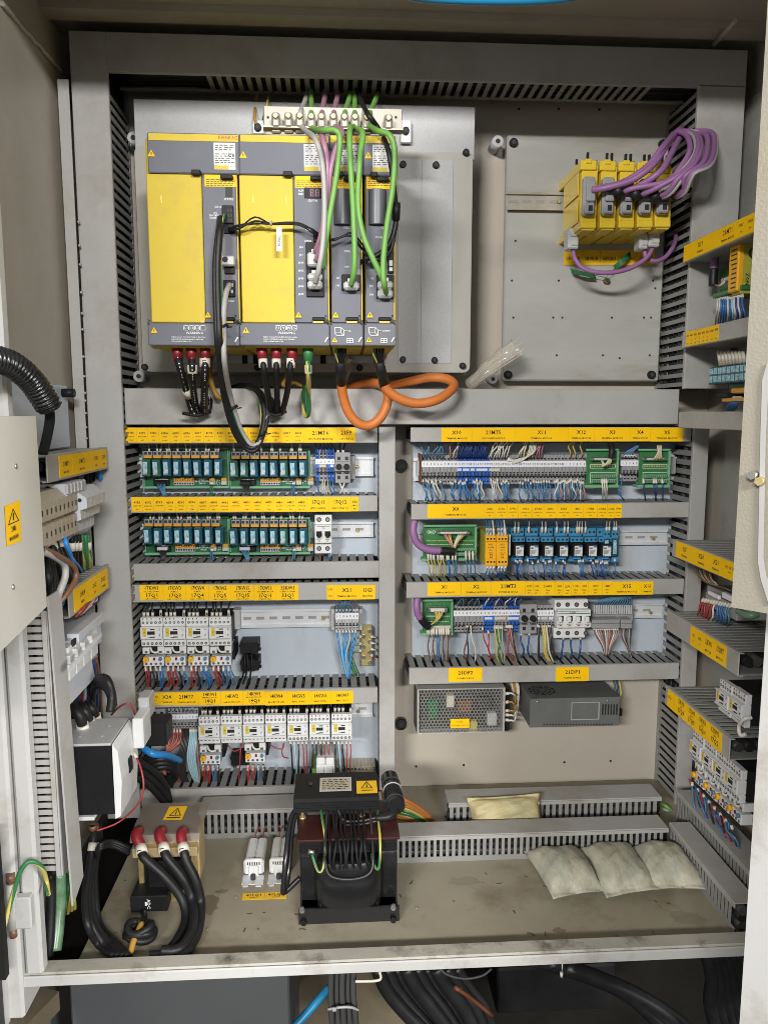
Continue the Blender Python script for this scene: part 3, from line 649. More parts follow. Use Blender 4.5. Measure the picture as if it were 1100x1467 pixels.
# ================================================================== the four drive units
YD = -0.30
def unit(label, x0, x1, ztop, body_split, kind):
    """x0, x1: pixel edges at mid height; body_split: pixel x where the yellow cover ends and the grey control strip begins"""
    t0, t1, t2, t3 = ztop, ztop+58, 463, 495
    t = thing('servo_drive', label, 'drive unit', 'yellow and grey drive units side by side', loc=W((x0+x1)/2, t3, YD))
    part('housing', pbox(x0+1.5, t1-50, x1-1.0, t3+2, YD+.012, yd-.012, .002), 'drive_yellow', t)
    mb = pbox(x0-.5, t0, x1-.5, t1, YD-.001, YD+.02, .0016)
    top = part('top_cover', mb, 'drive_grey', t)
    part('stripe', pbox(x0+1, t0+1.5, x1-2, t0+11.5, YD-.0017, YD-.001), 'drive_yellow', top)
    pw = x1-x0; yt = YD-.0019
    def T(txt, px, py, hpx, m, par, al='C', sx=1.0):
        p = W(px, py, yt); part('lettering', MB().text(txt, p.x, p.z, hpx*S(yt), yt-.0001, 0, al, sx), m, par)
    def tri(px, py, r, par):
        p = W(px, py, yt); k = S(yt)*r
        mb = MB().add([(p.x-k, yt, p.z-k*.8), (p.x+k, yt, p.z-k*.8), (p.x, yt, p.z+k*.9)], [(0, 1, 2)]).box(p.x-k*.12, p.x+k*.12, yt-.0002, yt-.0001, p.z-k*.4, p.z+k*.35, m=1)
        part('warning_triangle', mb, ['tag_yellow', 'ink'], par)
    T('FANUC', x1-17 if kind < 3 else x1-14, t0+6.5, 4.3, 'ink_red', top, sx=1.3)
    lx0, lx1 = (x1-37, x1-6) if kind < 3 else (x1-34, x1-3)
    if kind == 3: lx0, lx1 = x0+7, x1-6
    lab = part('rating_label', pbox(lx0, t0+14, lx1, t1-5.5, YD-.0016, YD-.0011), 'white_paper', top)
    part('label_band', pbox(lx0+.5, t1-11.5, lx0+(lx1-lx0)*.68, t1-6, YD-.0018, YD-.0016), 'drive_yellow', lab)
    mb = MB(); r = random.Random(kind*7+3)
    for i in range(9):
        py = t0+17+i*3.1
        if i in (3,): continue
        a = lx0+2; 
        while a < lx1-5:
            w = r.uniform(2, 6); pbox(a, py, min(a+w, lx1-2), py+1.1, YD-.00185, YD-.0016, mb=mb); a += w+r.uniform(.8, 4)
    part('small_print', mb, 'ink_grey', lab)
    T('C E', lx1-6, t0+32, 4, 'ink', lab)
    if kind != 3: tri(x0+5 if kind != 4 else x0+6, t0+29, 5, top)
    # latches
    for (a, b) in (((x0+62, x0+75),) if kind < 3 else ((x0+9, x0+19),)):
        part('latch', pbox(a, t1-6, b, t1+1, YD-.010, YD-.001, .001), 'black', t)
    part('latch', pbox(x1-28, t1+1.5, x1-10, t1+7, YD-.007, YD+.004, .001), 'black', t)
    ys = YD+.002
    if kind < 3:
        dv = part('front_cover', pbox(x0+1.5, t1+1, body_split, t2-1, YD, YD+.015, .0012), 'drive_yellow', t)
        part('catch_slot', pbox(x0+18, 280, x0+21, 291, YD-.0004, YD+.0002, .0005), 'module_yellow', dv)
        if kind == 2: part('catch_slot', pbox(x0+65, 280, x0+68, 291, YD-.0004, YD+.0002, .0005), 'module_yellow', dv)
        part('hinge_foot', pbox(body_split-4, t2-4, body_split+1.5, t2-1, YD-.003, YD+.006), 'module_yellow', t)
    gx0 = body_split+.8 if kind < 3 else x0+2.5
    gs = part('control_panel', pbox(gx0, t1+1, x1-3.5, t2-1, ys, ys+.012, .0008), 'drive_grey', t)
    part('edge_seam', pbox(x1-3.2, t1+1, x1-1.6, t2-1, ys+.001, ys+.012), 'drive_yellow', t)
    cs = part('caution_sticker', pbox(gx0+1, t1+2, x1-5.5, t1+19, ys-.0005, ys-.0001), 'tag_yellow', gs)
    mb = MB(); p = W(gx0, t1+4, ys-.0007)
    for i in range(4 if kind < 3 else 3):
        a = gx0+3
        while a < x1-9:
            w = r.uniform(2, 7); pbox(a, t1+8+i*2.8, min(a+w, x1-7), t1+9+i*2.8, ys-.0008, ys-.0005, mb=mb); a += w+1.2
    part('small_print', mb, 'ink_grey', cs)
    tri(gx0+6, t2-12, 4.5, gs)
    part('latch', pbox(x1-25, t2-9, x1-7, t2-4, ys-.008, ys, .001), 'black', t)
    part('hinge_foot', pbox(x1-24, t2-3.5, x1-9, t2-.5, ys-.004, ys+.004), 'module_yellow', t)
    mb = MB()
    for px in (x0+2, x1-3):
        p = W(px, t2-1, YD-.001); mb.tube([p+Vector((-.002, -.002, .004)), p+Vector((.002, -.003, .002)), p+Vector((-.001, -.003, -.001)), p+Vector((.001, -.002, -.004))], .0008, 5, 0, 3)
    part('spring_clip', mb, 'dark_grey', t)
    part('panel_hole', pbox(x1-7, t2-12, x1-4.5, t2-8.5, ys-.0004, ys), 'ink', gs)
    # lower terminal cover
    lo = part('terminal_cover', pbox(x0+.3, t2, x1-.3, t3, YD-.003, YD+.03, .0014), 'drive_grey', t)
    yl = YD-.0045
    def TL(txt, px, py, hpx, al='C', sx=1.0):
        p = W(px, py, yl); part('lettering', MB().text(txt, p.x, p.z, hpx*S(yl), yl, 0, al, sx), 'ink_white', lo)
    def trl(px, py, r):
        p = W(px, py, yl); k = S(yl)*r
        part('warning_triangle', MB().add([(p.x-k, yl, p.z-k*.8), (p.x+k, yl, p.z-k*.8), (p.x, yl, p.z+k*.9)], [(0, 1, 2)]).box(p.x-k*.12, p.x+k*.12, yl-.0002, yl-.0001, p.z-k*.4, p.z+k*.35, m=1), ['tag_yellow', 'ink'], lo)
    if kind < 3:
        c = x0+67; trl(x0+9, t2+10, 4.5)
        mb = MB()
        for i in range(4):
            a = c-16+i*8
            for (u0, v0, u1, v1) in ((a, t2+3, a+7.6, t2+3.7), (a, t2+9.6, a+7.6, t2+10.3), (a, t2+3, a+.7, t2+10.3), (a+7, t2+3, a+7.7, t2+10.3)): pbox(u0, v0, u1, v1, yl, yl+.0003, mb=mb)
        part('terminal_marks', mb, 'ink_white', lo)
        for i, ch in enumerate(('L1', 'L2', 'L3', '') if kind == 1 else ('U', 'V', 'W', 'G')):
            if ch: TL(ch, c-12.2+i*8, t2+6.7, 3.6)
        TL('WARNING', c, t2+14, 3.4)
        TL('Tighten screws of terminal blocks to the torque', c-33, t2+19.5, 1.9, 'L', .88); TL('indicated with labels because poor tightening', c-33, t2+22.6, 1.9, 'L', .88); TL('of the terminals leads to fire', c-33, t2+25.7, 1.9, 'L', .88)
    else:
        trl(x0+7, t2+24, 4)
        def ln(pts, w=.7):
            mb = MB()
            for a, b in zip(pts, pts[1:]):
                pa, pb = W(*a, yl), W(*b, yl); d = (pb-pa).normalized().cross(Vector((0, 1, 0)))*w*.5*S(yl)
                mb.quad(pa-d, pa+d, pb+d, pb-d)
            part('diagram_line', mb, 'ink_white', lo)
        a, b = x0+7, t2+6
        ln([(a, b), (a+9, b), (a+9, b+8), (a, b+8), (a, b)]); ln([(a, b+8), (a+3, b+12), (a+13, b+12), (a+13, b+4), (a+9, b)]); ln([(a+9, b+8), (a+13, b+12)])
        ln([(a+13, b+5), (a+18, b+5)]); TL('CX' if kind == 3 else 'CX MAIN', a+19, b+5, 2, 'L')
        a, b = x0+24, t2+22
        ln([(a, b), (a+9, b), (a+9, b+6), (a, b+6), (a, b)]); ln([(a, b+3), (a+9, b+3)]); ln([(a+4.5, b), (a+4.5, b+6)])
    p = W(x1-5, t2+24, yl)
    part('plug_icon', MB().tube([p+Vector((.003, 0, .004)), p+Vector((0, 0, 0)), p+Vector((-.002, 0, -.004))], .0016, 5, 0, 4), 'ink_white', lo)
    part('lower_lip', pbox(x0+4, t3-1, x1-4, t3+3.5, YD+.02, YD+.05, .001), 'drive_yellow', t)
    return t, gs, gx0, ys
def sock(gs, a, b, c, d, ys, m='black'): return part('socket', pbox(a, b, c, d, ys-.004, ys+.001, .0008), m, gs)
# unit 1
t, gs, gx0, ys = unit('leftmost yellow drive with the plain wide yellow cover', 212, 343.5, 190.5, 291.5, 1)
part('status_window', pbox(323, 268, 333, 282, ys-.001, ys), 'dark_grey', gs)
mb = MB().text('STATUS', W(328, 285.5, ys).x, W(328, 285.5, ys).z, 2.6*S(ys), ys-.0002)
for (s, px, py, h) in (('CX1A', 313, 296.5, 2.8), ('AC', 309, 305, 2.6), ('200-240V', 307, 308.5, 2.4), ('50/60Hz', 307, 312, 2.4), ('CX36', 310, 373, 2.4), ('CXA2A', 330, 431, 2.4)): mb.text(s, W(px, py, ys).x, W(px, py, ys).z, h*S(ys), ys-.0002)
part('panel_print', mb, 'ink_white', gs)
so = sock(gs, 318, 294, 334.5, 320, ys); mb = MB()
for i in range(2):
    for j in range(3): pbox(326+i*4, 299+j*7, 328.5+i*4, 304+j*7, ys-.0046, ys-.004, mb=mb)
part('contact', mb, 'dark_grey', so)
sock(gs, 321, 321, 336, 334, ys); sock(gs, 322, 381, 336, 392, ys)
so = sock(gs, 320, 401, 337, 425, ys); mb = MB()
for i in range(2):
    for j in range(2): pbox(325+i*6, 406+j*9, 328+i*6, 411+j*9, ys-.0046, ys-.004, mb=mb)
part('contact', mb, 'light_grey', so)
mb = pbox(317, 366, 336, 380, ys-.016, ys, .002); p = W(322.5, 371.5, ys-.0165); mb.cyl(p, p+Vector((0, .002, 0)), .0045, n=12, m=1)
part('terminal_plug', mb, ['light_grey', 'ink'], gs)
# unit 2
t, gs, gx0, ys = unit('second yellow drive from the left, beside the red two digit display', 343.5, 472.5, 192.5, 421, 2)
part('display', pbox(436, 268.5, 460, 284, ys-.0012, ys, .0005), 'black', gs)
dsp = pbox(443, 270, 458.5, 282.5, ys-.0016, ys-.0012); part('display_glass', dsp, 'seg_glass', gs)
mb = MB()
for c in (447, 454.5):
    for (a, b, d, e) in ((c-2, 271.5, c+2, 272.2), (c-2, 275.9, c+2, 276.6), (c-2, 280.3, c+2, 281), (c-2.2, 272, c-1.5, 280.5), (c+1.5, 272, c+2.2, 280.5)): pbox(a, b, d, e, ys-.0019, ys-.0016, mb=mb)
part('segment', mb, 'mauve', gs)
mb = MB()
for (s, px, py, h) in (('ALM', 431, 273, 2.6), ('ERR', 431, 278, 2.6), ('STATUS', 448, 287.5, 2.6), ('CX37', 441, 330, 2.2), ('CXA2B', 441, 345, 2.2)): mb.text(s, W(px, py, ys).x, W(px, py, ys).z, h*S(ys), ys-.0002)
for i, s in enumerate(('JX4', 'JY1', 'JA7A', 'JYA2', 'JYA3', 'JYA4', 'JA7B')): mb.text(s, W(431.5, 354+i*11.2, ys).x, W(431.5, 354+i*11.2, ys).z, 2.4*S(ys), ys-.0002)
part('panel_print', mb, 'ink_white', gs)
sock(gs, 438.5, 347, 464, 425, ys)
def plug(gs, a, b, c, d, y0, m='light_grey'):
    o = part('connector_plug', pbox(a, b, c, d, y0-.020, y0, .003), m, gs)
    part('connector_clip', pbox(a+6, b-4.5, c-6, b+1.5, y0-.009, y0-.001, .001), 'white_plastic', o); return o
plug(gs, 440, 361, 461.5, 381, ys); plug(gs, 440.5, 391, 462, 401, ys); plug(gs, 440.5, 401.5, 462, 413, ys)
sock(gs, 449, 333, 464, 346, ys)
# unit 3
t, gs, gx0, ys = unit('narrow drive with one green cable plug, third from the left', 472.5, 520.5, 193, 0, 3)
def pillar(gs, a, b, c, d, ys):
    x0, x1 = W(a, 300, ys).x, W(c, 300, ys).x; z1, z0 = W(a, b, ys).z, W(a, d, ys).z; w = (x1-x0)/2; mb = MB(); vs = []; n = 14
    for z in (z0, z1):
        for i in range(n+1): an = math.pi*i/n; vs.append(((x0+x1)/2-w*math.cos(an), ys-w*.75*math.sin(an), z))
    mb.add(vs, [(i, i+1, n+2+i, n+1+i) for i in range(n)], 0, True).add(vs, [tuple(range(n+1))]+[tuple(range(n+1, 2*n+2))])
    part('round_cover', mb, 'drive_dark', gs)
mat('drive_dark', (0.10, 0.105, 0.115), 0.4, var=0.06)
pillar(gs, 478, 272, 502, 322, ys)
so = sock(gs, 489.5, 393, 516, 416, ys); plug(gs, 492, 403, 514.5, 414.5, ys)
mb = MB()
for (s, px, py) in (('CX', 484, 398), ('SV1', 483.5, 409), ('CZ2L', 496, 326), ('CXA2', 497, 360), ('CXA', 497, 382)): mb.text(s, W(px, py, ys).x, W(px, py, ys).z, 2.4*S(ys), ys-.0002)
part('panel_print', mb, 'ink_white', gs)
# unit 4
t, gs, gx0, ys = unit('narrow drive with two green cable plugs, rightmost of the four', 521.5, 567.5, 193.5, 0, 4)
pillar(gs, 528, 272, 553, 322, ys)
so = sock(gs, 539, 394, 564.5, 427.5, ys); plug(gs, 541, 402, 563, 413.5, ys); plug(gs, 541, 414, 563, 426, ys)
sk = sock(gs, 555.5, 345, 564, 391, ys)
for (a, b) in ((352, 360), (373, 381), (383, 388)): part('contact', pbox(557.5, a, 562.5, b, ys-.0046, ys-.004), 'cool_plastic', sk)
mb = MB()
for (s, px, py) in (('CX', 533, 399), ('SV2', 532, 410), ('SV1', 532, 422), ('COP10', 543, 340), ('CZ', 548, 326)): mb.text(s, W(px, py, ys).x, W(px, py, ys).z, 2.4*S(ys), ys-.0002)
part('panel_print', mb, 'ink_white', gs)

# ================================================================== clamp bar above the drives
YC = -0.235
cb = thing('cable_clamp_bar', 'nickel plated cable clamp bar above the yellow drives', 'clamp bar', loc=W(477, 190, YC))
part('bar', pbox(378, 153.5, 576, 189, YC, YC+.004, .001).box(*[W(378, 170, YC).x, W(576, 170, YC).x, YC-.02, YC, W(470, 190.5, YC).z, W(470, 188, YC).z]), 'nickel', cb)
for px, top in ((395, 0), (413, 0), (429.5, 0), (446, 1), (460.5, 1), (477.5, 1), (493.5, 1.5), (508.5, 1.5), (525, 2), (556.5, 3)):
    c = part('clamp', pbox(px-6, 160+top, px+6, 182+top, YC-.022, YC-.002, .003).box(W(px-7, 180+top, YC-.02).x, W(px+7, 180+top, YC-.02).x, YC-.012, YC-.002, W(px, 187+top, YC-.02).z, W(px, 172+top, YC-.02).z, .002), 'nickel', cb)
    p = W(px, 167+top, YC-.0225); part('screw', MB().cyl(p, p+Vector((0, -.006, 0)), .0042, .0036, 12), 'brass', c)
mb = MB()
for px in (384, 567): p = W(px, 168, YC-.0005); mb.cyl(p, p+Vector((0, -.0006, 0)), .002, n=8)
part('hole', mb, 'ink', cb)
for (a, px, py) in ((363, 370, 183), (575, 581, 188)):
    part('end_bracket', pbox(min(a, px)-1, 172, max(a, px)+8, 204 if px > 400 else 191, yd-.004, yd+.006, .001), 'rail_metal', cb)
bolts(((369.5, 183), (581, 188)), yd-.005, .0068, cb)

# ================================================================== cables on the drives
yk = YD-.045
GC = 'green cables hanging in front of the drives'
def drv(name, pts, r, m, label, group=None): return cable(name, pts, r, m, label, 'cable', group)
yb = YC-.012
drv('cable', [(440, 133, -.06), (437, 145, -.15), (431, 160, yb), (430, 178, yb), (438, 187, yb-.03), (452, 200, yk), (462, 235, yk), (465, 290, yk), (463, 345, yk-.004), (457, 385, yk), (452, 405, YD-.028)], .0042, 'grey_wire', 'grey cable curving down from the clamp bar to the second drive')
drv('cable', [(466, 126, -.05), (465, 140, -.12), (461, 165, yb), (460, 182, yb), (463, 200, yk+.01), (469, 235, yk+.006), (467, 290, yk+.008), (461, 335, yk+.005), (452, 361, YD-.02)], .0046, 'mauve', 'purple cable from the clamp bar running beside the grey cable')
drv('cable', [(485, 128, -.05), (483, 140, -.12), (478, 165, yb), (479, 180, yb), (490, 190, yk+.02), (480, 218, yk+.008), (472, 255, yk+.008), (469, 305, yk+.012), (462, 345, yk+.01), (453, 374, YD-.02)], .0046, 'mauve', 'purple cable crossing behind the first green cable')
drv('cable', [(445, 122, -.05), (446, 140, -.12), (446, 165, yb), (446, 182, yb), (462, 187, yk+.02), (480, 187, yk), (487, 200, yk), (483, 245, yk), (474, 300, yk), (467, 345, yk+.004), (462, 385, YD-.03)], .0044, 'green_cable', 'leftmost green cable, bent over beside the purple cables', GC)
drv('cable', [(508, 120, -.05), (508, 140, -.12), (508, 165, yb), (507, 180, yb), (501, 188, yk+.02), (502, 230, yk), (506, 300, yk), (508, 360, yk), (507, 390, YD-.04), (503, 408, YD-.024)], .0045, 'green_cable', 'straight green cable plugged into the third drive', GC)
drv('cable', [(490, 112, -.07), (503, 128, -.05), (500, 142, -.14), (494, 165, yb), (500, 182, yb), (519, 189, yk+.02), (516, 225, yk), (513, 290, yk), (520, 335, yk), (534, 370, yk), (546, 395, YD-.04), (551, 407, YD-.024)], .0045, 'green_cable', 'green cable slanting right into the upper plug of the last drive', GC)
drv('cable', [(528, 118, -.07), (540, 132, -.06), (538, 142, -.13), (529, 165, yb), (528, 178, yb), (540, 187, yk+.02), (557, 193, yk), (565, 215, yk), (563, 265, yk), (554, 325, yk), (549, 375, yk), (550, 405, YD-.045), (553, 419, YD-.024)], .0045, 'green_cable', 'rightmost green cable, bowed out into the lower plug of the last drive', GC)
drv('cable', [(507, 118, -.06), (515, 140, -.13), (526, 162, yb-.02), (543, 186, YC-.03), (556, 215, yk+.006), (563, 260, yk+.01), (567, 305, yk+.02), (565, 330, yk+.02), (556, 352, yk+.02), (540, 366, yk+.02), (522, 371, yk+.02)], .0042, 'black_rubber', 'black cable crossing the green ones from the top duct')
part('ferrite_sleeve', MB().cyl(W(567.5, 290, yk+.014), W(567, 316, yk+.02), .0065, n=12), 'black', drv('wire_tail', [(566, 330, yk+.02), (560, 358, yk+.02), (546, 372, yk+.02), (530, 365, yk+.02), (524, 350, yk+.02)], .003, 'black_rubber', 'black wire tail with a thick sleeve at the right edge of the drives'))
drv('wire', [(375, 122, -.04), (368, 140, -.06), (365, 165, yd-.008), (367, 178, yd-.01)], .0028, 'amber_wire', 'dull yellow wire bolted at the left end of the clamp bar')
drv('earth_wire', [(397, 125, -.04), (386, 138, -.08), (382, 152, yd-.02), (377, 172, yd-.012)], .0022, 'earth_wire', 'thin green and yellow wire at the left end of the clamp bar')
r = random.Random(5)
for i in range(4):
    j = lambda k: r.uniform(-k, k)
    wire([(328, 326+i*1.5, ys-.006), (342, 326+j(4), YD-.02), (365, 320+j(5) if i else 311, YD-.02), (388, 320+j(1.2), YD-.022), (410, 320+j(1.6), YD-.022), (430, 321+j(2), YD-.022), (447, 331+j(4), YD-.02), (455, 338+j(4), YD-.012)], .0014, 'black', 'thin black wire tied into the loom crossing the second yellow drive', 'black loom wires crossing the drives')
for i in range(4):
    j = lambda k: r.uniform(-k, k)
    wire([(458, 340+j(3), YD-.012), (475, 344+j(2), YD-.02), (488, 341+j(2), YD-.02), (503, 336+j(3), YD-.02), (517, 352+j(5), YD-.02), (526, 368+j(7), YD-.02), (516, 375+j(4), YD-.012)], .0014, 'black', 'thin black wire looping between the narrow drives', 'black loom wires between the narrow drives')
solo('cable_tie', MB().cyl(W(387, 320, YD-.022), W(390, 320, YD-.022), .0042, n=10), 'grey_wire', 'small grey tie around the black loom', 'cable tie')
tg = thing('wire_flag', 'white paper flag hanging from the black loom on the second drive', 'tag', loc=W(399, 340, YD-.024))
part('flag', pbox(396, 325, 404, 360, YD-.0235, YD-.023), 'sleeve', tg)
part('lettering', MB().text('CXA2A', 0, 0, .0035, 0).xf(Matrix.Translation(W(400, 345, YD-.0238)) @ Matrix.Rotation(math.radians(90), 4, 'Y')), 'ink_grey', tg)
# long loop of cables from unit 1 over the middle duct
for (nm, m, rr, off, lab, st) in (('cable', 'black_rubber', .0056, 0, 'long black cable looping from the first drive down over the yellow tags', (316, 313)), ('earth_wire', 'earth_wire', .0019, 4.2, 'thin green and yellow wire twisted along the long black cable', (321, 306)), ('cable', 'black_rubber', .0042, -4, 'second black cable of the long loop, behind the first', (314, 330))):
    o = off
    P = [(st[0]+o*.3, st[1], YD-.006), (315+o*.5, 330, YD-.03), (312+o, 380, YD-.035), (313+o, 440, YD-.04), (316+o, 500, YD-.035), (323+o, 560, -.24), (335+o, 608, -.20), (350+o*.8, 636-o*.4, -.185), (364, 641-o*1.3, -.18), (374-o*.6, 625, -.175), (379-o, 598, -.165), (376-o, 573, -.155), (364, 556+o*.4, -.14), (345, 553+o*.4, -.10), (333, 556, -.06)]
    drv(nm, P, rr, m, lab)
drv('cable', [(329, 408, YD-.006), (324, 420, YD-.03), (321, 445, YD-.04), (321, 480, YD-.036), (322, 520, YD-.03), (331, 570, -.23), (345, 615, -.19), (360, 637, -.182), (372, 632, -.178), (379, 605, -.168), (384, 590, -.16), (378, 568, -.14), (367, 556, -.10)], .0044, 'grey_wire', 'pale grey cable running with the long black loop')
for (px, py, y) in ((320, 469, YD-.036), (334, 585, -.215), (376, 622, -.176)):
    solo('cable_tie', MB().cyl(W(px-1, py-1.5, y), W(px+1, py+1.5, y), .0095, n=12).tube([W(px+6, py, y), W(px+12, py-1, y-.01)], .0012, 5), 'black', {469: 'black tie on the long loop in front of the lower drive cover', 585: 'black tie on the long loop over the plain middle duct', 622: 'black tie on the long loop over the yellow 42K4 tag'}[py], 'cable tie', 'black cable ties on the long loop')
# supply leads with red boots
def print_marks(t, P, rr):                           # white lettering printed along a black jacket, facing the camera
    Q = smooth_path(P, 12); mb = MB(); r_ = random.Random(len(P)); acc = 0
    for a, b in zip(Q, Q[1:]):
        acc += (b-a).length
        if acc < .0032: continue
        acc = 0
        if r_.random() < .35: continue
        d = (b-a).normalized(); to = (CAM-a); to = (to-d*to.dot(d)).normalized(); s_ = d.cross(to); c = a+to*(rr*1.03)
        l, w_ = r_.uniform(.0007, .0013), r_.uniform(.0005, .0011); mb.quad(c-d*l-s_*w_, c+d*l-s_*w_, c+d*l+s_*w_, c-d*l+s_*w_)
    if mb.f: part('jacket_print', mb, 'ink_white', t, kind='stuff')
def lead(px, pts, boot, m, rr, label, group, sl, txt):
    t = thing('power_lead', label, 'power lead', group, loc=W(px, 500, YD+.03))
    P = px_path(pts)
    part('boot', MB().cyl(W(px, 494, YD+.03), W(px+1, 519, YD+.032), .0095, .0072, 16), boot, t)
    part('core', MB().tube(P, rr, 12, 0, 7), m, t)
    if group == G1: print_marks(t, P[:6], rr)
    if sl:
        q = part('sleeve', MB().cyl(W(*sl[0]), W(*sl[1]), rr*1.42, n=14), 'sleeve', t)
        p = W(*sl[0]).lerp(W(*sl[1]), .5)+Vector((0, -rr*1.5, 0)); part('lettering', MB().text(txt, 0, 0, .006, 0).xf(Matrix.Translation(p) @ Matrix.Rotation(math.radians(90), 4, 'Y')), 'ink', q)
    return t
yy = YD+.03
G1 = 'red booted leads under the first drive'; G2 = 'red booted leads under the second drive'
lead(254, [(255, 512, yy), (259, 530, yy), (266, 556, -.22), (273, 580, -.17), (279, 592, -.16), (290, 588, -.13), (291, 555, -.10)], 'red', 'black', .0062, 'slanting black lead with a red boot, leftmost under the first drive', G1, ((268, 556, -.215), (270.5, 567, -.20)), 'L1')
lead(274, [(275, 512, yy), (276, 535, yy), (278, 565, -.21), (284, 590, -.155), (294, 586, -.13), (295, 555, -.10)], 'red', 'black', .0058, 'black lead with a red boot and low white sleeve under the first drive', G1, ((275.5, 523, yy), (276, 535.5, yy)), 'L2')
lead(294, [(294, 512, yy), (294, 535, yy), (293, 570, -.21), (294, 588, -.16), (300, 580, -.13), (300, 555, -.10)], 'red', 'black', .0062, 'thick black lead with a red boot and high white sleeve under the first drive', G1, ((294, 513.5, yy), (294, 526, yy)), 'L3')
lead(375, [(376, 512, yy), (379, 535, yy), (384, 565, -.21), (389, 590, -.155), (383, 580, -.13), (378, 555, -.10)], 'red', 'black', .0052, 'black lead with a red boot, left of three under the second drive', G2, ((376.5, 514, yy), (377.5, 527, yy)), 'U')
lead(395.5, [(396, 512, yy), (396, 535, yy), (397, 565, -.21), (396, 592, -.155), (390, 580, -.13), (388, 555, -.10)], 'red', 'black', .0052, 'black lead with a red boot, middle of three under the second drive', G2, ((396, 514, yy), (396, 527, yy)), 'V')
lead(418, [(417, 512, yy), (415, 535, yy), (411, 565, -.21), (403, 592, -.155), (398, 580, -.13), (399, 555, -.10)], 'red', 'black', .0052, 'black lead with a red boot, right of three under the second drive', G2, ((417, 513.5, yy), (416.5, 527, yy)), 'W')
lead(441, [(441, 512, yy), (442, 535, yy), (442, 565, -.21), (442, 592, -.18), (437, 594, -.165), (435, 570, -.15), (437, 552, -.10)], 'green_wire', 'earth_wire', .0042, 'green and yellow earth lead with a dark green boot', G2, ((441.5, 523, yy), (441.8, 535.5, yy)), 'G')
for pts, lab in ((((262, 592, -.165), (284, 595, -.165), (302, 590, -.15)), 'black tie with shiny ends around the three left leads'), (((383, 591, -.163), (396, 595, -.165), (410, 589, -.16)), 'black tie with shiny ends around the three leads of the second drive')):
    solo('cable_tie', MB().tube(px_path(pts), .0032, 6), 'black', lab, 'cable tie')
drv('cable', [(302, 512, -.11), (301, 530, -.13), (304, 552, -.14), (312, 568, -.145), (318, 570, -.14)], .0046, 'amber_wire', 'dull yellow cable curving behind the leads of the first drive')
drv('cable', [(412, 520, -.11), (410, 540, -.13), (406, 552, -.14), (420, 548, -.12), (432, 553, -.11)], .0036, 'amber_wire', 'dull yellow cable curving behind the leads of the second drive')
# motor cables
for k, (px, bx, ex_) in enumerate(((487, (489, 548), 0), (541, (551, 552), 1))):
    t = thing('motor_cable', ['orange cable hanging in a deep loop under the third drive', 'orange cable bent to the right under the last drive'][k], 'motor cable', 'orange motor cables under the narrow drives', loc=W(bx[0], bx[1], -.2))
    for i, m in enumerate(('earth_wire', 'black', 'black', 'black')):
        a = px-5+i*4
        part('core', MB().tube([W(a, 494, YD+.03), W(a-1+i*.4, 506, YD+.034), W(px+(bx[0]-px)*.25+i*1.2-2, 521, YD+.05)], .0021 if i == 0 else .0025, 7), m, t)
    top = W(px+(bx[0]-px)*.2, 517, YD+.05); low = W(bx[0], bx[1], -.21)
    part('shrink_sleeve', MB().cyl(top, low, .0075, .0098, 16), 'black_rubber', t)
    if k == 0: P = [(489, 545, -.21), (491, 565, -.2), (499, 590, -.19), (513, 606, -.185), (530, 609, -.18), (546, 597, -.18), (555, 575, -.175), (553, 558, -.165), (540, 549, -.14), (515, 551, -.10), (490, 558, -.06)]
    else: P = [(550, 548, -.215), (556, 560, -.21), (574, 572, -.205), (598, 578, -.2), (625, 573, -.195), (644, 561, -.18), (650, 551, -.165), (640, 543, -.15), (615, 541, -.135), (590, 546, -.12), (560, 553, -.08), (545, 556, -.05)]
    part('jacket', MB().tube(px_path(P), .0085, 14, 0, 8), 'orange_cable', t)
drv('wire', [(503, 512, -.11), (502, 525, -.12), (497, 540, -.12), (492, 550, -.11)], .003, 'grey_wire', 'grey braided strap between the two orange cables')
solo('strap_lug', MB().cyl(W(501, 518, -.112), W(501, 518, -.118), .005, n=12), 'brass', 'small brass lug beside the first orange cable', 'lug')
# rolled clear film behind the plate
t = thing('rolled_film', 'crumpled roll of clear plastic film stuck behind the drive plate', 'plastic film', loc=W(700, 530, -.08))
P = [W(672, 552, -.06), W(700, 528, -.085), W(740, 498, -.11)]
mb = MB().tube(P, .016, 12, 0, 8, cap=False, rfun=lambda d, L: .75+.5*d/L+.12*math.sin(d*160))
part('roll', mb, 'clear_film', t)
mb = MB()
for i in range(7):
    a = 2*math.pi*i/7; o = Vector((math.sin(a)*.010, -.012*abs(math.cos(a))-.004, math.cos(a)*.013)); mb.tube([P[0]+o*.5, P[1]+o*.9+Vector((.002*math.sin(i*5), 0, .002)), P[2]+o*1.2], .0006, 4, 0, 5)
part('crease_glint', mb, 'white_wire', t)  # white threads paint highlights along the folds of the film

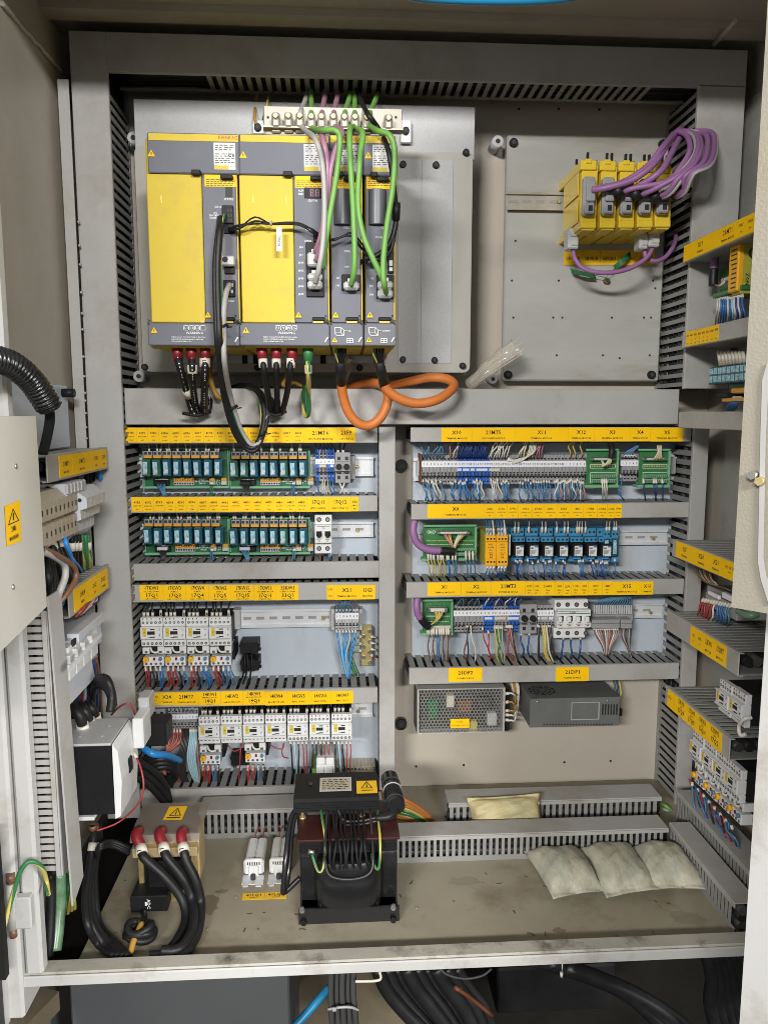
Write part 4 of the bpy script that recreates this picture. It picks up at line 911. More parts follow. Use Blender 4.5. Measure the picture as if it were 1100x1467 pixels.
# ================================================================== yellow I/O modules
YM, YMB = -.17, -.055
mods = []
for i, px in enumerate((832.5, 860, 887, 913.5, 939)):
    lab = ['yellow module with the exposed left side, first of five', 'second yellow module from the left on the steel plate', 'third yellow module, middle of the five on the steel plate', 'fourth yellow module, partly behind the purple cables', 'fifth yellow module, rightmost behind the purple cables'][i]
    e = 3*i*.35; t0, t1 = 229+e, 330-e*.4
    t = thing('io_module', lab, 'module', 'yellow modules on the steel plate', loc=W(px+12, t1, YM))
    mb = pbox(px, t0+8, px+22.5, t1-12, YM+.004, YMB, .001)
    pbox(px-.5, t0, px+22, t0+14, YM, YMB+.03, .0012, mb); pbox(px-1, t1-14, px+21.5, t1-3, YM, YMB+.03, .0015, mb); pbox(px+6, t0-2, px+15, t0+5, YM-.002, YM+.01, .001, mb); pbox(px+1, t1-6, px+19, t1, YM+.004, YM+.05, .001, mb)
    part('housing', mb, 'module_yellow', t)
    if i == 0:
        fx_, z1_, z0_ = W(px, 280, YM).x, W(px, t0+12, YM).z, W(px, t1-14, YM).z; zm = (z0_+z1_)/2
        part('side_panel', MB().box(fx_-.0014, fx_, YM+.016, YMB-.012, zm+.003, z1_, .0006).box(fx_-.0014, fx_, YM+.016, YMB-.012, z0_, zm-.003, .0006), 'module_yellow', t)
    c = part('connector', pbox(px+3, t0+23, px+20, t1-22, YM-.010, YM+.004, .003), 'grey_plastic', t)
    mb = pbox(px+8, t0+28, px+21, t1-42, YM-.016, YM-.009, .002); pbox(px+5, t1-40, px+19, t1-24, YM-.015, YM-.009, .002, mb)
    part('hood', mb, 'grey_plastic', c); part('hole', pbox(px+10, t1-36, px+16, t1-28, YM-.0155, YM-.0149), 'ink', c)
    mb = MB()
    for k in range(2 if i else 1): pbox(px+8+k*7, t0-11, px+11+k*7, t0+1, YM+.035, YM+.04, 0, mb)
    pbox(px-8, t0-1, px-5, t0+6, YM+.09, YM+.094, 0, mb)
    part('release_tab', mb, 'black', t)
    mods.append((px, t0, t1))
for (a, b, c, d, lab) in ((814, 326, 829, 356, 'grey plug under the first yellow module'), (929, 326, 945, 353, 'grey plug under the last yellow module'), (916, 328, 928, 356, 'grey plug behind the other one at right')):
    t = thing('grey_plug', lab, 'plug', 'grey plugs under the yellow modules', loc=W((a+c)/2, d, YM+.05)); yq = YM+.045
    part('plug_body', pbox(a, b, c, d, yq, yq+.03, .002), 'light_grey', t); part('rib', pbox(a+3, b+6, c-1, b+12, yq-.003, yq+.002, .0008).box(*[W(a+4, d-8, yq).x, W(c-2, d-8, yq).x, yq-.003, yq, W(a, d-5, yq).z, W(a, d-11, yq).z]), 'light_grey', t)
ts = thing('label_strip', 'yellow strip with five CB markings under the yellow modules', 'label', loc=W(872, 380, -.0345))
for i, s in enumerate(('CB101-B', 'CB101-B', 'CB100-2', 'CB100-1', 'CB100-C')):
    a, b = 807+i*26.2, 807+(i+1)*26.2; q = part('label_tag', pbox(a, 358.5, b-.3, 380, -.0353, -.0346), 'sticker_yellow', ts)
    p = W((a+b)/2, 370, -.0355); part('lettering', MB().text(s, p.x, p.z, 4.4*S(-.035), -.0355, sx=.85), 'ink', q)
r = random.Random(11); GP = 'purple cables looping from the yellow modules to the right duct'
big = [((848, 272, YM-.016), [(868, 269, YM-.03), (905, 258, YM-.04), (935, 236, YM-.045), (952, 212, -.19), (966, 192, -.13), (976, 184, -.07)], 'purple cable plugged into the first yellow module, lowest over the others'),
       ((855, 270, YM-.02), [(890, 262, YM-.032), (925, 240, YM-.04), (948, 212, YM-.03), (962, 196, -.15), (972, 187, -.07)], 'purple cable lying on the one from the first module'),
       ((882, 280, YM-.012), [(912, 268, YM-.03), (945, 246, YM-.05), (960, 222, -.19), (972, 200, -.14), (984, 187, -.07)], 'purple cable from the second yellow module')]
for a, P, lab in big:
    cable('bus_cable', [a]+P, .0055, 'purple', lab, 'cable', GP, n=12)
for i in range(8):
    j = lambda k: r.uniform(-k, k); o = i*3.3+r.uniform(-2.2, 2.2)
    st = [(884, 279), (908, 280), (910, 282), (934, 285), (936, 287), (955, 282), (957, 284), (960, 286)][i]
    P = [(st[0], st[1], YM-.012), (st[0]+22+j(2), st[1]-9, YM-.035-i*.003), (955+o*1.6, 258-o*.3+j(2), YM-.05-i*.004), (977+o*1.7+j(1), 236-j(2), YM-.05-i*.004), (988+o*1.55, 214+j(2), YM-.04), (984+o*1.6, 197-o*.2+j(2), -.17), (973+o, 189+j(2), -.14), (962+o*.6, 193+j(2), -.11), (962+o*.5, 200, -.07)]
    cable('bus_cable', P, .0047 if i % 3 != 1 else .0030, 'purple' if i % 3 != 1 else 'grey_wire', ['purple cable from the second module, turning over in the loop', 'thin grey cable innermost in the purple loop', 'purple cable from the third module, inside the loop', 'purple cable from the fourth module, inside the loop', 'thin grey cable in the middle of the purple loop', 'purple cable from the fifth module, outer side of the loop', 'purple cable second from the outside of the loop', 'thin grey cable outermost in the purple loop'][i], 'cable', GP, n=10)
for k, (px, py) in enumerate(((885, 274), (910, 278), (938, 281), (968, 279))):
    c = W(px, py, YM-.025); solo('cable_tie', MB().cyl(c+Vector((-.006, .004, -.003)), c+Vector((.006, -.004, .003)), .011, n=14), 'black_rubber', ['black tape wrap on the second purple cable', 'black tape wrap on the third purple cable', 'black tape wrap on the fourth purple cable', 'black tape wrap on the fifth purple cable'][k], 'tape wrap', 'black tape wraps behind the plugs')
cable('bus_cable', [(820, 356, YM+.06), (824, 372, -.12), (838, 386, -.125), (868, 391, -.13), (900, 385, -.13), (925, 370, -.125), (936, 352, YM+.06)], .0042, 'purple', 'purple cable hanging between the two grey plugs', 'cable')
cable('bus_cable', [(922, 355, YM+.06), (926, 370, -.11), (940, 374, -.11), (955, 366, -.10), (966, 348, -.09), (968, 332, -.06)], .0042, 'purple', 'short purple cable curving from the grey plug into the right duct', 'cable')
for k, (x0_, y0_, x1_, y1_) in enumerate(((880, 384, 902, 364), (818, 388, 852, 396))):
    mb = MB()
    for i in range(6):
        a = Vector((0, 0, 0)); d = (i-2.5)*1.2
        mb.tube(px_path([(x0_+d*.5, y0_+d, -.05), ((x0_+x1_)/2+d*.4, (y0_+y1_)/2+d*.8, -.06), (x1_+d*.3, y1_+d, -.05)]), .0011, 5, 0, 4)
    mb.tube(px_path([(x0_, y0_, -.055), (868, 398, -.05), (872, 404, -.045)]), .0008, 4)
    solo('wire_coil', mb, 'green_wire', ['small tied coil of dark wire over the CB100 label', 'small tied coil of dark wire left of the screw on the steel plate'][k], 'wire coil')
p = W(868, 403, -.034); solo('screw', MB().cyl(p, p+Vector((0, -.008, 0)), .0065, .005, 12), 'brown_wire', 'rusty earthing screw below the yellow CB labels', 'screw')
# ================================================================== left rows: relay boards
def lbox(mb, s, x0, x1, y0, y1, z0, z1, c=0.0, m=0):      # local box in photo pixels (s = metres per pixel), y in metres
    return mb.box(x0*s, x1*s, y0, y1, z0*s, z1*s, c, m)
sr = S(-.07)
def relay_meshes(green):
    b = MB(); lbox(b, sr, 0, 11.5, -.074, -.040, 0, 24, .0012)
    f = MB(); lbox(f, sr, 1, 7.4, -.0748, -.0739, 2.5, 20.5, .0003)
    c = MB(); lbox(c, sr, 2, 6.4, -.0755, -.0747, 4, 10, .0003).tube([(2.4*sr, -.0752, 18*sr), (6*sr, -.0752, 17*sr), (6*sr, -.0752, 12*sr)], .0006, 4, 0, 3)
    return b.mesh('relay', 'relay_green' if green else 'relay_blue'), f.mesh('relay_window', 'relay_sheen'), c.mesh('relay_coil', 'cool_plastic' if not green else 'light_grey')
RM = {g: relay_meshes(g) for g in (False, True)}
pm = MB(); lbox(pm, sr, 0, 12, -.060, -.040, 0, 10.5, .0006).box(1*sr, 5*sr, -.0604, -.0598, 5.4*sr, 9*sr, m=2).box(7*sr, 11*sr, -.0604, -.0598, 5.4*sr, 9*sr, m=2); lbox(pm, sr, .3, 11.7, -.0625, -.0595, .3, 4.2, .0006, 1)
PLUG = pm.mesh('terminal_plug', ['grey_plastic', 'lever_orange', 'ink'])
def board(x0, x1, y0, y1, label, greens, n8=8, xr0=4, pitch=14.6, off=0):
    t = thing('relay_board', label, 'relay board', 'green relay boards', loc=W((x0+x1)/2, y1, -.04))
    tr = pbox(x0, y0, x1, y0+3, -.045, -.026, .001); pbox(x0, y1-3.5, x1, y1, -.045, -.026, .001, tr); pbox(x1-2.5, y0+3, x1, y1-3.5, -.045, -.026, .001, tr); pbox(x0, y0+3, x0+1.5, y1-3.5, -.045, -.026, .001, tr)
    part('tray', tr, 'tray_green', t)
    part('circuit_board', pbox(x0+1.5, y0+3, x1-2.5, y1-3.5, -.040, -.038), 'pcb_green', t)
    base = t.location
    for i in range(n8):
        px = x0+xr0+i*pitch; p = W(px, y0+41.5+off, -.07); bm, fm, cm = RM[i in greens]
        o = part('relay', bm, None, t); o.location = Vector((p.x+RND.uniform(-.0005, .0005), RND.uniform(-.0015, .001), p.z+RND.uniform(-.0006, .0006)))-base; o.rotation_euler = (0, RND.uniform(-.035, .035), 0)
        w = part('relay_window', fm, None, o); part('relay_coil', cm, None, o)
    for i in range(n8+1):
        px = x0+xr0+2+i*13.6; p = W(px, y0+15.6+off, -.055)
        if px+11 > x1-2: continue
        o = part('terminal_plug', PLUG, None, t); o.location = Vector((p.x, 0, p.z))-base
    yb = -.046
    part('marker', pbox(x0+6, y1-13.5, x0+12, y1-7, -.0395, -.0385), 'cream', t)
    mb = pbox(x0+15, y1-12, x0+38, y1-4.5, yb, -.038, .001); pbox(x0+17, y1-12.5, x0+36, y1-14, -.05, -.038, .0006, mb, 1)
    part('ribbon_socket', mb, ['black', 'light_grey'], t)
    mb = pbox(x0+44, y1-15.5, x0+73, y1-9.5, -.052, -.038, .0006); pbox(x0+44, y1-9.5, x0+73, y1-4.5, -.050, -.038, .0006, mb, 1)
    for i in range(8): pbox(x0+45+i*3.6, y1-8.4, x0+47.4+i*3.6, y1-6, -.0504, -.05, 0, mb, 2)
    lb = part('lever_block', mb, ['lever_orange', 'light_grey', 'ink'], t)
    mb = MB()
    for i in range(8): p = W(x0+46.5+i*3.5, y1-12.5, -.0524); mb.text(str(i+1), p.x, p.z, 3.6*S(-.05), -.0524)
    part('lettering', mb, 'ink', lb)
    mb = MB()
    for s_, dy in (('8 RELAYS', 13.5), ('RELAY MODULE', 10.5), ('FM-10', 7.5)): p = W(x0+85, y1-dy, -.0402); mb.text(s_, p.x, p.z, 2.2*S(-.04), -.0402)
    part('board_print', mb, 'ink_white', t)
    for a in (95, 112):
        mb = pbox(x0+a, y1-15.5, x0+a+8, y1-11, -.050, -.038, .0005); pbox(x0+a, y1-11, x0+a+8, y1-5.5, -.048, -.038, .0005, mb, 1)
        part('lever_plug', mb, ['lever_orange', 'light_grey'], t)
    mb = MB(); r = random.Random(int(x0+y0))
    for i in range(14): a = x0+104+r.uniform(0, 6); b = y1-6-r.uniform(0, 9); pbox(a, b, a+1.3, b+1, -.042, -.038, 0, mb)
    part('solder_point', mb, 'light_grey', t, kind='stuff')
    return t
board(205, 328.5, 641, 700, 'relay board at the left of the top row, its first two relays greenish', {0, 1}, xr0=0)
board(329, 444.5, 642, 700, 'relay board at the right of the top row, ending beside the blue terminals', {0, 5, 1}, xr0=1.5, pitch=14.1)
board(207, 328.5, 740, 795, 'relay board at the left of the second row, all relays blue', set(), xr0=-.5, off=-1.8)
board(329, 444.5, 741, 795, 'relay board at the right of the second row, beside the two pole breaker', {5}, xr0=1.5, pitch=14.1, off=-1.8)
r = random.Random(21)
for (ya, yt, xs, lab) in ((647, 636, (214, 226, 240, 255, 268, 282, 295, 309), 'pale sleeved wires entering the first relay board of the top row'), (647, 636, (336, 350, 362, 375, 388, 401, 416, 428), 'pale sleeved wires entering the second relay board of the top row'), (744, 735, (216, 229, 243, 256, 270, 283, 298, 312), 'pale sleeved wires entering the first relay board of the second row'), (744, 735, (335, 348, 362, 376, 389, 402, 417, 429), 'pale sleeved wires entering the second relay board of the second row')):
    for x in xs:
        for k in range(r.choice((1, 2, 2))):
            dx = r.uniform(-3, 3)
            wire([(x+k*3.5, ya+1, -.056), (x+k*3.5+dx*.4, ya-4, -.062), (x+k*3.5+dx, yt-3, -.066)], .0013, r.choice(('white_wire', 'grey_wire', 'mauve')), 'short '+lab.replace('wires entering', 'wire entering'), lab, ((.001, .010, .0021, 'sleeve'),), sub=3)
# ribbon tails of the boards and little blue pairs
for k, (x, y, m, lab) in enumerate(((231, 694, 'steel_blue_wire', 'grey blue ribbon tail from the first board of the top row'), (352, 694, 'dark_wire', 'dark ribbon tail from the second board of the top row'), (233, 788, 'dark_wire', 'dark ribbon tail from the first board of the second row'), (351, 788, 'steel_blue_wire', 'grey blue ribbon tail from the second board of the second row'))):
    t = thing('ribbon_tail', lab, 'cable', 'ribbon tails of the relay boards', loc=W(x, y, -.05))
    part('connector', pbox(x-8, y-4, x+7, y+1, -.056, -.046, .001), 'cool_plastic' if k in (2, 3) else 'black', t)
    mb = MB()
    for i in range(6): mb.tube(px_path([(x-6+i*2.4, y-1, -.054), (x-2+i*1.4, y+6, -.062), (x+2+i*.9-(4 if k in (2,) else 0), y+14, -.066), (x+i*.6-(5 if k == 2 else 0), y+21, -.06)]), .0011, 5, 0, 4)
    part('core', mb, m, t)
for (x, y, m) in ((303, 695, 'green_wire'), (420, 695, 'blue_wire'), (303, 790, 'blue_wire'), (421, 790, 'steel_blue_wire')):
    lab = {(303, 695): 'thin green pair below the first board of the top row', (420, 695): 'thin blue pair below the second board of the top row', (303, 790): 'thin blue pair below the first board of the second row', (421, 790): 'thin blue pair below the second board of the second row'}[(x, y)]
    for d in (0, 2.4): wire([(x+d, y-5, -.049), (x+d-1, y+4, -.06), (x+d*2-2, y+17, -.06)], .0011, m, lab, lab.replace('thin', 'wires of the thin'), ((.0, .008, .002, 'sleeve'),))

# ---- terminals, one by one
def term_meshes(h, depth, levels=3, wpx=5.1):
    out = {}
    s = S(-.06); w = wpx*s; H = h*s
    b = MB().box(.0002, w-.0002, -depth, -.016, H*.30, H*.70, .0005).box(.0002, w-.0002, -depth+.012, -.016, 0, H, .0006)
    d = MB()
    for z in (.86, .76): d.box(w*.22, w*.78, -depth+.0115, -depth+.0121, H*(z-.03), H*(z+.03))
    for z in (.40, .33, .22, .10): d.box(w*.22, w*.78, (-depth if z > .3 else -depth+.012)-.0004, (-depth if z > .3 else -depth+.012)+.0002, H*(z-.022), H*(z+.028))
    for m in ('grey_plastic', 'terminal_blue', 'light_grey', 'tan_block'): out[m] = b.mesh('terminal', m)
    out['d'] = d.mesh('clamp_hole', 'ink'); out['w'] = w; out['H'] = H
    return out
TM = term_meshes(42, .066)
def strip(label, x0, x1, y0, y1, colours, marker=(0.24, 0.43), links=(), tm=None, yt=-.066, cat='terminal strip'):
    """colours = ((until_pixel, material), ...)"""
    h = y1-y0; tm = tm or TM; mid = W((x0+x1)/2, y1, -.06)
    t = thing('terminal_strip', label, cat, 'rows of clamped terminals', loc=(mid.x, -.02, mid.z))
    n = int(round((x1-x0)/5.1)); X0, X1 = W(x0, (y0+y1)/2, -.06).x, W(x1, (y0+y1)/2, -.06).x; w = (X1-X0)/n
    for i in range(n):
        px = x0+(i+.5)*(x1-x0)/n; m = [c for e, c in colours if px <= e][0]
        o = part('terminal', tm[m], None, t); o.location = (X0+i*w-mid.x, .02, 0); o.scale = (w/tm['w'], 1, (h*S(-.06))/tm['H'])
        part('clamp_hole', tm['d'], None, o)
    if marker:
        part('marker_strip', pbox(x0, y0+h*marker[0], x1, y0+h*marker[1], yt-.0012, yt+.004, .0003), 'label_white', t)
        mb = MB()
        for i in range(n):
            a = x0+(i+.5)*(x1-x0)/n; p = W(a, y0+h*sum(marker)/2, yt-.0014); mb.text(str(i % 40+1), p.x, p.z, h*(marker[1]-marker[0])*.38*S(yt), yt-.0014)
        part('lettering', mb, 'ink_grey', t)
    for (a, b, m) in links: part('jumper_bar', pbox(a, y0+h*.47, b, y0+h*.53+1, yt-.0022, yt, .0003), m, t)
    return t
strip('short strip of blue and grey terminals beside the round fuse holders', 452, 479.5, 644, 690, ((457, 'terminal_blue'), (468, 'grey_plastic'), (480, 'terminal_blue')), marker=(.30, .46), links=((457, 467, 'cream'), (473, 478, 'white_plastic')))
def fuse_pair(label, x0, x1, y0, y1):
    t = thing('fuse_holder', label, 'fuse holder', 'grey double fuse holders', loc=W((x0+x1)/2, y1, -.05)); w = (x1-x0)/2; h = y1-y0
    mb = pbox(x0, y0, x1, y1, -.062, -.016, .001); pbox(x0-.5, y0+h*.30, x1+.5, y0+h*.62, -.070, -.06, .001, mb)
    part('body', mb, 'grey_plastic', t)
    for i in range(2):
        cx = x0+w*(i+.5); p = W(cx, y0+h*.47, -.0702)
        part('fuse_cap', MB().cyl(p, p+Vector((0, -.007, 0)), w*.40*S(-.07), w*.36*S(-.07), 14).box(p.x-.0028, p.x+.0028, p.y-.0074, p.y-.007, p.z-.0005, p.z+.0005, m=1), ['black', 'dark_grey'], t)
        mb = MB()
        for f in (.20, .82): pbox(cx-2.2, y0+h*f-2.5, cx+2.2, y0+h*f+2.5, -.0626, -.062, 0, mb)
        pbox(cx-4, y0+h*.64, cx+4, y0+h*.68, -.0704, -.07, 0, mb)
        part('clamp_hole', mb, 'ink', t)
    return t
fuse_pair('grey double fuse holder with round black caps in the top left row', 480, 502, 648, 692)
part('end_clamp', pbox(502, 653, 509, 687, -.045, -.016, .001), 'grey_plastic', fuse_pair('grey double fuse holder between the blue terminals and the four pole breaker', 744.5, 769, 866, 908))
fuse_pair('grey double fuse holder behind the main breaker in the lowest left row', 217, 237, 1016, 1048)
for (x, lab, m) in ((455, 'blue', 'blue_wire'), (463, 'pale', 'white_wire'), (466, 'pale', 'white_wire'), (470, 'yellow', 'yellow_wire'), (474, 'blue', 'blue_wire'), (478, 'blue', 'blue_wire')):
    wire([(x, 686, -.056), (x-2+(x % 3), 697, -.066), (x+3, 709, -.06)], .0014, m, lab+' wire below the short blue and grey terminal strip', lab+' wires below the short blue and grey terminals')
for x in (453, 460, 465, 471, 476): wire([(x, 650, -.058), (x+1, 643, -.064), (x-2, 634, -.07)], .0013, 'dark_blue_wire', 'dark blue wire above the short blue and grey terminal strip', 'dark blue wires above the short terminal strip')
for x in (484, 491): wire([(x, 650, -.058), (x+1, 643, -.062), (x+4, 634, -.07)], .0017, 'dark_wire', 'dark wire with pale sleeve above the round fuse holders at upper left', 'dark wires above the round fuse holders', ((.0, .008, .0028, 'sleeve'),))
for x, e in ((486, 494), (494, 487)): wire([(x, 691, -.058), (x+(e-x)*.4, 698, -.066), (e, 708, -.06)], .0018, 'white_wire', 'white wire crossing below the round fuse holders at upper left', 'white wires crossing below the fuse holders')

# ---- breakers
def breaker(label, x0, x1, y0, y1, poles, green=False):
    t = thing('circuit_breaker', label, 'circuit breaker', 'white miniature circuit breakers', loc=W((x0+x1)/2, y1, -.08)); w = (x1-x0)/poles; h = y1-y0
    mb = pbox(x0, y0, x1-(4 if green else 0), y0+h*.27, -.070, -.016, .001); pbox(x0+(4 if green else 0), y0+h*.27, x1, y0+h*.74, -.084, -.016, .0012, mb); pbox(x0-(1 if green else 0), y0+h*.74, x1-(8 if green else 0), y1, -.070, -.016, .001, mb)
    part('body', mb, 'white_plastic', t)
    mb = MB(); lv = MB(); pr = MB()
    for i in range(poles):
        cx = x0+w*(i+.5)+(2 if green else 0)
        for f in (.13, .87):
            p = W(cx-(3 if green else 0), y0+h*f, -.0702); part('screw', MB().cyl(p, p+Vector((0, -.0006, 0)), .0048, n=12).cyl(p+Vector((0, -.0006, 0)), p+Vector((0, -.0009, 0)), .003, n=10, m=1), ['dark_grey', 'steel'], t)
        pbox(cx-w*.33, y0+h*.43, cx+w*.33, y0+h*.56, -.0846, -.084, 0, mb)
        pbox(cx-w*.2, y0+h*.455, cx+w*.22, y0+h*.60, -.096, -.084, .0015, lv)
        pbox(cx-w*.38, y0+h*.615, cx+w*.38, y0+h*.72, -.0845, -.084, 0, pr)
        pbox(cx-w*.3, y0+h*.64, cx+w*.2, y0+h*.65, -.0848, -.0844, 0, pr, 1); pbox(cx-w*.12, y0+h*.67, cx+w*.12, y0+h*.69, -.0848, -.0844, 0, pr, 2)
    part('lever_slot', mb, 'ink', t); part('lever', lv, 'white_plastic' if green else 'black', t); part('printed_field', pr, ['white_paper', 'ink_grey', 'red'], t)
    if green: part('green_line', pbox(x0+5, y0+h*.355, x1-1, y0+h*.375, -.0845, -.084), 'green_wire', t)
    mb = pbox(x0+3, y0+h*.30, x1-3, y0+h*.31, -.0845, -.084); 
    p = W((x0+x1)/2, y0+h*.335, -.0846); mb.text('C2' if not green else 'C60N', p.x, p.z, 2.6*S(-.084), -.0846); part('lettering', mb, 'ink_grey', t)
    return t
breaker('two pole breaker with black levers right of the lower relay boards', 451, 475.5, 737, 793, 2)
breaker('four pole breaker with white levers in the lowest right row', 794, 846, 859, 914, 4, True)
wire([(458, 792, -.06), (459, 799, -.066), (460, 806, -.06)], .0017, 'brown_wire', 'brown wire below the two pole breaker', 'wires below the two pole breaker')
wire([(470, 792, -.06), (472, 798, -.066), (475, 804, -.06)], .0017, 'blue_wire', 'blue wire below the two pole breaker', 'wires below the two pole breaker')

# ---- contactors
sc = S(-.10)
def contactor_parts(root, w, h, linked):
    """local frame: origin at the lower left of the front face, y 0 at the mounting plate"""
    P = lambda n, mb, m: part(n, mb.mesh(n, m), None, root)
    b = MB(); lbox(b, sc, .6, w-.2, -.088, -.016, 2, h-2, .001)
    P('base', b, 'black')
    f = MB(); lbox(f, sc, .3, w-.3, -.097, -.086, h*.70, h, .001); lbox(f, sc, .3, w-.3, -.103, -.086, h*.255, h*.695, .0012); lbox(f, sc, .3, w-.3, -.097, -.086, 0, h*.25, .001)
    P('front', f, 'white_plastic')
    s_ = MB()
    for i in range(5):
        x = w*(.13+.185*i)
        s_.cyl((x*sc, -.0971, h*.83*sc), (x*sc, -.0977, h*.83*sc), .0026, n=8).cyl((x*sc, -.0977, h*.83*sc), (x*sc, -.0979, h*.83*sc), .0013, n=6, m=1)
        if linked: lbox(s_, sc, x-1.7, x+1.7, -.0976, -.097, h*.12, h*.145)
        else: s_.cyl((x*sc, -.0971, h*.10*sc), (x*sc, -.0977, h*.10*sc), .0028, n=8).cyl((x*sc, -.0977, h*.10*sc), (x*sc, -.0979, h*.10*sc), .0012, n=6, m=1)
    P('screw', s_, ['ink_grey', 'light_grey'])['kind'] = 'stuff'
    k = MB(); lbox(k, sc, w*.33, w*.66, -.1036, -.103, h*.44, h*.555); lbox(k, sc, w*.47, w*.66, -.1036, -.103, h*.60, h*.635); lbox(k, sc, w*.47, w*.66, -.1036, -.103, h*.335, h*.37); lbox(k, sc, w*.34, w*.5, -.1034, -.103, h*.325, h*.345)
    P('actuator', k, 'ink')
    l = MB(); lbox(l, sc, w*.13, w*.29, -.1040, -.103, h*.38, h*.66, .0003)
    q = P('rating_sticker', l, 'drive_yellow'); part('lettering', MB().text('K', 0, 0, .003, 0).xf(Matrix.Translation((w*.21*sc, -.1042, h*.52*sc)) @ Matrix.Rotation(math.radians(90), 4, 'Y')).mesh('lettering', 'ink_grey'), None, q)
    m_ = MB(); lbox(m_, sc, w*.83, w*.91, -.1034, -.103, h*.585, h*.60); lbox(m_, sc, w*.86, w*.88, -.1034, -.103, h*.62, h*.66); lbox(m_, sc, w*.84, w*.88, -.1034, -.103, h*.38, h*.42); lbox(m_, sc, w*.87, w*.90, -.1034, -.103, h*.42, h*.45); lbox(m_, sc, w*.04, w*.96, -.1032, -.103, h*.665, h*.672); lbox(m_, sc, w*.04, w*.96, -.1032, -.103, h*.278, h*.284)
    P('front_marking', m_, 'ink_grey')
    rd = MB()
    for i in (0, 1, 2, 4): lbox(rd, sc, w*(.11+.185*i), w*(.145+.185*i), -.0976, -.097, h*.93, h*.985)
    P('red_mark', rd, 'red')['kind'] = 'stuff'
    if linked:
        a = MB(); lbox(a, sc, 0, w, -.1048, -.101, h*.675, h*.705, .0006); lbox(a, sc, 0, w, -.1048, -.096, h*.225, h*.265, .0006)
        P('interlock_bar', a, 'white_plastic')
CP = {}
def contactor(label, x0, x1, y0, y1, linked=False, group='white contactors', key=None):
    k = key or (round(x1-x0), round(y1-y0), linked)
    p = W(x0, y1, -.10); loc = Vector((p.x, 0, p.z))
    if k in CP: return dup(CP[k], loc, label)
    t = thing('contactor', label, 'contactor', group, loc=(0, 0, 0)); contactor_parts(t, x1-x0, y1-y0, linked); t.location = loc; CP[k] = t; return t
names3 = ('17KW1', '17KW3', '17KW4', '17KW5')
for i, x in enumerate((202, 234.6, 267.2, 299.8)): contactor('white contactor below the yellow %s tag' % names3[i], x, x+32.4, 884-.3*i, 927-.3*i, group='contactors in the third left row', key=(32, 43, False))
for i, x in enumerate((285, 316.6, 348.4, 380)): contactor('white linked contactor below the yellow 14KW%d tag' % (i+1), x, x+31.6, 1025-.9*i, 1067-.9*i, True, group='contactors in the lowest left row', key=(31, 42, True))
for i, x in enumerate((411.7, 443.2, 474.7)): contactor('white contactor below the yellow 14KW%d tag' % (i+5), x, x+31.2, 1022.5-.7*i, 1063-.7*i, group='contactors in the lowest left row', key=(31, 41, False))
# ---- overload relays
def overload_parts(root, w, h):
    P = lambda n, mb, m: part(n, mb.mesh(n, m), None, root)
    b = MB(); lbox(b, sc, 2, w+4, -.070, -.016, 4, h-1, .001); lbox(b, sc, 3, w-2, -.080, -.06, h*.55, h, .001)
    P('base', b, 'black')
    f = MB(); lbox(f, sc, 0, w, -.090, -.066, 0, h*.47, .0012); P('front', f, 'white_plastic')
    c = MB(); lbox(c, sc, -1, w*.31, -.088, -.04, h*.60, h*.93, .001); lbox(c, sc, w*.70, w+1, -.088, -.04, h*.60, h*.98, .001); P('clamp_block', c, 'white_plastic')
    k = MB(); lbox(k, sc, w*.08, w*.22, -.0884, -.088, h*.64, h*.76); lbox(k, sc, w*.77, w*.92, -.0884, -.088, h*.64, h*.76)
    for i in range(4): x = w*(.15+.235*i); k.cyl((x*sc, -.0901, h*.13*sc), (x*sc, -.0907, h*.13*sc), .0026, n=8)
    P('clamp_hole', k, 'ink_grey')
    d = MB().cyl((w*.15*sc, -.090, h*.36*sc), (w*.15*sc, -.096, h*.36*sc), .0058, .0052, 14).box(w*.15*sc-.0004, w*.15*sc+.0004, -.0964, -.096, h*.30*sc, h*.42*sc, m=1); P('setting_dial', d, ['safety_orange', 'ink_grey'])
    e = MB(); lbox(e, sc, w*.50, w*.60, -.0925, -.09, h*.31, h*.45, .0005); P('test_button', e, 'red')
    g = MB().cyl((w*.85*sc, -.090, h*.38*sc), (w*.85*sc, -.0945, h*.38*sc), .0036, n=10); P('reset_button', g, 'steel_blue_wire')
    j = MB().tube([(w*.33*sc, -.084, h*.93*sc), (w*.45*sc, -.090, h*.76*sc), (w*.62*sc, -.091, h*.70*sc), (w*.76*sc, -.088, h*.72*sc)], .0021, 7); P('jumper_wire', j, 'white_wire')
OP = []
def overload(label, x, y1, group):
    p = W(x, y1, -.10); loc = Vector((p.x, 0, p.z))
    if OP: o = dup(OP[0], loc, label); o['group'] = group; return o
    t = thing('overload_relay', label, 'overload relay', group, loc=(0, 0, 0)); overload_parts(t, 29.5, 30); t.location = loc; OP.append(t)
for i, x in enumerate((204, 235.5, 268.5, 301)): overload('overload relay with orange dial under the %s contactor' % names3[i], x, 957.3-.3*i, 'overload relays in the third left row')
for x, y, n in ((286.5, 1099, '14KW1'), (350.8, 1096, '14KW3')): overload('overload relay with orange dial under the %s contactor' % n, x, y, 'overload relays in the lowest left row')
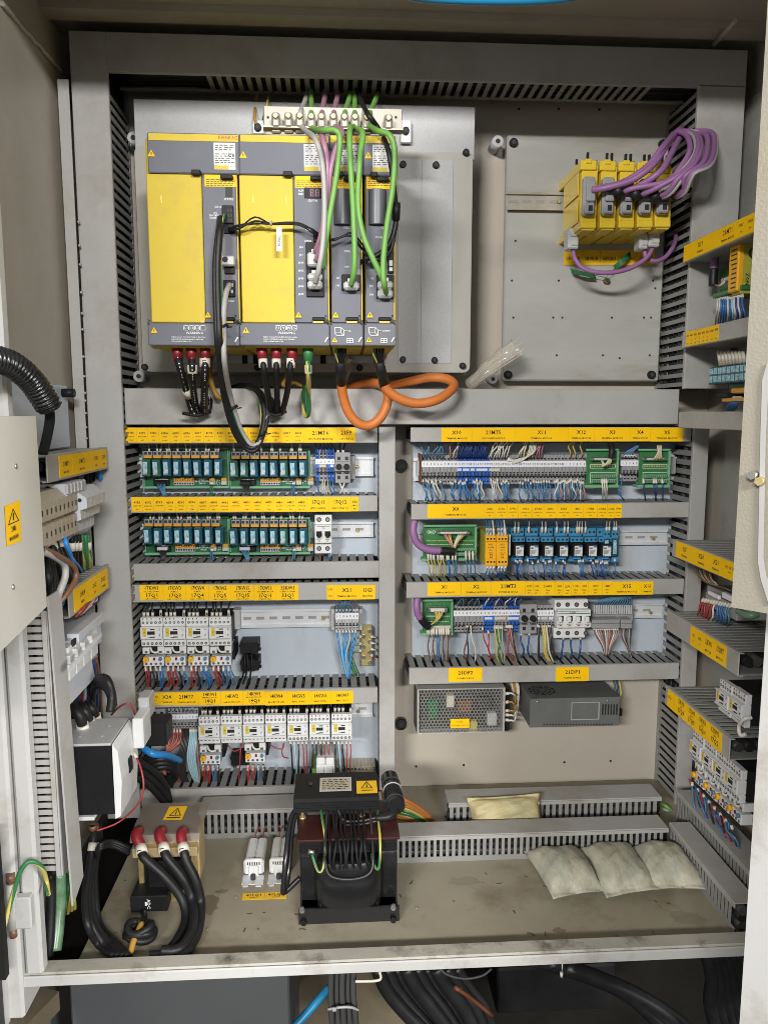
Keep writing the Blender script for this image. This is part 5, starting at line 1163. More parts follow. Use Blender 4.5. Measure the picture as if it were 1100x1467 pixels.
# wires of the contactors
r = random.Random(33)
for i, x0 in enumerate((202, 234.6, 267.2, 299.8)):
    for k in range(5):
        if k == 3: continue
        x = x0+4.5+k*6; m = 'dark_wire'; lab = 'dark wire with a white sleeve above the %s contactor' % names3[i]
        wire([(x, 886, -.075), (x+r.uniform(-1, 1), 878, -.078), (x+r.uniform(-1, 2), 870, -.075), (x+r.uniform(-2, 3), 861, -.06)], .0019, m, lab, lab.replace('dark wire', 'dark wires'), ((.004, .014, .0031, 'sleeve'),) if k < 3 else ((.001, .018, .0028, 'sleeve'),))
    cols = [('red_wire', 'dark_wire', 'dark_wire', 'blue_wire'), ('red_wire', 'red_wire', 'dark_wire', 'steel_blue_wire'), ('red_wire', 'dark_wire', 'blue_wire', 'blue_wire'), ('red_wire', 'dark_wire', 'blue_wire', 'steel_blue_wire')][i]
    for k in range(4):
        x = x0+7+k*7; cn = {'red_wire': 'red', 'dark_wire': 'dark', 'blue_wire': 'blue', 'steel_blue_wire': 'grey blue'}[cols[k]]
        for d in (0, 1):
            lab = '%s wire below the overload relay of %s' % (cn, names3[i])
            wire([(x+d*1.5, 953, -.082), (x+d*2+r.uniform(-1, 2), 962, -.086), (x+3+d*4+r.uniform(-4, 4), 976, -.078), (x+r.uniform(-6, 6), 988, -.06)], .0017, cols[k], lab, lab.replace('wire below', 'wires below'), ((.002, .012, .0027, 'sleeve'),) if d == 0 else ())
for i, x0 in enumerate((285, 316.6, 348.4, 380, 411.7, 443.2, 474.7)):
    for k in range(5):
        if k == 3: continue
        x = x0+5+k*5.6; yy_ = 1024-.6*i; nm_ = '14KW%d' % (i+1)
        lab = 'dark wire with a white sleeve above the %s contactor' % nm_
        wire([(x, yy_+2, -.075), (x+r.uniform(-1, 1), yy_-6, -.08), (x+r.uniform(0, 3), yy_-13, -.07)], .0019, 'dark_wire', lab, lab.replace('dark wire', 'dark wires'), (((.001, .007, .0027, 'grey_wire' if i == 0 else 'dark_blue_wire'), (.0075, .0155, .0030, 'sleeve')) if k < 3 else ((.001, .015, .0028, 'sleeve'),)))
for x0, nm_ in ((286.5, '14KW1'), (350.8, '14KW3')):
    for k, m in enumerate(('red_wire', 'red_wire', 'steel_blue_wire', 'dark_wire')):
        x = x0+5+k*7; cn = {'red_wire': 'red', 'dark_wire': 'dark', 'steel_blue_wire': 'grey blue'}[m]; lab = '%s wire below the overload relay of %s' % (cn, nm_)
        for d in (0, 1): wire([(x+d, 1095, -.082), (x+d*2+r.uniform(-1, 1), 1106, -.086), (x+r.uniform(-2, 4), 1126, -.06)], .0017, m, lab, lab.replace('wire below', 'wires below'), ((.002, .012, .0027, 'sleeve'),) if d == 0 else ())
for i, x0 in enumerate((411.7, 443.2, 474.7)):
    for k, m in enumerate(('dark_wire', 'pale_blue_wire', 'dark_wire', 'red_wire', 'red_wire')):
        if i == 1 and k in (0, 1): m = 'dark_wire'
        x = x0+4+k*5.7; cn = {'red_wire': 'thin red', 'dark_wire': 'black', 'pale_blue_wire': 'pale blue'}[m]; lab = '%s wire below the 14KW%d contactor' % (cn, i+5)
        e = r.uniform(-2, 6)
        wire([(x, 1062, -.08), (x+r.uniform(0, 2), 1075, -.088), (x+e*.6, 1095, -.086), (x+e, 1120, -.06)], .0013 if m == 'red_wire' else .0019, m, lab, lab.replace('wire below', 'wires below'), ((.0, .006, .0024, 'sleeve'),))
wire([(346, 1064, -.085), (345, 1072, -.09), (335, 1076, -.09), (326, 1067, -.085)], .0013, 'red_wire', 'thin red wire drooping below the 14KW2 contactor', 'thin red link wires')
wire([(345, 1066, -.09), (344, 1090, -.095), (342, 1126, -.06)], .0013, 'red_wire', 'thin red wire falling straight beside the black block', 'thin red link wires')
wire([(407, 1064, -.085), (405, 1072, -.09), (395, 1072, -.09), (386, 1066, -.085)], .0013, 'red_wire', 'thin red wire drooping below the 14KW4 contactor', 'thin red link wires')
wire([(406, 1066, -.09), (404, 1076, -.09), (406, 1084, -.09), (413, 1086, -.085)], .0013, 'red_wire', 'thin red wire curling towards the 14KW5 contactor', 'thin red link wires')
# ---- small black blocks, X21 terminals and the brass earth bar
for k, (x, y, yb) in enumerate(((344, 921, -.06), (345, 946, -.06), (331, 1082, -.05))):
    t = thing('black_block', ['upper small black block right of the contactors', 'lower small black block right of the contactors', 'small black block between the two lower overload relays'][k], 'block', 'small black sockets', loc=W(x+13, y+16, yb))
    part('block_body', pbox(x, y, x+26, y+15, yb, -.014, .001), 'black', t); part('ear', pbox(x-1, y+3, x+28, y+6, yb+.006, yb+.014).box(*[W(x+20, y, yb).x, W(x+29, y, yb).x, yb+.006, yb+.014, W(x, y+13, yb).z, W(x, y+10, yb).z]), 'black', t)
    part('leg', pbox(x+3, y+15, x+8, y+18, yb+.01, yb+.02).box(W(x+16, y, yb).x, W(x+20, y, yb).x, yb+.01, yb+.02, W(x, y+18, yb).z, W(x, y+15, yb).z), 'dark_grey', t)
for x, e in ((350, 341), (354, 347), (360, 357)): wire([(x, 936, -.062), (x+1, 950, -.07), (x-1, 965, -.07), (e, 984, -.06)], .0018, 'black', 'black wire hanging from the small black blocks', 'black wires from the small black blocks')
strip('short grey strip of terminals below the yellow X21 tag', 480, 514, 872, 904, ((520, 'light_grey'),), marker=(.2, .48))
for a in (474.5, 514): solo('end_clamp', pbox(a, 873, a+5, 903, -.045, -.016, .001), 'light_grey', 'grey end clamp at the %s end of the X21 terminals' % ('left' if a < 500 else 'right'), 'clamp')
solo('end_clamp', pbox(334, 874, 344, 902, -.045, -.016, .001), 'light_grey', 'grey end clamp beside the 17KW5 contactor', 'clamp')
for k in range(7):
    x = 482+k*4.5; m = 'bright_blue' if k not in (1, 4) else 'pale_blue_wire'
    wire([(x, 902, -.056), (x+2-k*.2, 915, -.066), (489+k*1.6+(5 if k > 4 else 0), 940, -.07), (497+k*.6, 972, -.06)], .0016, m, ('bright blue' if m == 'bright_blue' else 'pale blue')+' wire hanging from the X21 terminals', ('bright' if m == 'bright_blue' else 'pale')+' blue wires from the X21 terminals', ((.0, .007, .0024, 'sleeve'),))
for k in range(5): x = 485+k*4.6; wire([(x, 876, -.056), (x+r.uniform(-1, 1), 869, -.062), (495+r.uniform(-6, 6), 860, -.066)], .0013, 'steel_blue_wire', 'thin grey blue wire above the X21 terminals', 'thin grey blue wires above the X21 terminals')
t = thing('earth_bar', 'brass earth bar with white sleeved screws at the right of the third left row', 'earth bar', loc=W(525, 955, -.03))
part('bar', pbox(517.5, 898, 533, 954, -.034, -.012, .001), 'brass', t)
for i in range(7):
    p = W(521 if i % 2 else 529.5, 904+i*7.5, -.0342); part('screw', MB().cyl(p, p+Vector((0, -.004, 0)), .0045, .0036, 10), 'steel', t)
for k in range(3): wire([(519, 912+k*10, -.038), (511, 913+k*10, -.048), (502+k*2, 925+k*6, -.056), (500+k*3, 945, -.06), (509+k*3, 968, -.06)], .0017, 'earth_wire', 'green and yellow earth wire bowing left from the brass bar', 'earth wires from the brass bar', ((.001, .009, .0028, 'sleeve'),))
for k in range(4): wire([(531, 912+k*9, -.038), (537, 913+k*9, -.044), (541, 915+k*9, -.036)], .0017, 'white_wire' if k < 3 else 'red_wire', ['white lug wire at the top right of the brass bar', 'white lug wire second down the brass bar', 'white lug wire third down the brass bar', 'red lug wire low on the brass bar'][k], 'lug wires right of the brass bar', ((.0, .006, .003, 'sleeve'),))
# ---- lowest left row, left half
strip('short strip of terminals with a white marker below the X24 tag', 240, 284, 1014, 1046, ((290, 'grey_plastic'),), marker=(.30, .52))
for k in range(9):
    x = 244+k*2; wire([(x, 1044, -.06), (x-4+k*.6, 1062, -.075), (238-k*1.3+r.uniform(-1, 1), 1085+k, -.085), (236+k*1.2, 1110+k, -.085), (246+k*1.4, 1121-k*.5, -.075), (257, 1112+k, -.065)], .0016, 'pink_wire' if k % 2 else 'red_wire', 'reddish wire of the bundle curling below the X24 terminals', 'reddish wires curling below the X24 terminals', ((.0, .008, .0024, 'sleeve'),) if k % 2 else ())
for k in range(5):
    x = 262+k*2; wire([(x, 1044, -.06), (x-1, 1060, -.075), (x-5, 1085, -.085), (x-4, 1108, -.08), (x+2, 1126, -.06)], .0021, 'dark_wire', 'dark wire hanging beside the reddish bundle', 'dark wires beside the reddish bundle')
for k in range(5):
    x = 273+k*2.3; wire([(x, 1044, -.06), (x-1, 1060, -.075), (x-4+k*.3, 1085, -.085), (x+1, 1108, -.08), (283+k*.4, 1124, -.06)], .0021, 'pale_blue_wire', 'pale blue wire hanging below the X24 terminals', 'pale blue wires below the X24 terminals', ((.0, .007, .0026, 'sleeve'),))
wire([(282, 1044, -.06), (283, 1075, -.08), (286, 1110, -.07), (285, 1126, -.06)], .0021, 'pink_wire', 'pale pink wire beside the pale blue ones', 'pale pink wire')
for k in range(6): x = 245+k*6; wire([(x, 1018, -.058), (x+1, 1011, -.066)], .0014, ('steel_blue_wire', 'mauve', 'pale_blue_wire')[k % 3], '%s wire above the X24 terminals' % ('grey blue', 'dull purple', 'pale blue')[k % 3], '%s wires above the X24 terminals' % ('grey blue', 'dull purple', 'pale blue')[k % 3])
t = thing('fused_switch', 'white two part switch block in front of the lowest plain duct', 'switch', loc=W(466, 1112, -.10))
part('block_body', pbox(453, 1087, 479.5, 1112, -.105, -.03, .001), 'white_plastic', t)
for a in (454, 467): part('lever', pbox(a, 1086, a+11, 1096, -.112, -.104, .001).box(W(a+1, 1100, -.108).x, W(a+10, 1100, -.108).x, -.108, -.104, W(460, 1111, -.108).z, W(460, 1099, -.108).z, .0006), 'white_plastic', t)
TM2 = term_meshes(18, .066)
strip('beige terminal strip right of the white switch block', 481, 538, 1098, 1118, ((540, 'tan_block'),), marker=None)
solo('terminal', pbox(447, 1102, 453, 1116, -.09, -.02, .001), 'green_cable', 'green end terminal left of the white switch block', 'terminal')
# ================================================================== right rows
r = random.Random(51)
XT = term_meshes(43, .066, wpx=5.2)
strip('long terminal strip with a white marker band under the X10 and X11 tags', 604, 839, 651, 694, ((656, 'grey_plastic'), (699, 'terminal_blue'), (900, 'grey_plastic')), marker=(.22, .42), tm=XT, links=((655, 661, 'white_plastic'), (663, 672, 'white_plastic'), (674, 680, 'white_plastic'), (682, 698, 'white_plastic'), (700.5, 716, 'cream')))
part('end_plate', pbox(602, 651, 604, 694, -.064, -.016), 'rust', strip('short terminal strip with a white marker between the two green boards', 889, 914, 650, 690, ((930, 'grey_plastic'),), marker=(.24, .44), tm=XT))
solo('end_clamp', pbox(597, 660, 603, 682, -.04, -.016, .001), 'light_grey', 'pale end clamp left of the long X10 terminal strip', 'clamp')
solo('end_clamp', pbox(960, 656, 968, 679, -.05, -.016, .001), 'grey_plastic', 'grey end clamp right of the X5 board', 'clamp')
def drop(x, y, x2, y2, m, cn, where, rr=.0016, sl=True, ya=-.058, yb=-.06, bow=5):
    lab = '%s wire %s' % (cn, where)
    wire([(x, y, ya), (x+(x2-x)*.25+r.uniform(-1, 1), y+(y2-y)*.35, ya-.010), (x+(x2-x)*.6+r.uniform(-bow, bow), y+(y2-y)*.7, ya-.012), (x2, y2, yb)], rr, m, lab, '%s wires %s' % (cn, where), ((.0, .007, .0022, 'sleeve'),) if sl else (), sub=3)
BL = [('steel_blue_wire', 'grey blue'), ('blue_wire', 'blue'), ('dark_blue_wire', 'dark blue')]
w1 = 'dropping from the long X10 terminal strip'
for (a, b, n, ms) in ((606, 622, 5, 'bbbb'), (613, 630, 4, 'bww'), (645, 652, 3, 'bb'), (657, 668, 6, 'BBBB'), (678, 690, 6, 'BBw'), (703, 712, 4, 'wwg'), (718, 728, 5, 'bb'), (745, 786, 12, 'bbbB'), (794, 835, 20, 'bbwbk')):
    for k in range(n):
        x = a+(b-a)*k/max(1, n-1); c = ms[k % len(ms)]; m, cn = {'b': BL[0], 'B': BL[1], 'w': ('white_wire', 'whitish'), 'g': ('grey_wire', 'grey'), 'k': ('pink_wire', 'pinkish')}[c]
        drop(x, 685+r.uniform(0, 6), x+r.uniform(-3, 9), 717, m, cn, w1)
w2 = 'rising from the long X10 terminal strip'
for (a, b, n, ms) in ((606, 634, 7, 'b'), (645, 654, 3, 'kwk'), (656, 696, 16, 'D'), (700, 725, 8, 'w'), (742, 762, 6, 'wy'), (764, 776, 4, 'kp'), (816, 832, 3, 'y')):
    for k in range(n):
        x = a+(b-a)*k/max(1, n-1); c = ms[k % len(ms)]; m, cn = {'b': BL[0], 'D': BL[2], 'w': ('white_wire', 'whitish'), 'k': ('pink_wire', 'pinkish'), 'y': ('yellow_wire', 'dull yellow'), 'p': ('mauve', 'mauve')}[c]
        drop(x, 656, x+(r.uniform(-2, 6) if c != 'w' else r.uniform(4, 14)), 632, m, cn, w2, sl=False, yb=-.075)
for k in range(5): wire([(735+k, 658+k*.6, -.062), (728-k*.5, 656+k, -.068), (738, 663-k, -.07), (755+k*2, 654-k, -.07), (760+k*2, 634, -.075)], .0013, 'white_wire', 'whitish wire curving left over the marker band under the X11 tag', 'whitish wires curving over the X11 marker band', sub=4)
def green_board(label, x0, x1, y0, y1, yb, foot=None, group='green interface boards'):
    t = thing('interface_board', label, 'circuit board', group, loc=W((x0+x1)/2, y1, yb)); h = y1-y0; w = x1-x0
    part('board', pbox(x0, y0, x1, y1, yb, yb+.003, .0005), 'board_green', t)
    mb = pbox(x0, y0, x1, y0+3, yb-.008, yb, .001); pbox(x1-3, y0+3, x1, y1, yb-.006, yb+.02, .001, mb); pbox(x0+(foot or 0)*0-2, y1-4, x1, y1, yb-.008, yb+.02, .001, mb)
    part('rim', mb, 'tray_green', t); return t
def hood(t, a, b, c, d, yb):
    o = part('d_connector', pbox(a, b, c, d, yb-.014, yb-.001, .002), 'steel', t); part('shell', pbox(a+4, b+1.5, c-4, d-1, yb-.017, yb-.013, .001), 'rail_metal', o)
    mb = MB()
    for px in (a+2, c-2): p = W(px, (b+d)/2, yb-.0145); part('jack_screw', MB().cyl(p, p+Vector((0, -.005, 0)), .0024, n=8), 'steel', o)
def pins(t, x0, x1, y, n, yb, m='label_white', h=2.5):
    mb = MB()
    for i in range(n): a = x0+(x1-x0)*i/n; pbox(a, y, a+(x1-x0)/n*.62, y+h, yb-.0012, yb, 0, mb)
    part('solder_pad', mb, m, t, kind='stuff')
def outline(t, x0, y0, x1, y1, yb):
    mb = MB()
    for (a, b, c, d) in ((x0, y0, x1, y0+.6), (x0, y1-.6, x1, y1), (x0, y0, x0+.6, y1), (x1-.6, y0, x1, y1)): pbox(a, b, c, d, yb-.0004, yb, 0, mb)
    part('board_print', mb, 'ink_white', t)
for k, (x0, x1, lab) in enumerate(((840, 886, 'green interface board below the X3 tag, with the dark round cable'), (915, 960, 'green interface board below the X5 tag, with yellow strands'))):
    yb = -.075; t = green_board(lab, x0, x1, 643, 699, yb)
    hood(t, x0+6, 655, x1-6, 660, yb); outline(t, x0+5, 665, x1-5, 671, yb); outline(t, x0+5, 676.5, x1-4, 692, yb)
    pins(t, x0+7, x1-7, 667, 9, yb, 'yellow_wire', 1.6); pins(t, x0+9, x1-3, 681.5, 12, yb); pins(t, x0+9, x1-5, 688, 12, yb, 'light_grey')
    mb = pbox(x0+8, 680, x1-2, 684.5, yb-.010, yb-.0013, .001); pbox(x0+8, 686, x1-3, 691.5, yb-.012, yb-.0013, .001, mb)
    for i in range(12):
        a = x0+9+i*(x1-x0-12)/12; pbox(a, 681, a+1.8, 683.5, yb-.0104, yb-.01, 0, mb, 1); pbox(a, 687.5, a+1.8, 690.5, yb-.0124, yb-.012, 0, mb, 1)
    part('terminal_row', mb, ['tray_green', 'ink_grey'], t)
    for d in ((22, 25, 28) if k == 0 else (6, 21, 24, 33)): wire([(x0+d, 686, yb-.014), (x0+d+1, 702, yb-.02), (x0+d+r.uniform(-1, 4), 717, -.06)], .0014, 'white_wire' if k == 0 else 'dark_blue_wire', ('white' if k == 0 else 'dark blue')+' wire below the %s board' % ('X3', 'X5')[k], 'wires below the %s board' % ('X3', 'X5')[k], ((.0, .010, .0025, 'sleeve'),))
cable('cable', [(874, 634, -.09), (876, 645, -.105), (875, 656, -.105)], .0060, 'black_rubber', 'dark round cable entering the board below the X3 tag')
for k in range(7):
    wire([(875-k*.4, 656, -.103), (874-k, 663+k*.2, -.105), (866-k*.6, 665+k*.5, -.1), (861+k*.4, 660, -.092)], .0014, 'yellow_wire' if k % 2 else 'white_wire', ('yellow' if k % 2 else 'whitish')+' strand of the dark round cable on the X3 board', 'strands on the X3 board', sub=3)
    wire([(941+k, 638, -.09), (942+k*.7, 648, -.10), (935+k*2.2, 659, -.092)], .0014, 'yellow_wire' if k % 2 else 'white_wire', ('yellow' if k % 2 else 'whitish')+' strand of the fan on the X5 board', 'strands on the X5 board', sub=3)
for k in range(7): wire([(892+k*2, 656, -.06), (896+k*1.5, 648, -.066), (909+k*.8, 640, -.07), (913, 634, -.07)], .0012, 'steel_blue_wire', 'grey blue wire arching above the short strip between the green boards', 'grey blue wires between the green boards')
for k in range(4): wire([(893+k*4, 655, -.064), (896+k*4, 652, -.068), (899+k*4, 655, -.064)], .0016, 'white_wire', 'white loop wire on the short strip between the green boards', 'white loops between the green boards')
drop(888, 680, 893, 716, 'blue_wire', 'single blue', 'below the short strip between the green boards')

# ---- second right row
yb = -.06; t = green_board('large green board with a flat connector below the X0 tag', 606, 683, 752, 804, yb)
hood(t, 626, 760.5, 673, 766, yb); pins(t, 611, 680, 774, 20, yb, 'yellow_wire', 1.4); pins(t, 611, 678, 779.5, 26, yb, 'cream', 1.2); pins(t, 652, 680, 786, 10, yb); pins(t, 652, 680, 791, 10, yb, 'light_grey')
mb = MB(); p = W(617.5, 762, yb)
for i in range(16):
    a0, a1 = 2*math.pi*i/16, 2*math.pi*(i+1)/16; k1, k2 = .0075, .0085
    mb.add([(p.x+kk*math.cos(a)*1.0, yb-.0002, p.z+kk*.5*math.sin(a)) for (a, kk) in ((a0, k1), (a0, k2), (a1, k2), (a1, k1))], [(0, 1, 2, 3)])
mb.text('JXC', p.x, p.z, .0042, yb-.0002); part('board_print', mb, 'ink_white', t)
mb = pbox(611, 786, 681, 790, yb-.010, yb-.0013, .001); pbox(611, 792, 681, 797, yb-.013, yb-.0013, .001, mb)
for i in range(22): a = 612+i*3.1; pbox(a, 787, a+1.6, 789.5, yb-.0104, yb-.01, 0, mb, 1); pbox(a, 793.5, a+1.6, 796, yb-.0134, yb-.013, 0, mb, 1)
part('terminal_row', mb, ['tray_green', 'ink_grey'], t)
cable('cable', [(600, 738, -.075), (594, 745, -.085), (592, 762, -.09), (598, 778, -.09), (612, 787, -.09), (632, 789, -.088)], .0075, 'purple', 'fat purple cable curving round to the board below the X0 tag', group='fat purple cables of the green boards', n=14)
solo('shrink_sleeve', MB().tube(px_path([(630, 789, -.088), (642, 789.5, -.087), (650, 790, -.085)]), .0078, 12), 'black_rubber', 'black sleeve on the end of the fat purple cable at the X0 board', 'sleeve')
for k, m in enumerate(('pink_wire', 'pink_wire', 'red_wire', 'yellow_wire', 'amber_wire', 'white_wire', 'white_wire', 'cream', 'yellow_wire', 'amber_wire')):
    cn = {'pink_wire': 'pinkish', 'red_wire': 'red', 'yellow_wire': 'yellow', 'amber_wire': 'amber', 'white_wire': 'whitish', 'cream': 'cream'}[m]; o = (k if k < 5 else k+4)
    wire([(636+o*2.3, 766, yb-.016), (643+o*1.0, 776, yb-.022), (649+k*.3, 785, yb-.024), (650, 790, yb-.02)], .0014, m, cn+' strand spreading into the flat connector of the X0 board', 'strands of the X0 board connector', sub=3)
for (xs, m, cn) in (((613, 617, 621), 'yellow_wire', 'dull yellow'), ((627, 631, 634), 'yellow_wire', 'dull yellow'), ((640, 642), 'blue_wire', 'blue'), ((648, 652), 'steel_blue_wire', 'grey blue'), ((667, 672, 677), 'steel_blue_wire', 'grey blue')):
    for x in xs: wire([(x, 789, yb-.016), (x+.5, 803, yb-.02), (x+r.uniform(-1, 4), 814, yb-.016), (x+r.uniform(0, 4), 828, -.06)], .0014, m, cn+' wire below the large X0 board', cn+' wires below the X0 board', ((.001, .018, .0024, 'sleeve'),), sub=3)
for k, (x0, x1) in enumerate(((695, 711), (711.3, 727.5))):
    ys_ = -.105; t = thing('safety_relay', ['orange safety relay with olive side, left of the pair', 'orange safety relay beside the pale blue sockets'][k], 'safety relay', 'orange safety relays', loc=W(x0+8, 812, ys_))
    part('housing', pbox(x0+.3, 764, x1-.3, 811, ys_+.006, -.016, .001), 'olive_side', t)
    f = pbox(x0, 766, x1, 811, ys_, ys_+.008, .001); pbox(x0+.2, 766, x1-.2, 776, ys_-.004, ys_, .001, f); pbox(x0+.2, 800, x1-.2, 811, ys_-.004, ys_, .001, f)
    part('front', f, 'safety_orange', t)
    mb = MB()
    for i in range(3):
        for py in (772, 805): p = W(x0+3.4+i*4.6, py, ys_-.0042); mb.cyl(p, p+Vector((0, -.0005, 0)), .0020, n=8)
    part('screw', mb, 'ink', t)
    mb = MB(); p = W(x0+8, 780, ys_-.0002); mb.text('PILZ', p.x, p.z, 2.4*S(ys_), ys_-.0003)
    for py, s_ in ((784, 'POWER'), (788, 'CH. 1'), (792, 'CH. 2')): p = W(x0+8, py, ys_); mb.text(s_, p.x, p.z, 1.8*S(ys_), ys_-.0003)
    for (a, b, c, d) in ((6, 794, 10, 794.4), (6, 798.5, 10, 799), (6.6, 794, 7, 799), (9.3, 794, 9.7, 799)): pbox(x0+a, b, x0+c, d, ys_-.0003, ys_-.0001, 0, mb)
    part('lettering', mb, 'ink', t)
    for i in range(3):
        x = x0+3.4+i*4.6; n_ = ('left', 'right')[k]
        wire([(x, 768, ys_-.003), (x-1, 758, ys_-.004), (x-2, 748, ys_+.01), (x-3, 741, -.08)], .0016, 'blue_wire' if i < 2 else 'white_wire', ('blue' if i < 2 else 'whitish')+' wire above the %s orange safety relay' % n_, 'wires above the %s orange safety relay' % n_, ((.001, .016, .0027, 'sleeve'),))
        wire([(x, 810, ys_-.003), (x-1, 817, ys_-.003), (x-3, 823, ys_+.01), (x+r.uniform(-8, 4), 829, -.07)], .0016, 'blue_wire', 'blue wire below the %s orange safety relay' % n_, 'blue wires below the %s orange safety relay' % n_, ((.001, .012, .0027, 'sleeve'),))
solo('spacer', pbox(728.5, 766, 731, 796, -.095, -.016, .0005), 'white_paper', 'thin pale spacer between the orange safety relays and the blue sockets', 'spacer')
sk = S(-.07)
rt = None
for k, x in enumerate((731.5, 752, 773, 794, 814.5, 835, 855)):
    lab = 'blue relay socket with black relay, %s' % ('next to the orange safety relays', 'second from the orange safety relays', 'third from the orange safety relays', 'middle one of the seven', 'third from the right end', 'second from the right end', 'orange topped label, at the right end')[k]
    p = W(x, 806, -.07); loc = Vector((p.x, 0, p.z))
    if rt is None:
        rt = thing('relay_socket', lab, 'relay socket', 'pale blue relay sockets'); t = rt
        b = MB(); lbox(b, sk, 0, 19.6, -.050, -.016, 8, 50, .001); lbox(b, sk, 0, 19.6, -.064, -.05, 39, 51, .001); lbox(b, sk, .3, 19.4, -.075, -.05, 31, 38.6, .001); lbox(b, sk, 1, 14, -.062, -.05, 0, 9, .001)
        part('socket', b.mesh('socket', 'socket_blue'), None, t)
        h = MB()
        for i in range(3):
            h.cyl(((3.4+i*6.3)*sk, -.0641, 45*sk), ((3.4+i*6.3)*sk, -.0647, 45*sk), .0025, n=8)
            h.cyl(((3.4+i*6.3)*sk, -.0751, 35*sk), ((3.4+i*6.3)*sk, -.0757, 35*sk), .0022, n=8)
        part('clamp_hole', h.mesh('clamp_hole', 'ink'), None, t)
        q = MB(); lbox(q, sk, 1, 16.5, -.088, -.05, 10.5, 30, .0015); ro = part('relay', q.mesh('relay', 'black'), None, t)
        l = MB(); lbox(l, sk, 3.6, 15.4, -.0886, -.088, 12, 27.5, .0003); lo_ = part('relay_label', l.mesh('relay_label', 'white_paper'), None, ro)
        l = MB(); lbox(l, sk, 10, 15.2, -.0890, -.0886, 25.2, 27.3); lbox(l, sk, 4.5, 8.5, -.0889, -.0886, 23.2, 25, 0, 1)
        for i in range(4): lbox(l, sk, 4.5, 13-i*.8, -.0889, -.0886, 20.6-i*1.5, 21.2-i*1.5, 0, 1)
        lbox(l, sk, 4.8, 6.3, -.0889, -.0886, 12.8, 14.4, 0, 1)
        part('label_print', l.mesh('label_print', ['blue_wire', 'ink_grey']), None, ro)
        c = MB(); lbox(c, sk, 4, 15, -.080, -.05, 6.4, 9.6, .0006); part('clip', c.mesh('clip', 'bright_blue'), None, t)
        rt.location = loc
    else: t = dup(rt, loc, lab)
for k, x in enumerate((864, 876)):
    t = thing('slim_relay', ['slim blue relay with a glassy cover, left of two', 'slim blue relay with a glassy cover at the end of the row'][k], 'relay', 'slim blue relays', loc=W(x, 805, -.07))
    mb = pbox(x-.5, 756, x+10, 806, -.058, -.016, .001); pbox(x, 760, x+10, 772, -.072, -.05, .001, mb); pbox(x-.5, 797, x+10, 806, -.070, -.05, .001, mb)
    part('socket', mb, 'socket_blue', t); q = part('relay', pbox(x+1, 772, x+8.5, 797, -.080, -.05, .001), 'relay_blue', t); part('relay_window', pbox(x+2, 774, x+7, 794, -.0806, -.0799, .0003), 'relay_sheen', q)
    mb = MB()
    for i in range(2): p = W(x+2.5+i*5, 765, -.0722); mb.cyl(p, p+Vector((0, -.0005, 0)), .002, n=8)
    part('clamp_hole', mb, 'ink', t)
for x in (738, 744, 753, 762, 768, 778, 786, 796, 806, 813, 819, 828, 835, 846, 853, 860, 866, 872, 880):
    for d in (0, 2.6):
        if r.random() < .2: continue
        c = r.random(); m, cn = BL[0] if c < .5 else (BL[1] if c < .8 else BL[2])
        drop(x+d, 800+r.uniform(0, 5), x+d+r.uniform(0, 7), 829, m, cn, 'below the pale blue relay sockets', .0015, True, ya=-.07, yb=-.06, bow=2)
for x in (737, 742, 757, 776, 781, 797, 808, 813, 826, 829, 833, 838, 868, 872, 879, 882): wire([(x, 764, -.066), (x+.5, 754, -.07), (x+r.uniform(-1, 2), 743, -.07)], .0013, 'grey_wire', 'pale sleeved wire above the pale blue relay sockets', 'pale sleeved wires above the relay sockets', ((.0, .014, .0022, 'sleeve'),), sub=3)
# ---- third right row
yb = -.06; t = green_board('green board with a bright connector below the X1 tag', 605, 649, 859, 911, yb)
hood(t, 612.5, 870, 641, 878, yb); pins(t, 610, 645, 882, 12, yb, 'light_grey', 2); pins(t, 612, 643, 890, 14, yb, 'cream', 1.2); pins(t, 611, 645, 898, 10, yb)
mb = pbox(611, 897, 646, 902, yb-.009, yb-.0013, .001); pbox(611, 903, 646, 908, yb-.012, yb-.0013, .001, mb); part('terminal_row', mb, 'cream', t)
cable('cable', [(604, 848, -.075), (598, 857, -.085), (597, 872, -.09), (601, 884, -.088), (608, 893, -.085)], .0072, 'purple', 'fat purple cable curving round to the board below the X1 tag', group='fat purple cables of the green boards', n=14)
solo('shrink_sleeve', MB().tube(px_path([(602, 885, -.088), (608, 893, -.086), (614, 898, -.082)]), .0076, 12), 'black_rubber', 'black sleeve on the end of the fat purple cable at the X1 board', 'sleeve')
for k in range(6): wire([(614, 897, -.08), (620, 893, -.084), (625+k, 885, -.082), (622+k*2.4, 876, -.08)], .0016, 'yellow_wire' if k % 2 else 'amber_wire', ('yellow' if k % 2 else 'amber')+' strand rising to the connector of the X1 board', 'strands of the X1 board connector', sub=3)
for k, x in enumerate((614, 618, 621, 625, 629, 632, 635, 639, 642)):
    m, cn = (('brown_wire', 'brown'), ('grey_wire', 'grey'), ('brown_wire', 'brown'), ('steel_blue_wire', 'grey blue'), ('blue_wire', 'blue'), ('grey_wire', 'grey'))[k % 6]
    wire([(x, 899, yb-.013), (x+.5, 913, yb-.018), (x+(1 if k % 2 else -1), 928, yb-.016), (x+r.uniform(-2, 5), 950, -.06)], .0014, m, cn+' wire below the X1 board', cn+' wires below the X1 board', ((.0, .014, .0025, 'sleeve'),), sub=3)
strip('terminal strip of grey and blue pieces with a white marker under the X2 tag', 650, 744, 865, 906, ((693, 'grey_plastic'), (706, 'terminal_blue'), (726, 'grey_plastic'), (750, 'terminal_blue')), marker=(.23, .42), tm=XT, links=((694, 705, 'white_plastic'), (708, 724, 'cream'), (727, 743, 'white_plastic')))
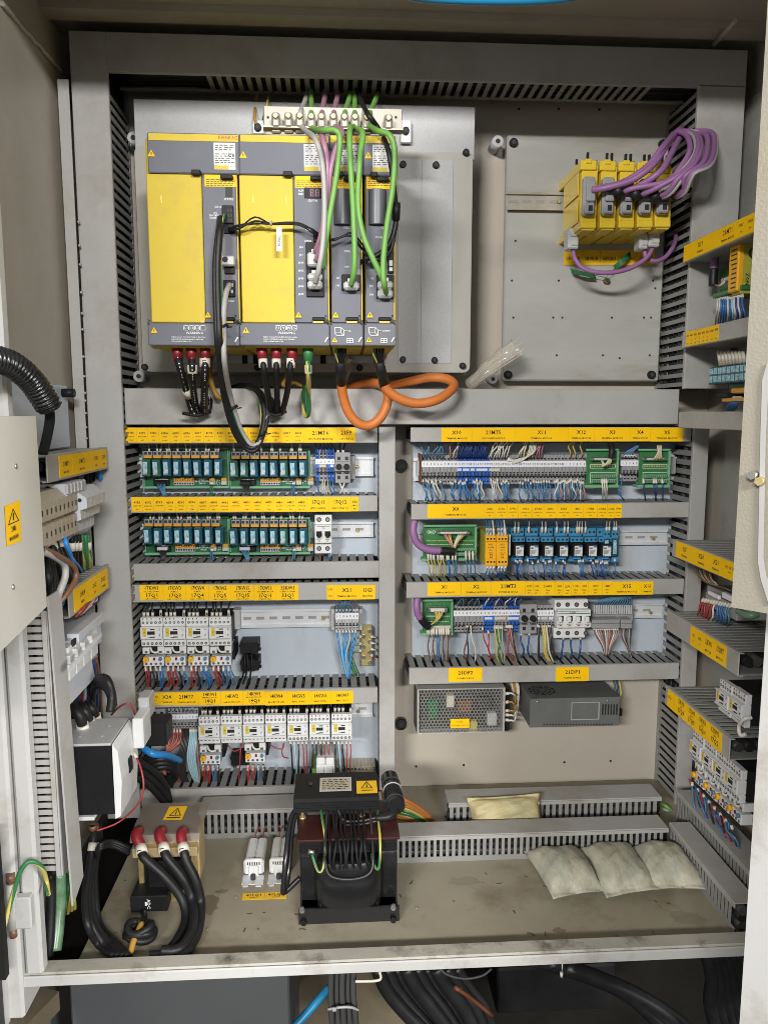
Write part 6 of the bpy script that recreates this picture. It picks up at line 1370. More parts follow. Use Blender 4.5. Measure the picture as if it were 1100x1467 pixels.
strip('short grey terminal strip left of the four pole breaker', 769.5, 793, 865, 906, ((800, 'grey_plastic'),), marker=(.23, .42), tm=XT, links=((770, 773, 'white_plastic'), (775, 784, 'cream'), (786, 792, 'white_plastic')))
w3 = 'dropping from the grey and blue X2 terminal strip'
drop(668, 894, 669, 952, 'brown_wire', 'brown', w3); drop(670, 894, 668, 950, 'dark_wire', 'dark', w3); drop(674, 894, 680, 949, 'white_wire', 'whitish', w3, bow=6)
drop(691, 898, 702, 948, 'red_wire', 'red', w3); drop(699, 903, 706, 945, 'red_wire', 'red', w3)
for k, (x, m, cn) in enumerate(((708, 'yellow_wire', 'dull yellow'), (711, 'green_wire', 'green'), (713, 'yellow_wire', 'dull yellow'), (716, 'green_wire', 'green'), (719, 'grey_wire', 'grey'))): drop(x, 896, 716+k*1.2, 952, m, cn, w3, .0017)
for k, (x, m, cn) in enumerate(((725, 'red_wire', 'red'), (728, 'brown_wire', 'brown'), (730, 'pink_wire', 'pinkish'), (733, 'dark_wire', 'dark'))): drop(x, 895, 738+k*1.5, 952, m, cn, w3, .0017)
for x, e in ((747, 746), (758, 759)): drop(x, 906, e, 942, 'dark_blue_wire', 'dark blue', 'below the grey fuse holder of the lowest right row', .002)
for k, (x, m, cn) in enumerate(((770, 'dark_wire', 'dark'), (772, 'dark_wire', 'dark'), (776, 'yellow_wire', 'yellow'), (779, 'yellow_wire', 'yellow'), (782, 'cream', 'cream'), (785, 'dark_wire', 'dark'), (787, 'dark_wire', 'dark'))): drop(x, 894, x+(2 if k < 2 else 12), 952, m, cn, 'left of the four pole breaker', .0021)
for x, e in ((807, 803), (818, 817), (831, 828)): drop(x, 912, e, 944, 'dark_blue_wire', 'dark blue', 'below the four pole breaker', .0021)
for k in range(13): x = 655+k*2.6; drop(x, 868, x+r.uniform(2, 10), 853, 'dark_wire' if k % 3 else 'steel_blue_wire', 'dark' if k % 3 else 'grey blue', 'rising from the grey half of the X2 strip', .0013, False, yb=-.07)
for k in range(14): x = 695+k*3.5; drop(x, 868, x+r.uniform(0, 8), 853, *(BL[2] if k % 4 else ('white_wire', 'whitish')), 'rising from the blue half of the X2 strip', .0014, False, yb=-.07)
t = thing('terminal_row', 'grey double row of plug terminals right of the four pole breaker', 'terminals', loc=W(880, 906, -.06))
mb = pbox(848, 867, 907, 892, -.05, -.016, .001); pbox(852, 872, 904, 876, -.056, -.05, .001, mb); part('header', mb, 'grey_plastic', t)
for (a, b, n) in ((848, 888.5, 12), (889.5, 906, 5)):
    o = part('terminal_plug', pbox(a, 888, b, 901, -.078, -.05, .002), 'grey_plastic', t); mb = MB()
    for i in range(n): p = W(a+(b-a)*(i+.5)/n, 893, -.0782); mb.cyl(p, p+Vector((0, -.0005, 0)), .0012, n=6)
    part('screw', mb, 'ink', o)
for i in range(17): part('lever', pbox(850+i*3.3, 867, 852.2+i*3.3, 880, -.058, -.05, .0003), 'light_grey', t)
for k in range(12):
    x = 850+k*3; wire([(x, 899, -.07), (x+2, 908, -.078), (862+k*1.2, 925, -.076), (866+k*.4, 940, -.06)], .0014, ('brown_wire', 'white_wire', 'grey_wire', 'pink_wire')[k % 4], ('brown', 'white', 'grey', 'pinkish')[k % 4]+' wire gathering below the wide plug of the double row', 'wires gathering below the wide plug', ((.0, .006, .002, 'sleeve'),), sub=3)
for k in range(6):
    x = 891+k*2.6; wire([(x, 899, -.07), (x-1, 912, -.078), (899+k*.5, 930, -.076), (903+k*.8, 948, -.06)], .0014, ('brown_wire', 'grey_wire', 'dark_wire')[k % 3], ('brown', 'grey', 'dark')[k % 3]+' wire below the narrow plug of the double row', 'wires below the narrow plug', sub=3)
for k in range(16):
    x = 850+k*3.4; wire([(x, 869, -.054), (x+4, 862, -.06), (870+k*2.2, 857, -.062), (895+r.uniform(0, 15), 853, -.066)], .0012, 'steel_blue_wire', 'grey blue wire sweeping over the double plug row', 'grey blue wires over the double plug row', sub=3)
# ---- power supplies under the lowest duct
yp = -.075
mat('psu_steel', (0.55, 0.545, 0.51), 0.35, metal=0.4, var=0.1, scale=30)
t = thing('power_supply', 'power supply with a perforated metal cover below the 21DP2 tag', 'power supply', 'power supplies under the lowest right duct', loc=W(662, 1050, yp))
part('chassis', pbox(596, 985, 727, 1047, yp+.022, -.004, .001), 'dark_grey', t)
# perforated cover: real holes, hexagonal pattern
x0, x1 = W(600, 1018, yp).x, W(720, 1018, yp).x; z1, z0 = W(660, 987.5, yp).z, W(660, 1049, yp).z
nx, nz = 24, 14; cw = (x1-x0)/nx; ch = (z1-z0)/nz; mb = MB()
for j in range(nz):
    for i in range(nx):
        ox = (i+(.5 if j % 2 else 0))*cw*(nx/(nx+.5)); cx, cz = x0+ox+cw*.49, z0+(j+.5)*ch; o = []; n_ = []
        for k in range(8):
            a = math.radians(22.5+45*k); n_.append((cx+.46*cw*math.cos(a), yp, cz+.46*ch*math.sin(a)))
            c_, s_ = math.cos(a), math.sin(a); q = 1/max(abs(c_), abs(s_)); o.append((cx+.5*cw*c_*q, yp, cz+.5*ch*s_*q))
        mb.add(o+n_, [(k, (k+1) % 8, 8+(k+1) % 8, 8+k) for k in range(8)])
q = part('perforated_cover', mb, 'psu_steel', t, kind='stuff')
e = MB().box(x0-.003, x1+.004, yp-.001, yp+.04, z1, z1+.002).box(x0-.003, x0, yp-.001, yp+.04, z0, z1).box(x1, x1+.004, yp-.001, yp+.04, z0, z1).box(x0-.003, x1+.004, yp-.001, yp+.04, z0-.002, z0)
part('cover_edge', e, 'psu_steel', t)
for (a, b, c, d, m, nm_) in ((640, 997, 651, 1014, 'cream', 'coil'), (655, 1004, 676, 1022, 'brown_wire', 'capacitor'), (684, 1000, 704, 1016, 'dark_grey', 'capacitor'), (612, 1004, 628, 1030, 'pcb_green', 'coil'), (672, 1034, 684, 1046, 'yellow_wire', 'coil'), (698, 1022, 712, 1040, 'light_grey', 'heat_sink')): part(nm_, pbox(a, b, c, d, yp+.008, yp+.024, .002), m, t)
g = part('label_tag', pbox(645, 1030, 672, 1043, yp-.0012, yp-.0003), 'tag_yellow', t)
mb = MB()
for s_, py in (('21DP2', 1034), ('POWER SUPPLY', 1039)): p = W(658.5, py, yp); mb.text(s_, p.x, p.z, 2.4*S(yp), yp-.0014)
part('lettering', mb, 'ink_red', g)
part('terminal_block', pbox(721, 990, 730, 1047, yp+.012, yp+.03, .001), 'black', t)
for k, py in enumerate((994, 1006, 1018, 1024, 1031)):
    p = W(722, py, yp+.008); part('screw', MB().cyl(p, p+Vector((0, -.004, 0)), .0038, n=10), 'steel', t)
    m = ('white_wire', 'amber_wire', 'amber_wire', 'white_wire', 'white_wire')[k]
    wire([(724, py, yp+.004), (732, py-1+k*.5, yp-.005), (738, py+2 if k < 2 else py-2, yp), (735+k*2, 990, -.05), (731+k*2, 972, -.03)], .0021, m, ('amber' if m == 'amber_wire' else 'white')+' wire with a lug at the perforated power supply', 'lug wires of the perforated power supply', ((.0, .008, .0032, 'sleeve'),))
yq = -.105
t = thing('power_supply', 'dark grey boxed power supply below the 21DP1 tag', 'power supply', 'power supplies under the lowest right duct', loc=W(822, 1042, yq))
mb = pbox(759, 1000, 887, 1041, yq, -.004, .0008); part('case', mb, 'psu_grey', t)
xa, xb, zt = W(759, 1020, yq).x, W(887, 1020, yq).x, W(822, 1000, yq).z
mb = MB(); c = Vector((xa+.035, yq+.045, zt+.0004))
for ring in range(3):
    for i in range(10):
        a0 = 2*math.pi*i/10; a1 = a0+.45; r0, r1 = .008+.009*ring, .013+.009*ring
        mb.add([c+Vector((rr*math.cos(a)*.9, rr*math.sin(a)*.9, 0)) for a, rr in ((a0, r0), (a0, r1), (a1, r1), (a1, r0))], [(0, 1, 2, 3)])
part('fan_grille', mb, 'ink', t)
part('recess', pbox(818, 1006, 858.5, 1031.5, yq-.0008, yq, .0004), 'zinc_dark', t); part('recess_plate', pbox(819, 1007, 856.5, 1030, yq-.0014, yq-.0008, .0003), 'psu_grey', t)
mb = MB()
for (px, py) in ((770, 1005.5), (870, 1004), (837, 1019)): p = W(px, py, yq-.0016); mb.cyl(p, p+Vector((0, -.001, 0)), .0028, .0018, 8)
part('screw', mb, 'steel', t)
mb = MB()
for i in range(6): pbox(862+i*4, 1009, 864+i*4, 1024, yq-.0003, yq, 0, mb)
for i in range(24): pbox(778+i*4.2, 1037, 780+i*4.2, 1039, yq-.0003, yq, 0, mb)
part('vent_slot', mb, 'ink', t)
part('side_knob', pbox(887, 1016, 891, 1026, yq+.02, yq+.03, .001), 'black', t)
for k, x in enumerate((878, 882, 886)): wire([(x, 1008, -.05), (x+3, 992, -.045), (x, 972, -.03)], .002, ('green_wire', 'dark_blue_wire', 'yellow_wire')[k], ('green', 'dark blue', 'yellow')[k]+' wire at the back corner of the boxed power supply', 'wires behind the boxed power supply')
# ================================================================== things standing on the cabinet floor
def on(px, py, z): return WZ(px, py, z)
# ---- large black transformer
fy = WZ(500, 1322, ZF).y; xa, xb = W(428, 1318, fy).x, W(572, 1318, fy).x
t = thing('transformer', 'large black transformer with a dark cover and red insulating board on the floor', 'transformer', loc=((xa+xb)/2, fy+.05, ZF))
zt = ZF+.104; dy = .13
core_y0 = fy+.02; w = xb-xa
foot = MB().prism([(fy, ZF), (fy, ZF+.026), (fy+.003, ZF+.026), (fy+.003, ZF+.003), (fy+.05, ZF+.003), (fy+.05, ZF)], 0, xa, xb)
part('foot_rail', foot, 'black_gloss', t)
part('foot_rail', MB().prism([(fy+dy+.03, ZF), (fy+dy+.03, ZF+.026), (fy+dy+.027, ZF+.026), (fy+dy+.027, ZF+.003), (fy+dy-.02, ZF+.003), (fy+dy-.02, ZF)], 0, xa, xb), 'black_gloss', t)
mb = MB().box(xa+.002, xa+w*.20, core_y0, core_y0+dy, ZF+.012, zt, .003).box(xb-w*.20, xb-.002, core_y0, core_y0+dy, ZF+.012, zt, .003).box(xa+.002, xb-.002, core_y0, core_y0+dy, zt, zt+.022, .003).box(xa+.002, xb-.002, core_y0, core_y0+dy, ZF+.010, ZF+.030, .002)
part('core', mb, 'black_gloss', t)
# coil: half round barrel in front
mb = MB(); n = 22; prof = []
cxm = (xa+xb)/2; rw = w*.35
for i in range(n+1):
    a = math.pi*i/n; prof.append((cxm-rw*(abs(math.cos(a))**.55)*(1 if math.cos(a) > 0 else -1), core_y0+.02-.045*math.sin(a)**.6))
vs = []
for z, k in ((ZF+.026, .93), (ZF+.036, 1), (zt-.012, 1), (zt-.004, .92)):
    for (x, y) in prof: vs.append((cxm+(x-cxm)*k, core_y0+.02+(y-core_y0-.02)*k, z))
m_ = n+1
mb.add(vs, [(j*m_+i, j*m_+i+1, (j+1)*m_+i+1, (j+1)*m_+i) for j in range(3) for i in range(n)], 0, True).add(vs[:m_], [tuple(range(m_))]).add(vs[-m_:], [tuple(range(m_))])
part('coil', mb, 'black_gloss', t)
for (px, py) in ((433, 1302), (563, 1298), (435, 1320), (563, 1316)):
    p = W(px, py, fy-.001); part('bolt', MB().cyl(p, p+Vector((0, -.006, 0)), .005, .0042, 8), 'steel' if py < 1310 else 'black', t)
mb = MB()
for i in range(6): a = cxm-.045+i*.018; mb.box(a-.002, a+.002, fy+.006, fy+.02, ZF+.024, ZF+.034, .001)
part('coil_tab', mb, 'black', t)
# red board, tilted black cover
ztb = zt+.024
part('insulating_board', MB().box(xa-.002, xb+.002, core_y0-.004, core_y0+.11, ztb, ztb+.004, .001), 'insulator_red', t)
cz = ztb+.033; cx0, cx1 = xa-.010, xb-.028; cy0 = core_y0+.050; cy1 = core_y0+.135; k0 = core_y0-.002
mb = MB().prism([(cy0, cz-.012), (cy0, cz+.006), (cy0+.004, cz+.010), (cy1, cz+.014), (cy1, cz+.008), (cy0+.006, cz+.002), (cy0+.006, cz-.012)], 0, cx0, cx1)
for i in range(4): mb.box(cx0, cx1, cy0-.0012, cy0, cz-.010+i*.0042, cz-.0085+i*.0042)
cv = part('top_cover', mb, 'black', t)
def slope(u, v, d=.0006): return Vector((cx0+(cx1-cx0)*u, cy0+.006+(cy1-cy0-.008)*v, cz+.0102+.0038*v+d))
mb = MB().quad(slope(.30, .22), slope(.68, .22), slope(.68, .80), slope(.30, .80)); pl_ = part('rating_plate', mb, 'light_grey', cv)
mb = MB().quad(slope(.315, .27, .0009), slope(.665, .27, .0009), slope(.665, .75, .0009), slope(.315, .75, .0009)); part('plate_field', mb, 'tan_block', pl_)
mb = MB(); rr_ = random.Random(9)
for i in range(6):
    u = .33
    while u < .62: wv = rr_.uniform(.02, .07); mb.quad(slope(u, .30+i*.075, .0012), slope(u+wv, .30+i*.075, .0012), slope(u+wv, .33+i*.075, .0012), slope(u, .33+i*.075, .0012)); u += wv+.02
part('small_print', mb, 'ink', pl_)
st = part('warning_sticker', MB().quad(slope(.74, .10), slope(.985, .10), slope(.985, .62), slope(.74, .62)), 'sticker_yellow', cv)
def outl(a, b, c, k=.75):
    m3 = (a+b+c)/3; ia, ib, ic = m3+(a-m3)*k, m3+(b-m3)*k, m3+(c-m3)*k
    return MB().add([a, b, c, ia, ib, ic], [(0, 1, 4, 3), (1, 2, 5, 4), (2, 0, 3, 5)])
mb = outl(slope(.79, .30, .001), slope(.935, .30, .001), slope(.862, .60, .001)); mb.quad(slope(.855, .34, .0012), slope(.87, .34, .0012), slope(.865, .50, .0012), slope(.858, .50, .0012)).quad(slope(.80, .20, .0012), slope(.93, .20, .0012), slope(.93, .23, .0012), slope(.80, .23, .0012)); part('pictogram', mb, 'ink', st)
p = slope(.19, .55); part('cover_screw', MB().cyl(p, p+Vector((0, 0, .002)), .0035, n=10), 'dark_grey', cv)
for u in (.10, .80):
    a = slope(u, .12); part('post', MB().cyl((a.x, cy0+.012, ztb+.004), (a.x, cy0+.012, cz-.002), .0028, n=8).cyl((a.x, cy0+.012, ztb+.004), (a.x, cy0+.012, ztb+.008), .0055, n=6), 'brass', t)
part('terminal_row', MB().box(cx0+.02, cx1-.01, cy0+.02, cy0+.06, ztb+.004, cz-.006, .002), 'dark_grey', t)
mb = MB()
for i in range(9):
    x = cxm-.028+i*.0068; mb.tube([(x-.004, cy0+.004, cz-.008), (x-.003+rr_.uniform(-.002, .002), k0+.020, ztb+.008), (x+rr_.uniform(-.002, .002), k0-.012, ztb+.003), (x+rr_.uniform(-.003, .003), k0-.022, zt+.004), (x+.001+rr_.uniform(-.004, .004), k0-.020, zt-.010-rr_.uniform(0, .006))], .0021, 6, 0, 5)
part('lead', mb, 'black', t, kind='stuff')
part('lead', MB().tube([(cxm-.034, cy0+.004, cz-.008), (cxm-.037, k0-.010, ztb+.006), (cxm-.037, k0-.022, zt+.004), (cxm-.028, k0-.030, zt-.016), (cxm+.005, k0-.032, zt-.021), (cxm+.033, k0-.030, zt-.012), (cxm+.038, k0-.014, zt+.012), (cxm+.036, cy0, cz-.01)], .0022, 7), 'dark_wire', t)
for P in ([(xa+.034, cy0+.006, cz-.008), (xa+.042, k0+.0, ztb+.008), (xa+.040, k0-.020, zt-.004), (xa+.032, k0-.022, zt-.012), (xa+.022, k0-.012, zt+.010)], [(xb-.030, cy0+.03, ztb+.012), (xb-.030, k0-.008, ztb+.004), (xb-.033, k0-.022, zt-.010), (xb-.041, k0-.020, zt-.004), (xb-.043, k0-.008, zt+.006)]): part('earth_lead', MB().tube(P, .0022, 7), 'earth_wire', t)
p = Vector((xa+.016, k0-.006, zt+.012)); part('lug', MB().cyl(p, p+Vector((.010, -.002, -.001)), .0035, n=8), 'steel', t)
# capacitor strapped to the right of the cover
ca = Vector((xb-.006, cy0+.075, cz+.006)); cb_ = Vector((xb-.001, cy0-.004, cz-.004))
c = thing('capacitor', 'black cylinder capacitor strapped beside the transformer cover', 'capacitor', loc=cb_)
part('can', MB().cyl(ca, cb_, .0155, n=20), 'black_gloss', c)
for k in (.25, .45, .85): q = ca.lerp(cb_, k); d = (cb_-ca).normalized()*.0015; part('strap', MB().cyl(q-d, q+d,   .0162, n=20), 'dark_grey' if k != .45 else 'light_grey', c)
part('tape_end', MB().tube([cb_+Vector((0, .01, -.006)), cb_+Vector((-.010, -.008, -.012)), cb_+Vector((-.034, -.010, -.014))], .010, 8, rfun=lambda d, L: 1-.55*d/L), 'black_rubber', c)
for dz in (0, -.006): part('lead', MB().tube([cb_+Vector((-.030, -.010, -.012+dz)), cb_+Vector((-.055, -.012, -.016+dz)), cb_+Vector((-.085, -.010, -.016+dz)), cb_+Vector((-.095, .004, -.004))], .0023, 7), 'dark_wire', c)
cable('cable', [(cx0+.012, cy0+.02, cz-.008), (cx0-.004, cy0-.004, cz-.02), (cx0-.010, k0+.01, ztb-.03), (cx0-.014, k0-.004, ZF+.055), (cx0-.012, k0, ZF+.045), (xa+.002, k0+.01, ZF+.062)], .0045, 'black_gloss', 'glossy black cable hanging at the left side of the large transformer', world=True)
cable('cable', [(cx0+.016, cy0+.02, cz-.008), (cx0+.0, cy0-.004, cz-.026), (cx0-.005, k0+.012, ztb-.04), (cx0-.008, k0, ZF+.065), (cx0-.012, k0, ZF+.046)], .0040, 'black_gloss', 'second glossy black cable, close to the left side of the large transformer', world=True)
# ---- small cream transformer at the left
fy2 = WZ(220, 1308, ZF).y; sx = lambda px, py=1250, y=None: W(px, py, fy2 if y is None else y).x
xa, xb = sx(188, 1300), sx(280, 1300); y1 = fy2+.11; zt = ZF+.083
t = thing('transformer', 'small cream framed transformer with a clear cover and three red booted cables', 'transformer', loc=((xa+xb)/2, fy2+.06, ZF))
mb = MB().prism([(fy2+.03, ZF), (fy2+.03, ZF+.018), (fy2+.033, ZF+.018), (fy2+.033, ZF+.003), (fy2+.07, ZF+.003), (fy2+.07, ZF)], 0, xa-.006, xb)
part('foot_rail', mb, 'brass', t)
part('core', MB().box(xa+.008, xb-.012, fy2+.04, y1, ZF+.01, zt, .002), 'black', t)
for x in (xa+.004, xb-.012): part('post', MB().box(x, x+.009, fy2+.036, fy2+.045, ZF+.003, zt, .001), 'brass', t)
part('yoke', MB().box(xa-.003, xb, fy2+.03, fy2+.045, zt-.006, zt+.010, .001), 'cream_plate', t)
part('terminal_plate', MB().box(xa, xb-.003, fy2+.046, fy2+.050, zt-.002, zt+.027, .0015), 'cream_plate', t)
part('side_plate', MB().prism([(fy2+.046, ZF+.025), (fy2+.046, zt+.020), (fy2+.062, zt+.030), (y1-.015, zt+.024), (y1-.015, ZF+.03)], 0, xb-.003, xb+.0005), 'cream_plate', t)
part('coil', MB().box(xa+.018, xb-.020, fy2+.024, fy2+.05, ZF+.02, zt-.012, .006), 'black', t)
zc_ = zt+.025
part('clear_cover', MB().add([(xa-.006, fy2+.030, zc_-.004), (xb+.004, fy2+.030, zc_-.004), (xb+.004, fy2+.036, zc_+.006), (xa-.006, fy2+.036, zc_+.006), (xb+.008, y1+.012, zc_+.015), (xa-.006, y1+.012, zc_+.015)], [(0, 1, 2, 3), (3, 2, 4, 5)]), 'smoke_cover', t)
cp_ = lambda u, v, d=.0008: Vector((xa-.006+(xb-xa+.013)*u, fy2+.036+(y1-fy2-.024)*v, zc_+.006+.009*v+d))
sk_ = part('warning_sticker', MB().quad(cp_(.38, .42), cp_(.66, .42), cp_(.68, .86), cp_(.41, .86)), 'sticker_yellow', t)
mb = outl(cp_(.45, .55, .0012), cp_(.63, .55, .0012), cp_(.545, .81, .0012)); mb.quad(cp_(.535, .58, .0014), cp_(.55, .58, .0014), cp_(.548, .71, .0014), cp_(.537, .71, .0014)).quad(cp_(.43, .47, .0014), cp_(.63, .47, .0014), cp_(.63, .50, .0014), cp_(.43, .50, .0014)); part('pictogram', mb, 'ink', sk_)
for i in range(2): p = Vector((xa+(xb-xa)*(.30+.36*i), fy2+.0455, zt+.012)); part('plate_screw', MB().cyl(p, p+Vector((0, -.003, 0)), .003, n=8), 'brass', t)
bx = thing('control_box', 'small black box with white lettering in front of the cream transformer', 'box', loc=(sx(215, 1300), fy2+.01, ZF+.02))
b0, b1 = sx(187, 1295), sx(240, 1295)
part('box_body', MB().box(b0, b1, fy2, fy2+.050, ZF+.002, ZF+.029, .0015), 'black', bx)
mb = MB().text('ADC', 0, 0, .0055, 0).xf(Matrix.Translation(((b0+b1)/2, fy2-.0004, ZF+.016)) @ Matrix.Rotation(math.radians(90), 4, 'Y')); mb.box((b0+b1)/2-.006, (b0+b1)/2-.003, fy2-.0005, fy2-.0002, ZF+.013, ZF+.020, .001)
part('lettering', mb, 'ink_white', bx)
for k, (px, pts) in enumerate(((200, [(203, 1222), (210, 1232), (238, 1258), (262, 1290), (266, 1320), (252, 1350), (235, 1366)]), (233, [(235, 1220), (242, 1232), (262, 1258), (276, 1290), (277, 1325), (266, 1350), (250, 1366)]), (264, [(263, 1220), (268, 1235), (281, 1262), (288, 1295), (285, 1330), (274, 1355), (262, 1368)]))):
    lab = ('black cable with a red boot at the left of the cream transformer', 'black cable with a red boot at the middle of the cream transformer', 'black cable with a red boot at the right of the cream transformer')[k]
    n_ = thing('power_lead', lab, 'power lead', 'red booted cables of the cream transformer', loc=W(px, 1200, fy2+.03))
    yA = fy2+.038; P0 = W(px-1, 1192, yA); top = P0+Vector((0, -.004, .004)); mid = W(pts[0][0]-1, pts[0][1]-10, fy2+.016)
    part('boot', MB().tube([P0+Vector((0, .004, 0)), top+Vector((-.001, -.008, -.002)), mid], .0085, 12), 'red', n_)
    bt = W(pts[0][0]+1, pts[0][1]+1, fy2+.006); sv_ = part('sleeve', MB().cyl(mid, bt, .0092, n=14), 'sleeve', n_)
    part('lettering', MB().text(('L1', 'L2', 'L3')[k], 0, 0, .007, 0).xf(Matrix.Translation(mid.lerp(bt, .5)+Vector((0, -.0098, .002))) @ Matrix.Rotation(math.radians(80), 4, 'Y')), 'ink', sv_)
    path = [mid, bt]
    for i, (a, b) in enumerate(pts[1:]):
        f = (i+1)/(len(pts)-1); yz = fy2+.006-(.035 if f < .8 else .055)*f
        q = W(a, b, yz); zf_ = ZF+.009+.009*(k % 2)
        if q.z < zf_: q = WZ(a, b, zf_)
        path.append(q)
    q = path[-1]+Vector((-.02, -.012, 0)); q.y = max(q.y, -.508); path[-1].y = max(path[-1].y, -.508); path.append(q)
    part('core', MB().tube(path, .0074, 12, 0, 8), 'black_rubber', n_)
c0 = WZ(201, 1338, ZF+.012); mb = MB(); R_ = .021
for s in range(3): mb.tube([c0+Vector((R_*math.cos(a+s)*(1-.08*s), R_*.75*math.sin(a+s)*(1-.05*s), s*.006+.003*math.sin(2*a))) for a in [i*2*math.pi/14 for i in range(15)]], .0058, 8, 0, 3)
co = thing('cable_coil', 'small black cable coil lying on the floor below the black box', 'cable coil', loc=c0); part('winding', mb, 'black_rubber', co)
cable('cable', [W(205, 1304, fy2+.005), c0+Vector((.002, .02, .01)), c0+Vector((.0, .0, .010))], .0045, 'black_rubber', 'short black cable from the small box to the floor coil', world=True)
cable('cable', [c0+Vector((.002, .006, .014)), c0+Vector((-.004, -.02, .004)), WZ(186, 1366, ZF+.006), WZ(178, 1374, ZF+.006)+Vector((-.01, .01, 0))], .0046, 'amber_wire', 'dull yellow cable end passing through the floor coil', world=True)
# ---- two white ceramic resistors with yellow tags
for k, (a, b) in enumerate(((348.5, 382), (385, 412.5))):
    y0 = WZ(365, 1268, ZF).y; xa_, xb_ = W(a+1, 1240, y0+.03).x, W(a+30, 1240, y0+.03).x
    t = thing('resistor', ['white ceramic resistor on a bent bracket, left of two', 'white ceramic resistor on a bent bracket, next to the glossy black cable'][k], 'resistor', 'white ceramic resistors on the floor', loc=((xa_+xb_)/2, y0+.05, ZF))
    mb = MB().box(xa_-.001, xb_+.001, y0, y0+.026, ZF+.0005, ZF+.002).box(xa_+.002, xa_+.011, y0-.006, y0, ZF+.0005, ZF+.002).box(xb_-.011, xb_-.002, y0-.006, y0, ZF+.0005, ZF+.002)
    part('bracket', mb, 'rail_metal', t)
    m5 = (xa_+xb_)/2
    for (u, v) in ((xa_+.0015, m5-.0004), (m5+.0004, xb_-.0015)): part('resistor_body', MB().box(u, v, y0+.034, y0+.105, ZF+.003, ZF+.026, .003), 'white_paper', t)
    mb = MB().box(xa_, xb_, y0+.024, y0+.036, ZF+.002, ZF+.030, .004).box(m5-.009, m5+.009, y0+.019, y0+.026, ZF+.002, ZF+.022, .002)
    part('end_cap', mb, 'white_plastic', t)
    mb = MB()
    for i in range(6): mb.box(m5-.011+i*.004, m5-.009+i*.004, y0+.0236, y0+.024, ZF+.022, ZF+.027)
    part('fin_slot', mb, 'dark_grey', t)
    p = Vector((m5, y0+.014, ZF+.002)); part('screw', MB().cyl(p, p+Vector((0, 0, .008)), .0042, n=10), 'dark_grey', t)
    for d in (-.006, .006): wire([(m5+d, y0+.104, ZF+.016), (m5+d*1.2, y0+.125, ZF+.020), (m5+d*.9+.004, yfd-.004, ZF+.026)], .0011, 'red_wire', 'thin red wire behind the %s ceramic resistor' % ('left', 'right')[k], 'thin red wires of the ceramic resistors', world=True)
a, b = WZ(346.5, 1290, ZF), WZ(412, 1278, ZF)
t = thing('label_strip', 'worn yellow tag pair 41LQ1 and 41LQ2 stuck on the floor below the resistors', 'label', loc=((a.x+b.x)/2, (a.y+b.y)/2, ZF))
for i in range(2):
    u0, u1 = a.x+(b.x-a.x)*.5*i, a.x+(b.x-a.x)*.5*(i+1)-.0005
    q = part('label_tag', MB().box(u0, u1, a.y, b.y, ZF+.0003, ZF+.0008), 'sticker_yellow', t)
    mb = MB().text('41LQ%d' % (i+1), 0, .003, .0065, 0).text('RESISTOR', 0, -.004, .002, 0); mb.xf(Matrix.Translation(((u0+u1)/2, (a.y+b.y)/2, ZF+.001)) @ Matrix.Rotation(math.radians(-90), 4, 'X')); part('lettering', mb, 'ink', q)
# ---- desiccant bags
def bag(label, corners, z0, h, m, seed, up=None):
    P = [Vector(c) for c in corners]; N_ = 26; rr = random.Random(seed); vs = []; fs = []
    ph = [rr.uniform(0, 6.3) for _ in range(8)]
    ex = (P[1]-P[0]).normalized(); nz = up or Vector((0, 0, 1))
    for sgn in (1, -1):
        for j in range(N_+1):
            for i in range(N_+1):
                u, v = i/N_, j/N_; u_, v_ = u, max(0, min(1, (v-.075)/.85)); p = (P[0]*(1-u)+P[1]*u)*(1-v)+(P[3]*(1-u)+P[2]*u)*v
                e = max(0, 1-abs(2*u-1)**3.0)*max(0, 1-abs(2*v_-1)**3.0); e = e**.6
                ins = 1-.06*math.sin(math.pi*u)*0
                c_ = (P[0]+P[2])/2; pull = .07*((abs(2*u-1) > .9)*math.sin(math.pi*v)+(abs(2*v-1) > .9)*math.sin(math.pi*u))
                p = p.lerp(c_, pull*.8)
                wv = .0005*math.sin(23*u+9*v+ph[0]+1.5*math.sin(7*v))+.0004*math.sin(31*v-12*u+ph[1])+.0006*math.sin(57*(u+.6*v)+ph[2]+3*math.sin(5*u-4*v))+.0005*math.sin(75*(v-.3*u)+ph[4]+4*math.sin(6*v+3*u))+.0012*math.sin(11*(u-v)+ph[3])
                edge = 1-e
                hh = h*e*(.85+.15*math.sin(3*u+ph[5])*math.sin(3*v+ph[6]))+wv*(.3+e)+edge*.0012*math.sin(14*(u+v)+ph[7])
                vs.append(p+nz*(.004+h*.28+(hh if sgn > 0 else -h*.28*e-.0012)))
    M_ = (N_+1)**2
    for s in (0, 1):
        for j in range(N_):
            for i in range(N_):
                q = [s*M_+j*(N_+1)+i, s*M_+j*(N_+1)+i+1, s*M_+(j+1)*(N_+1)+i+1, s*M_+(j+1)*(N_+1)+i]; fs.append(q if s == 0 else q[::-1])
    bd = [i for i in range(N_+1)]+[j*(N_+1)+N_ for j in range(1, N_+1)]+[N_*(N_+1)+i for i in range(N_-1, -1, -1)]+[j*(N_+1) for j in range(N_-1, 0, -1)]
    for i in range(len(bd)): a_, b_ = bd[i], bd[(i+1) % len(bd)]; fs.append((b_, a_, M_+a_, M_+b_))
    return solo('desiccant_bag', MB().add(vs, fs, 0, True), m, label, 'bag', 'desiccant bags')
z = ZF+.001
bag('pale stained desiccant bag lying on the floor, left of three', [WZ(792, 1298, z), WZ(866, 1286, z), WZ(826, 1222, z+.0), WZ(748, 1226, z)], z, .032, 'bag_cloth', 1)
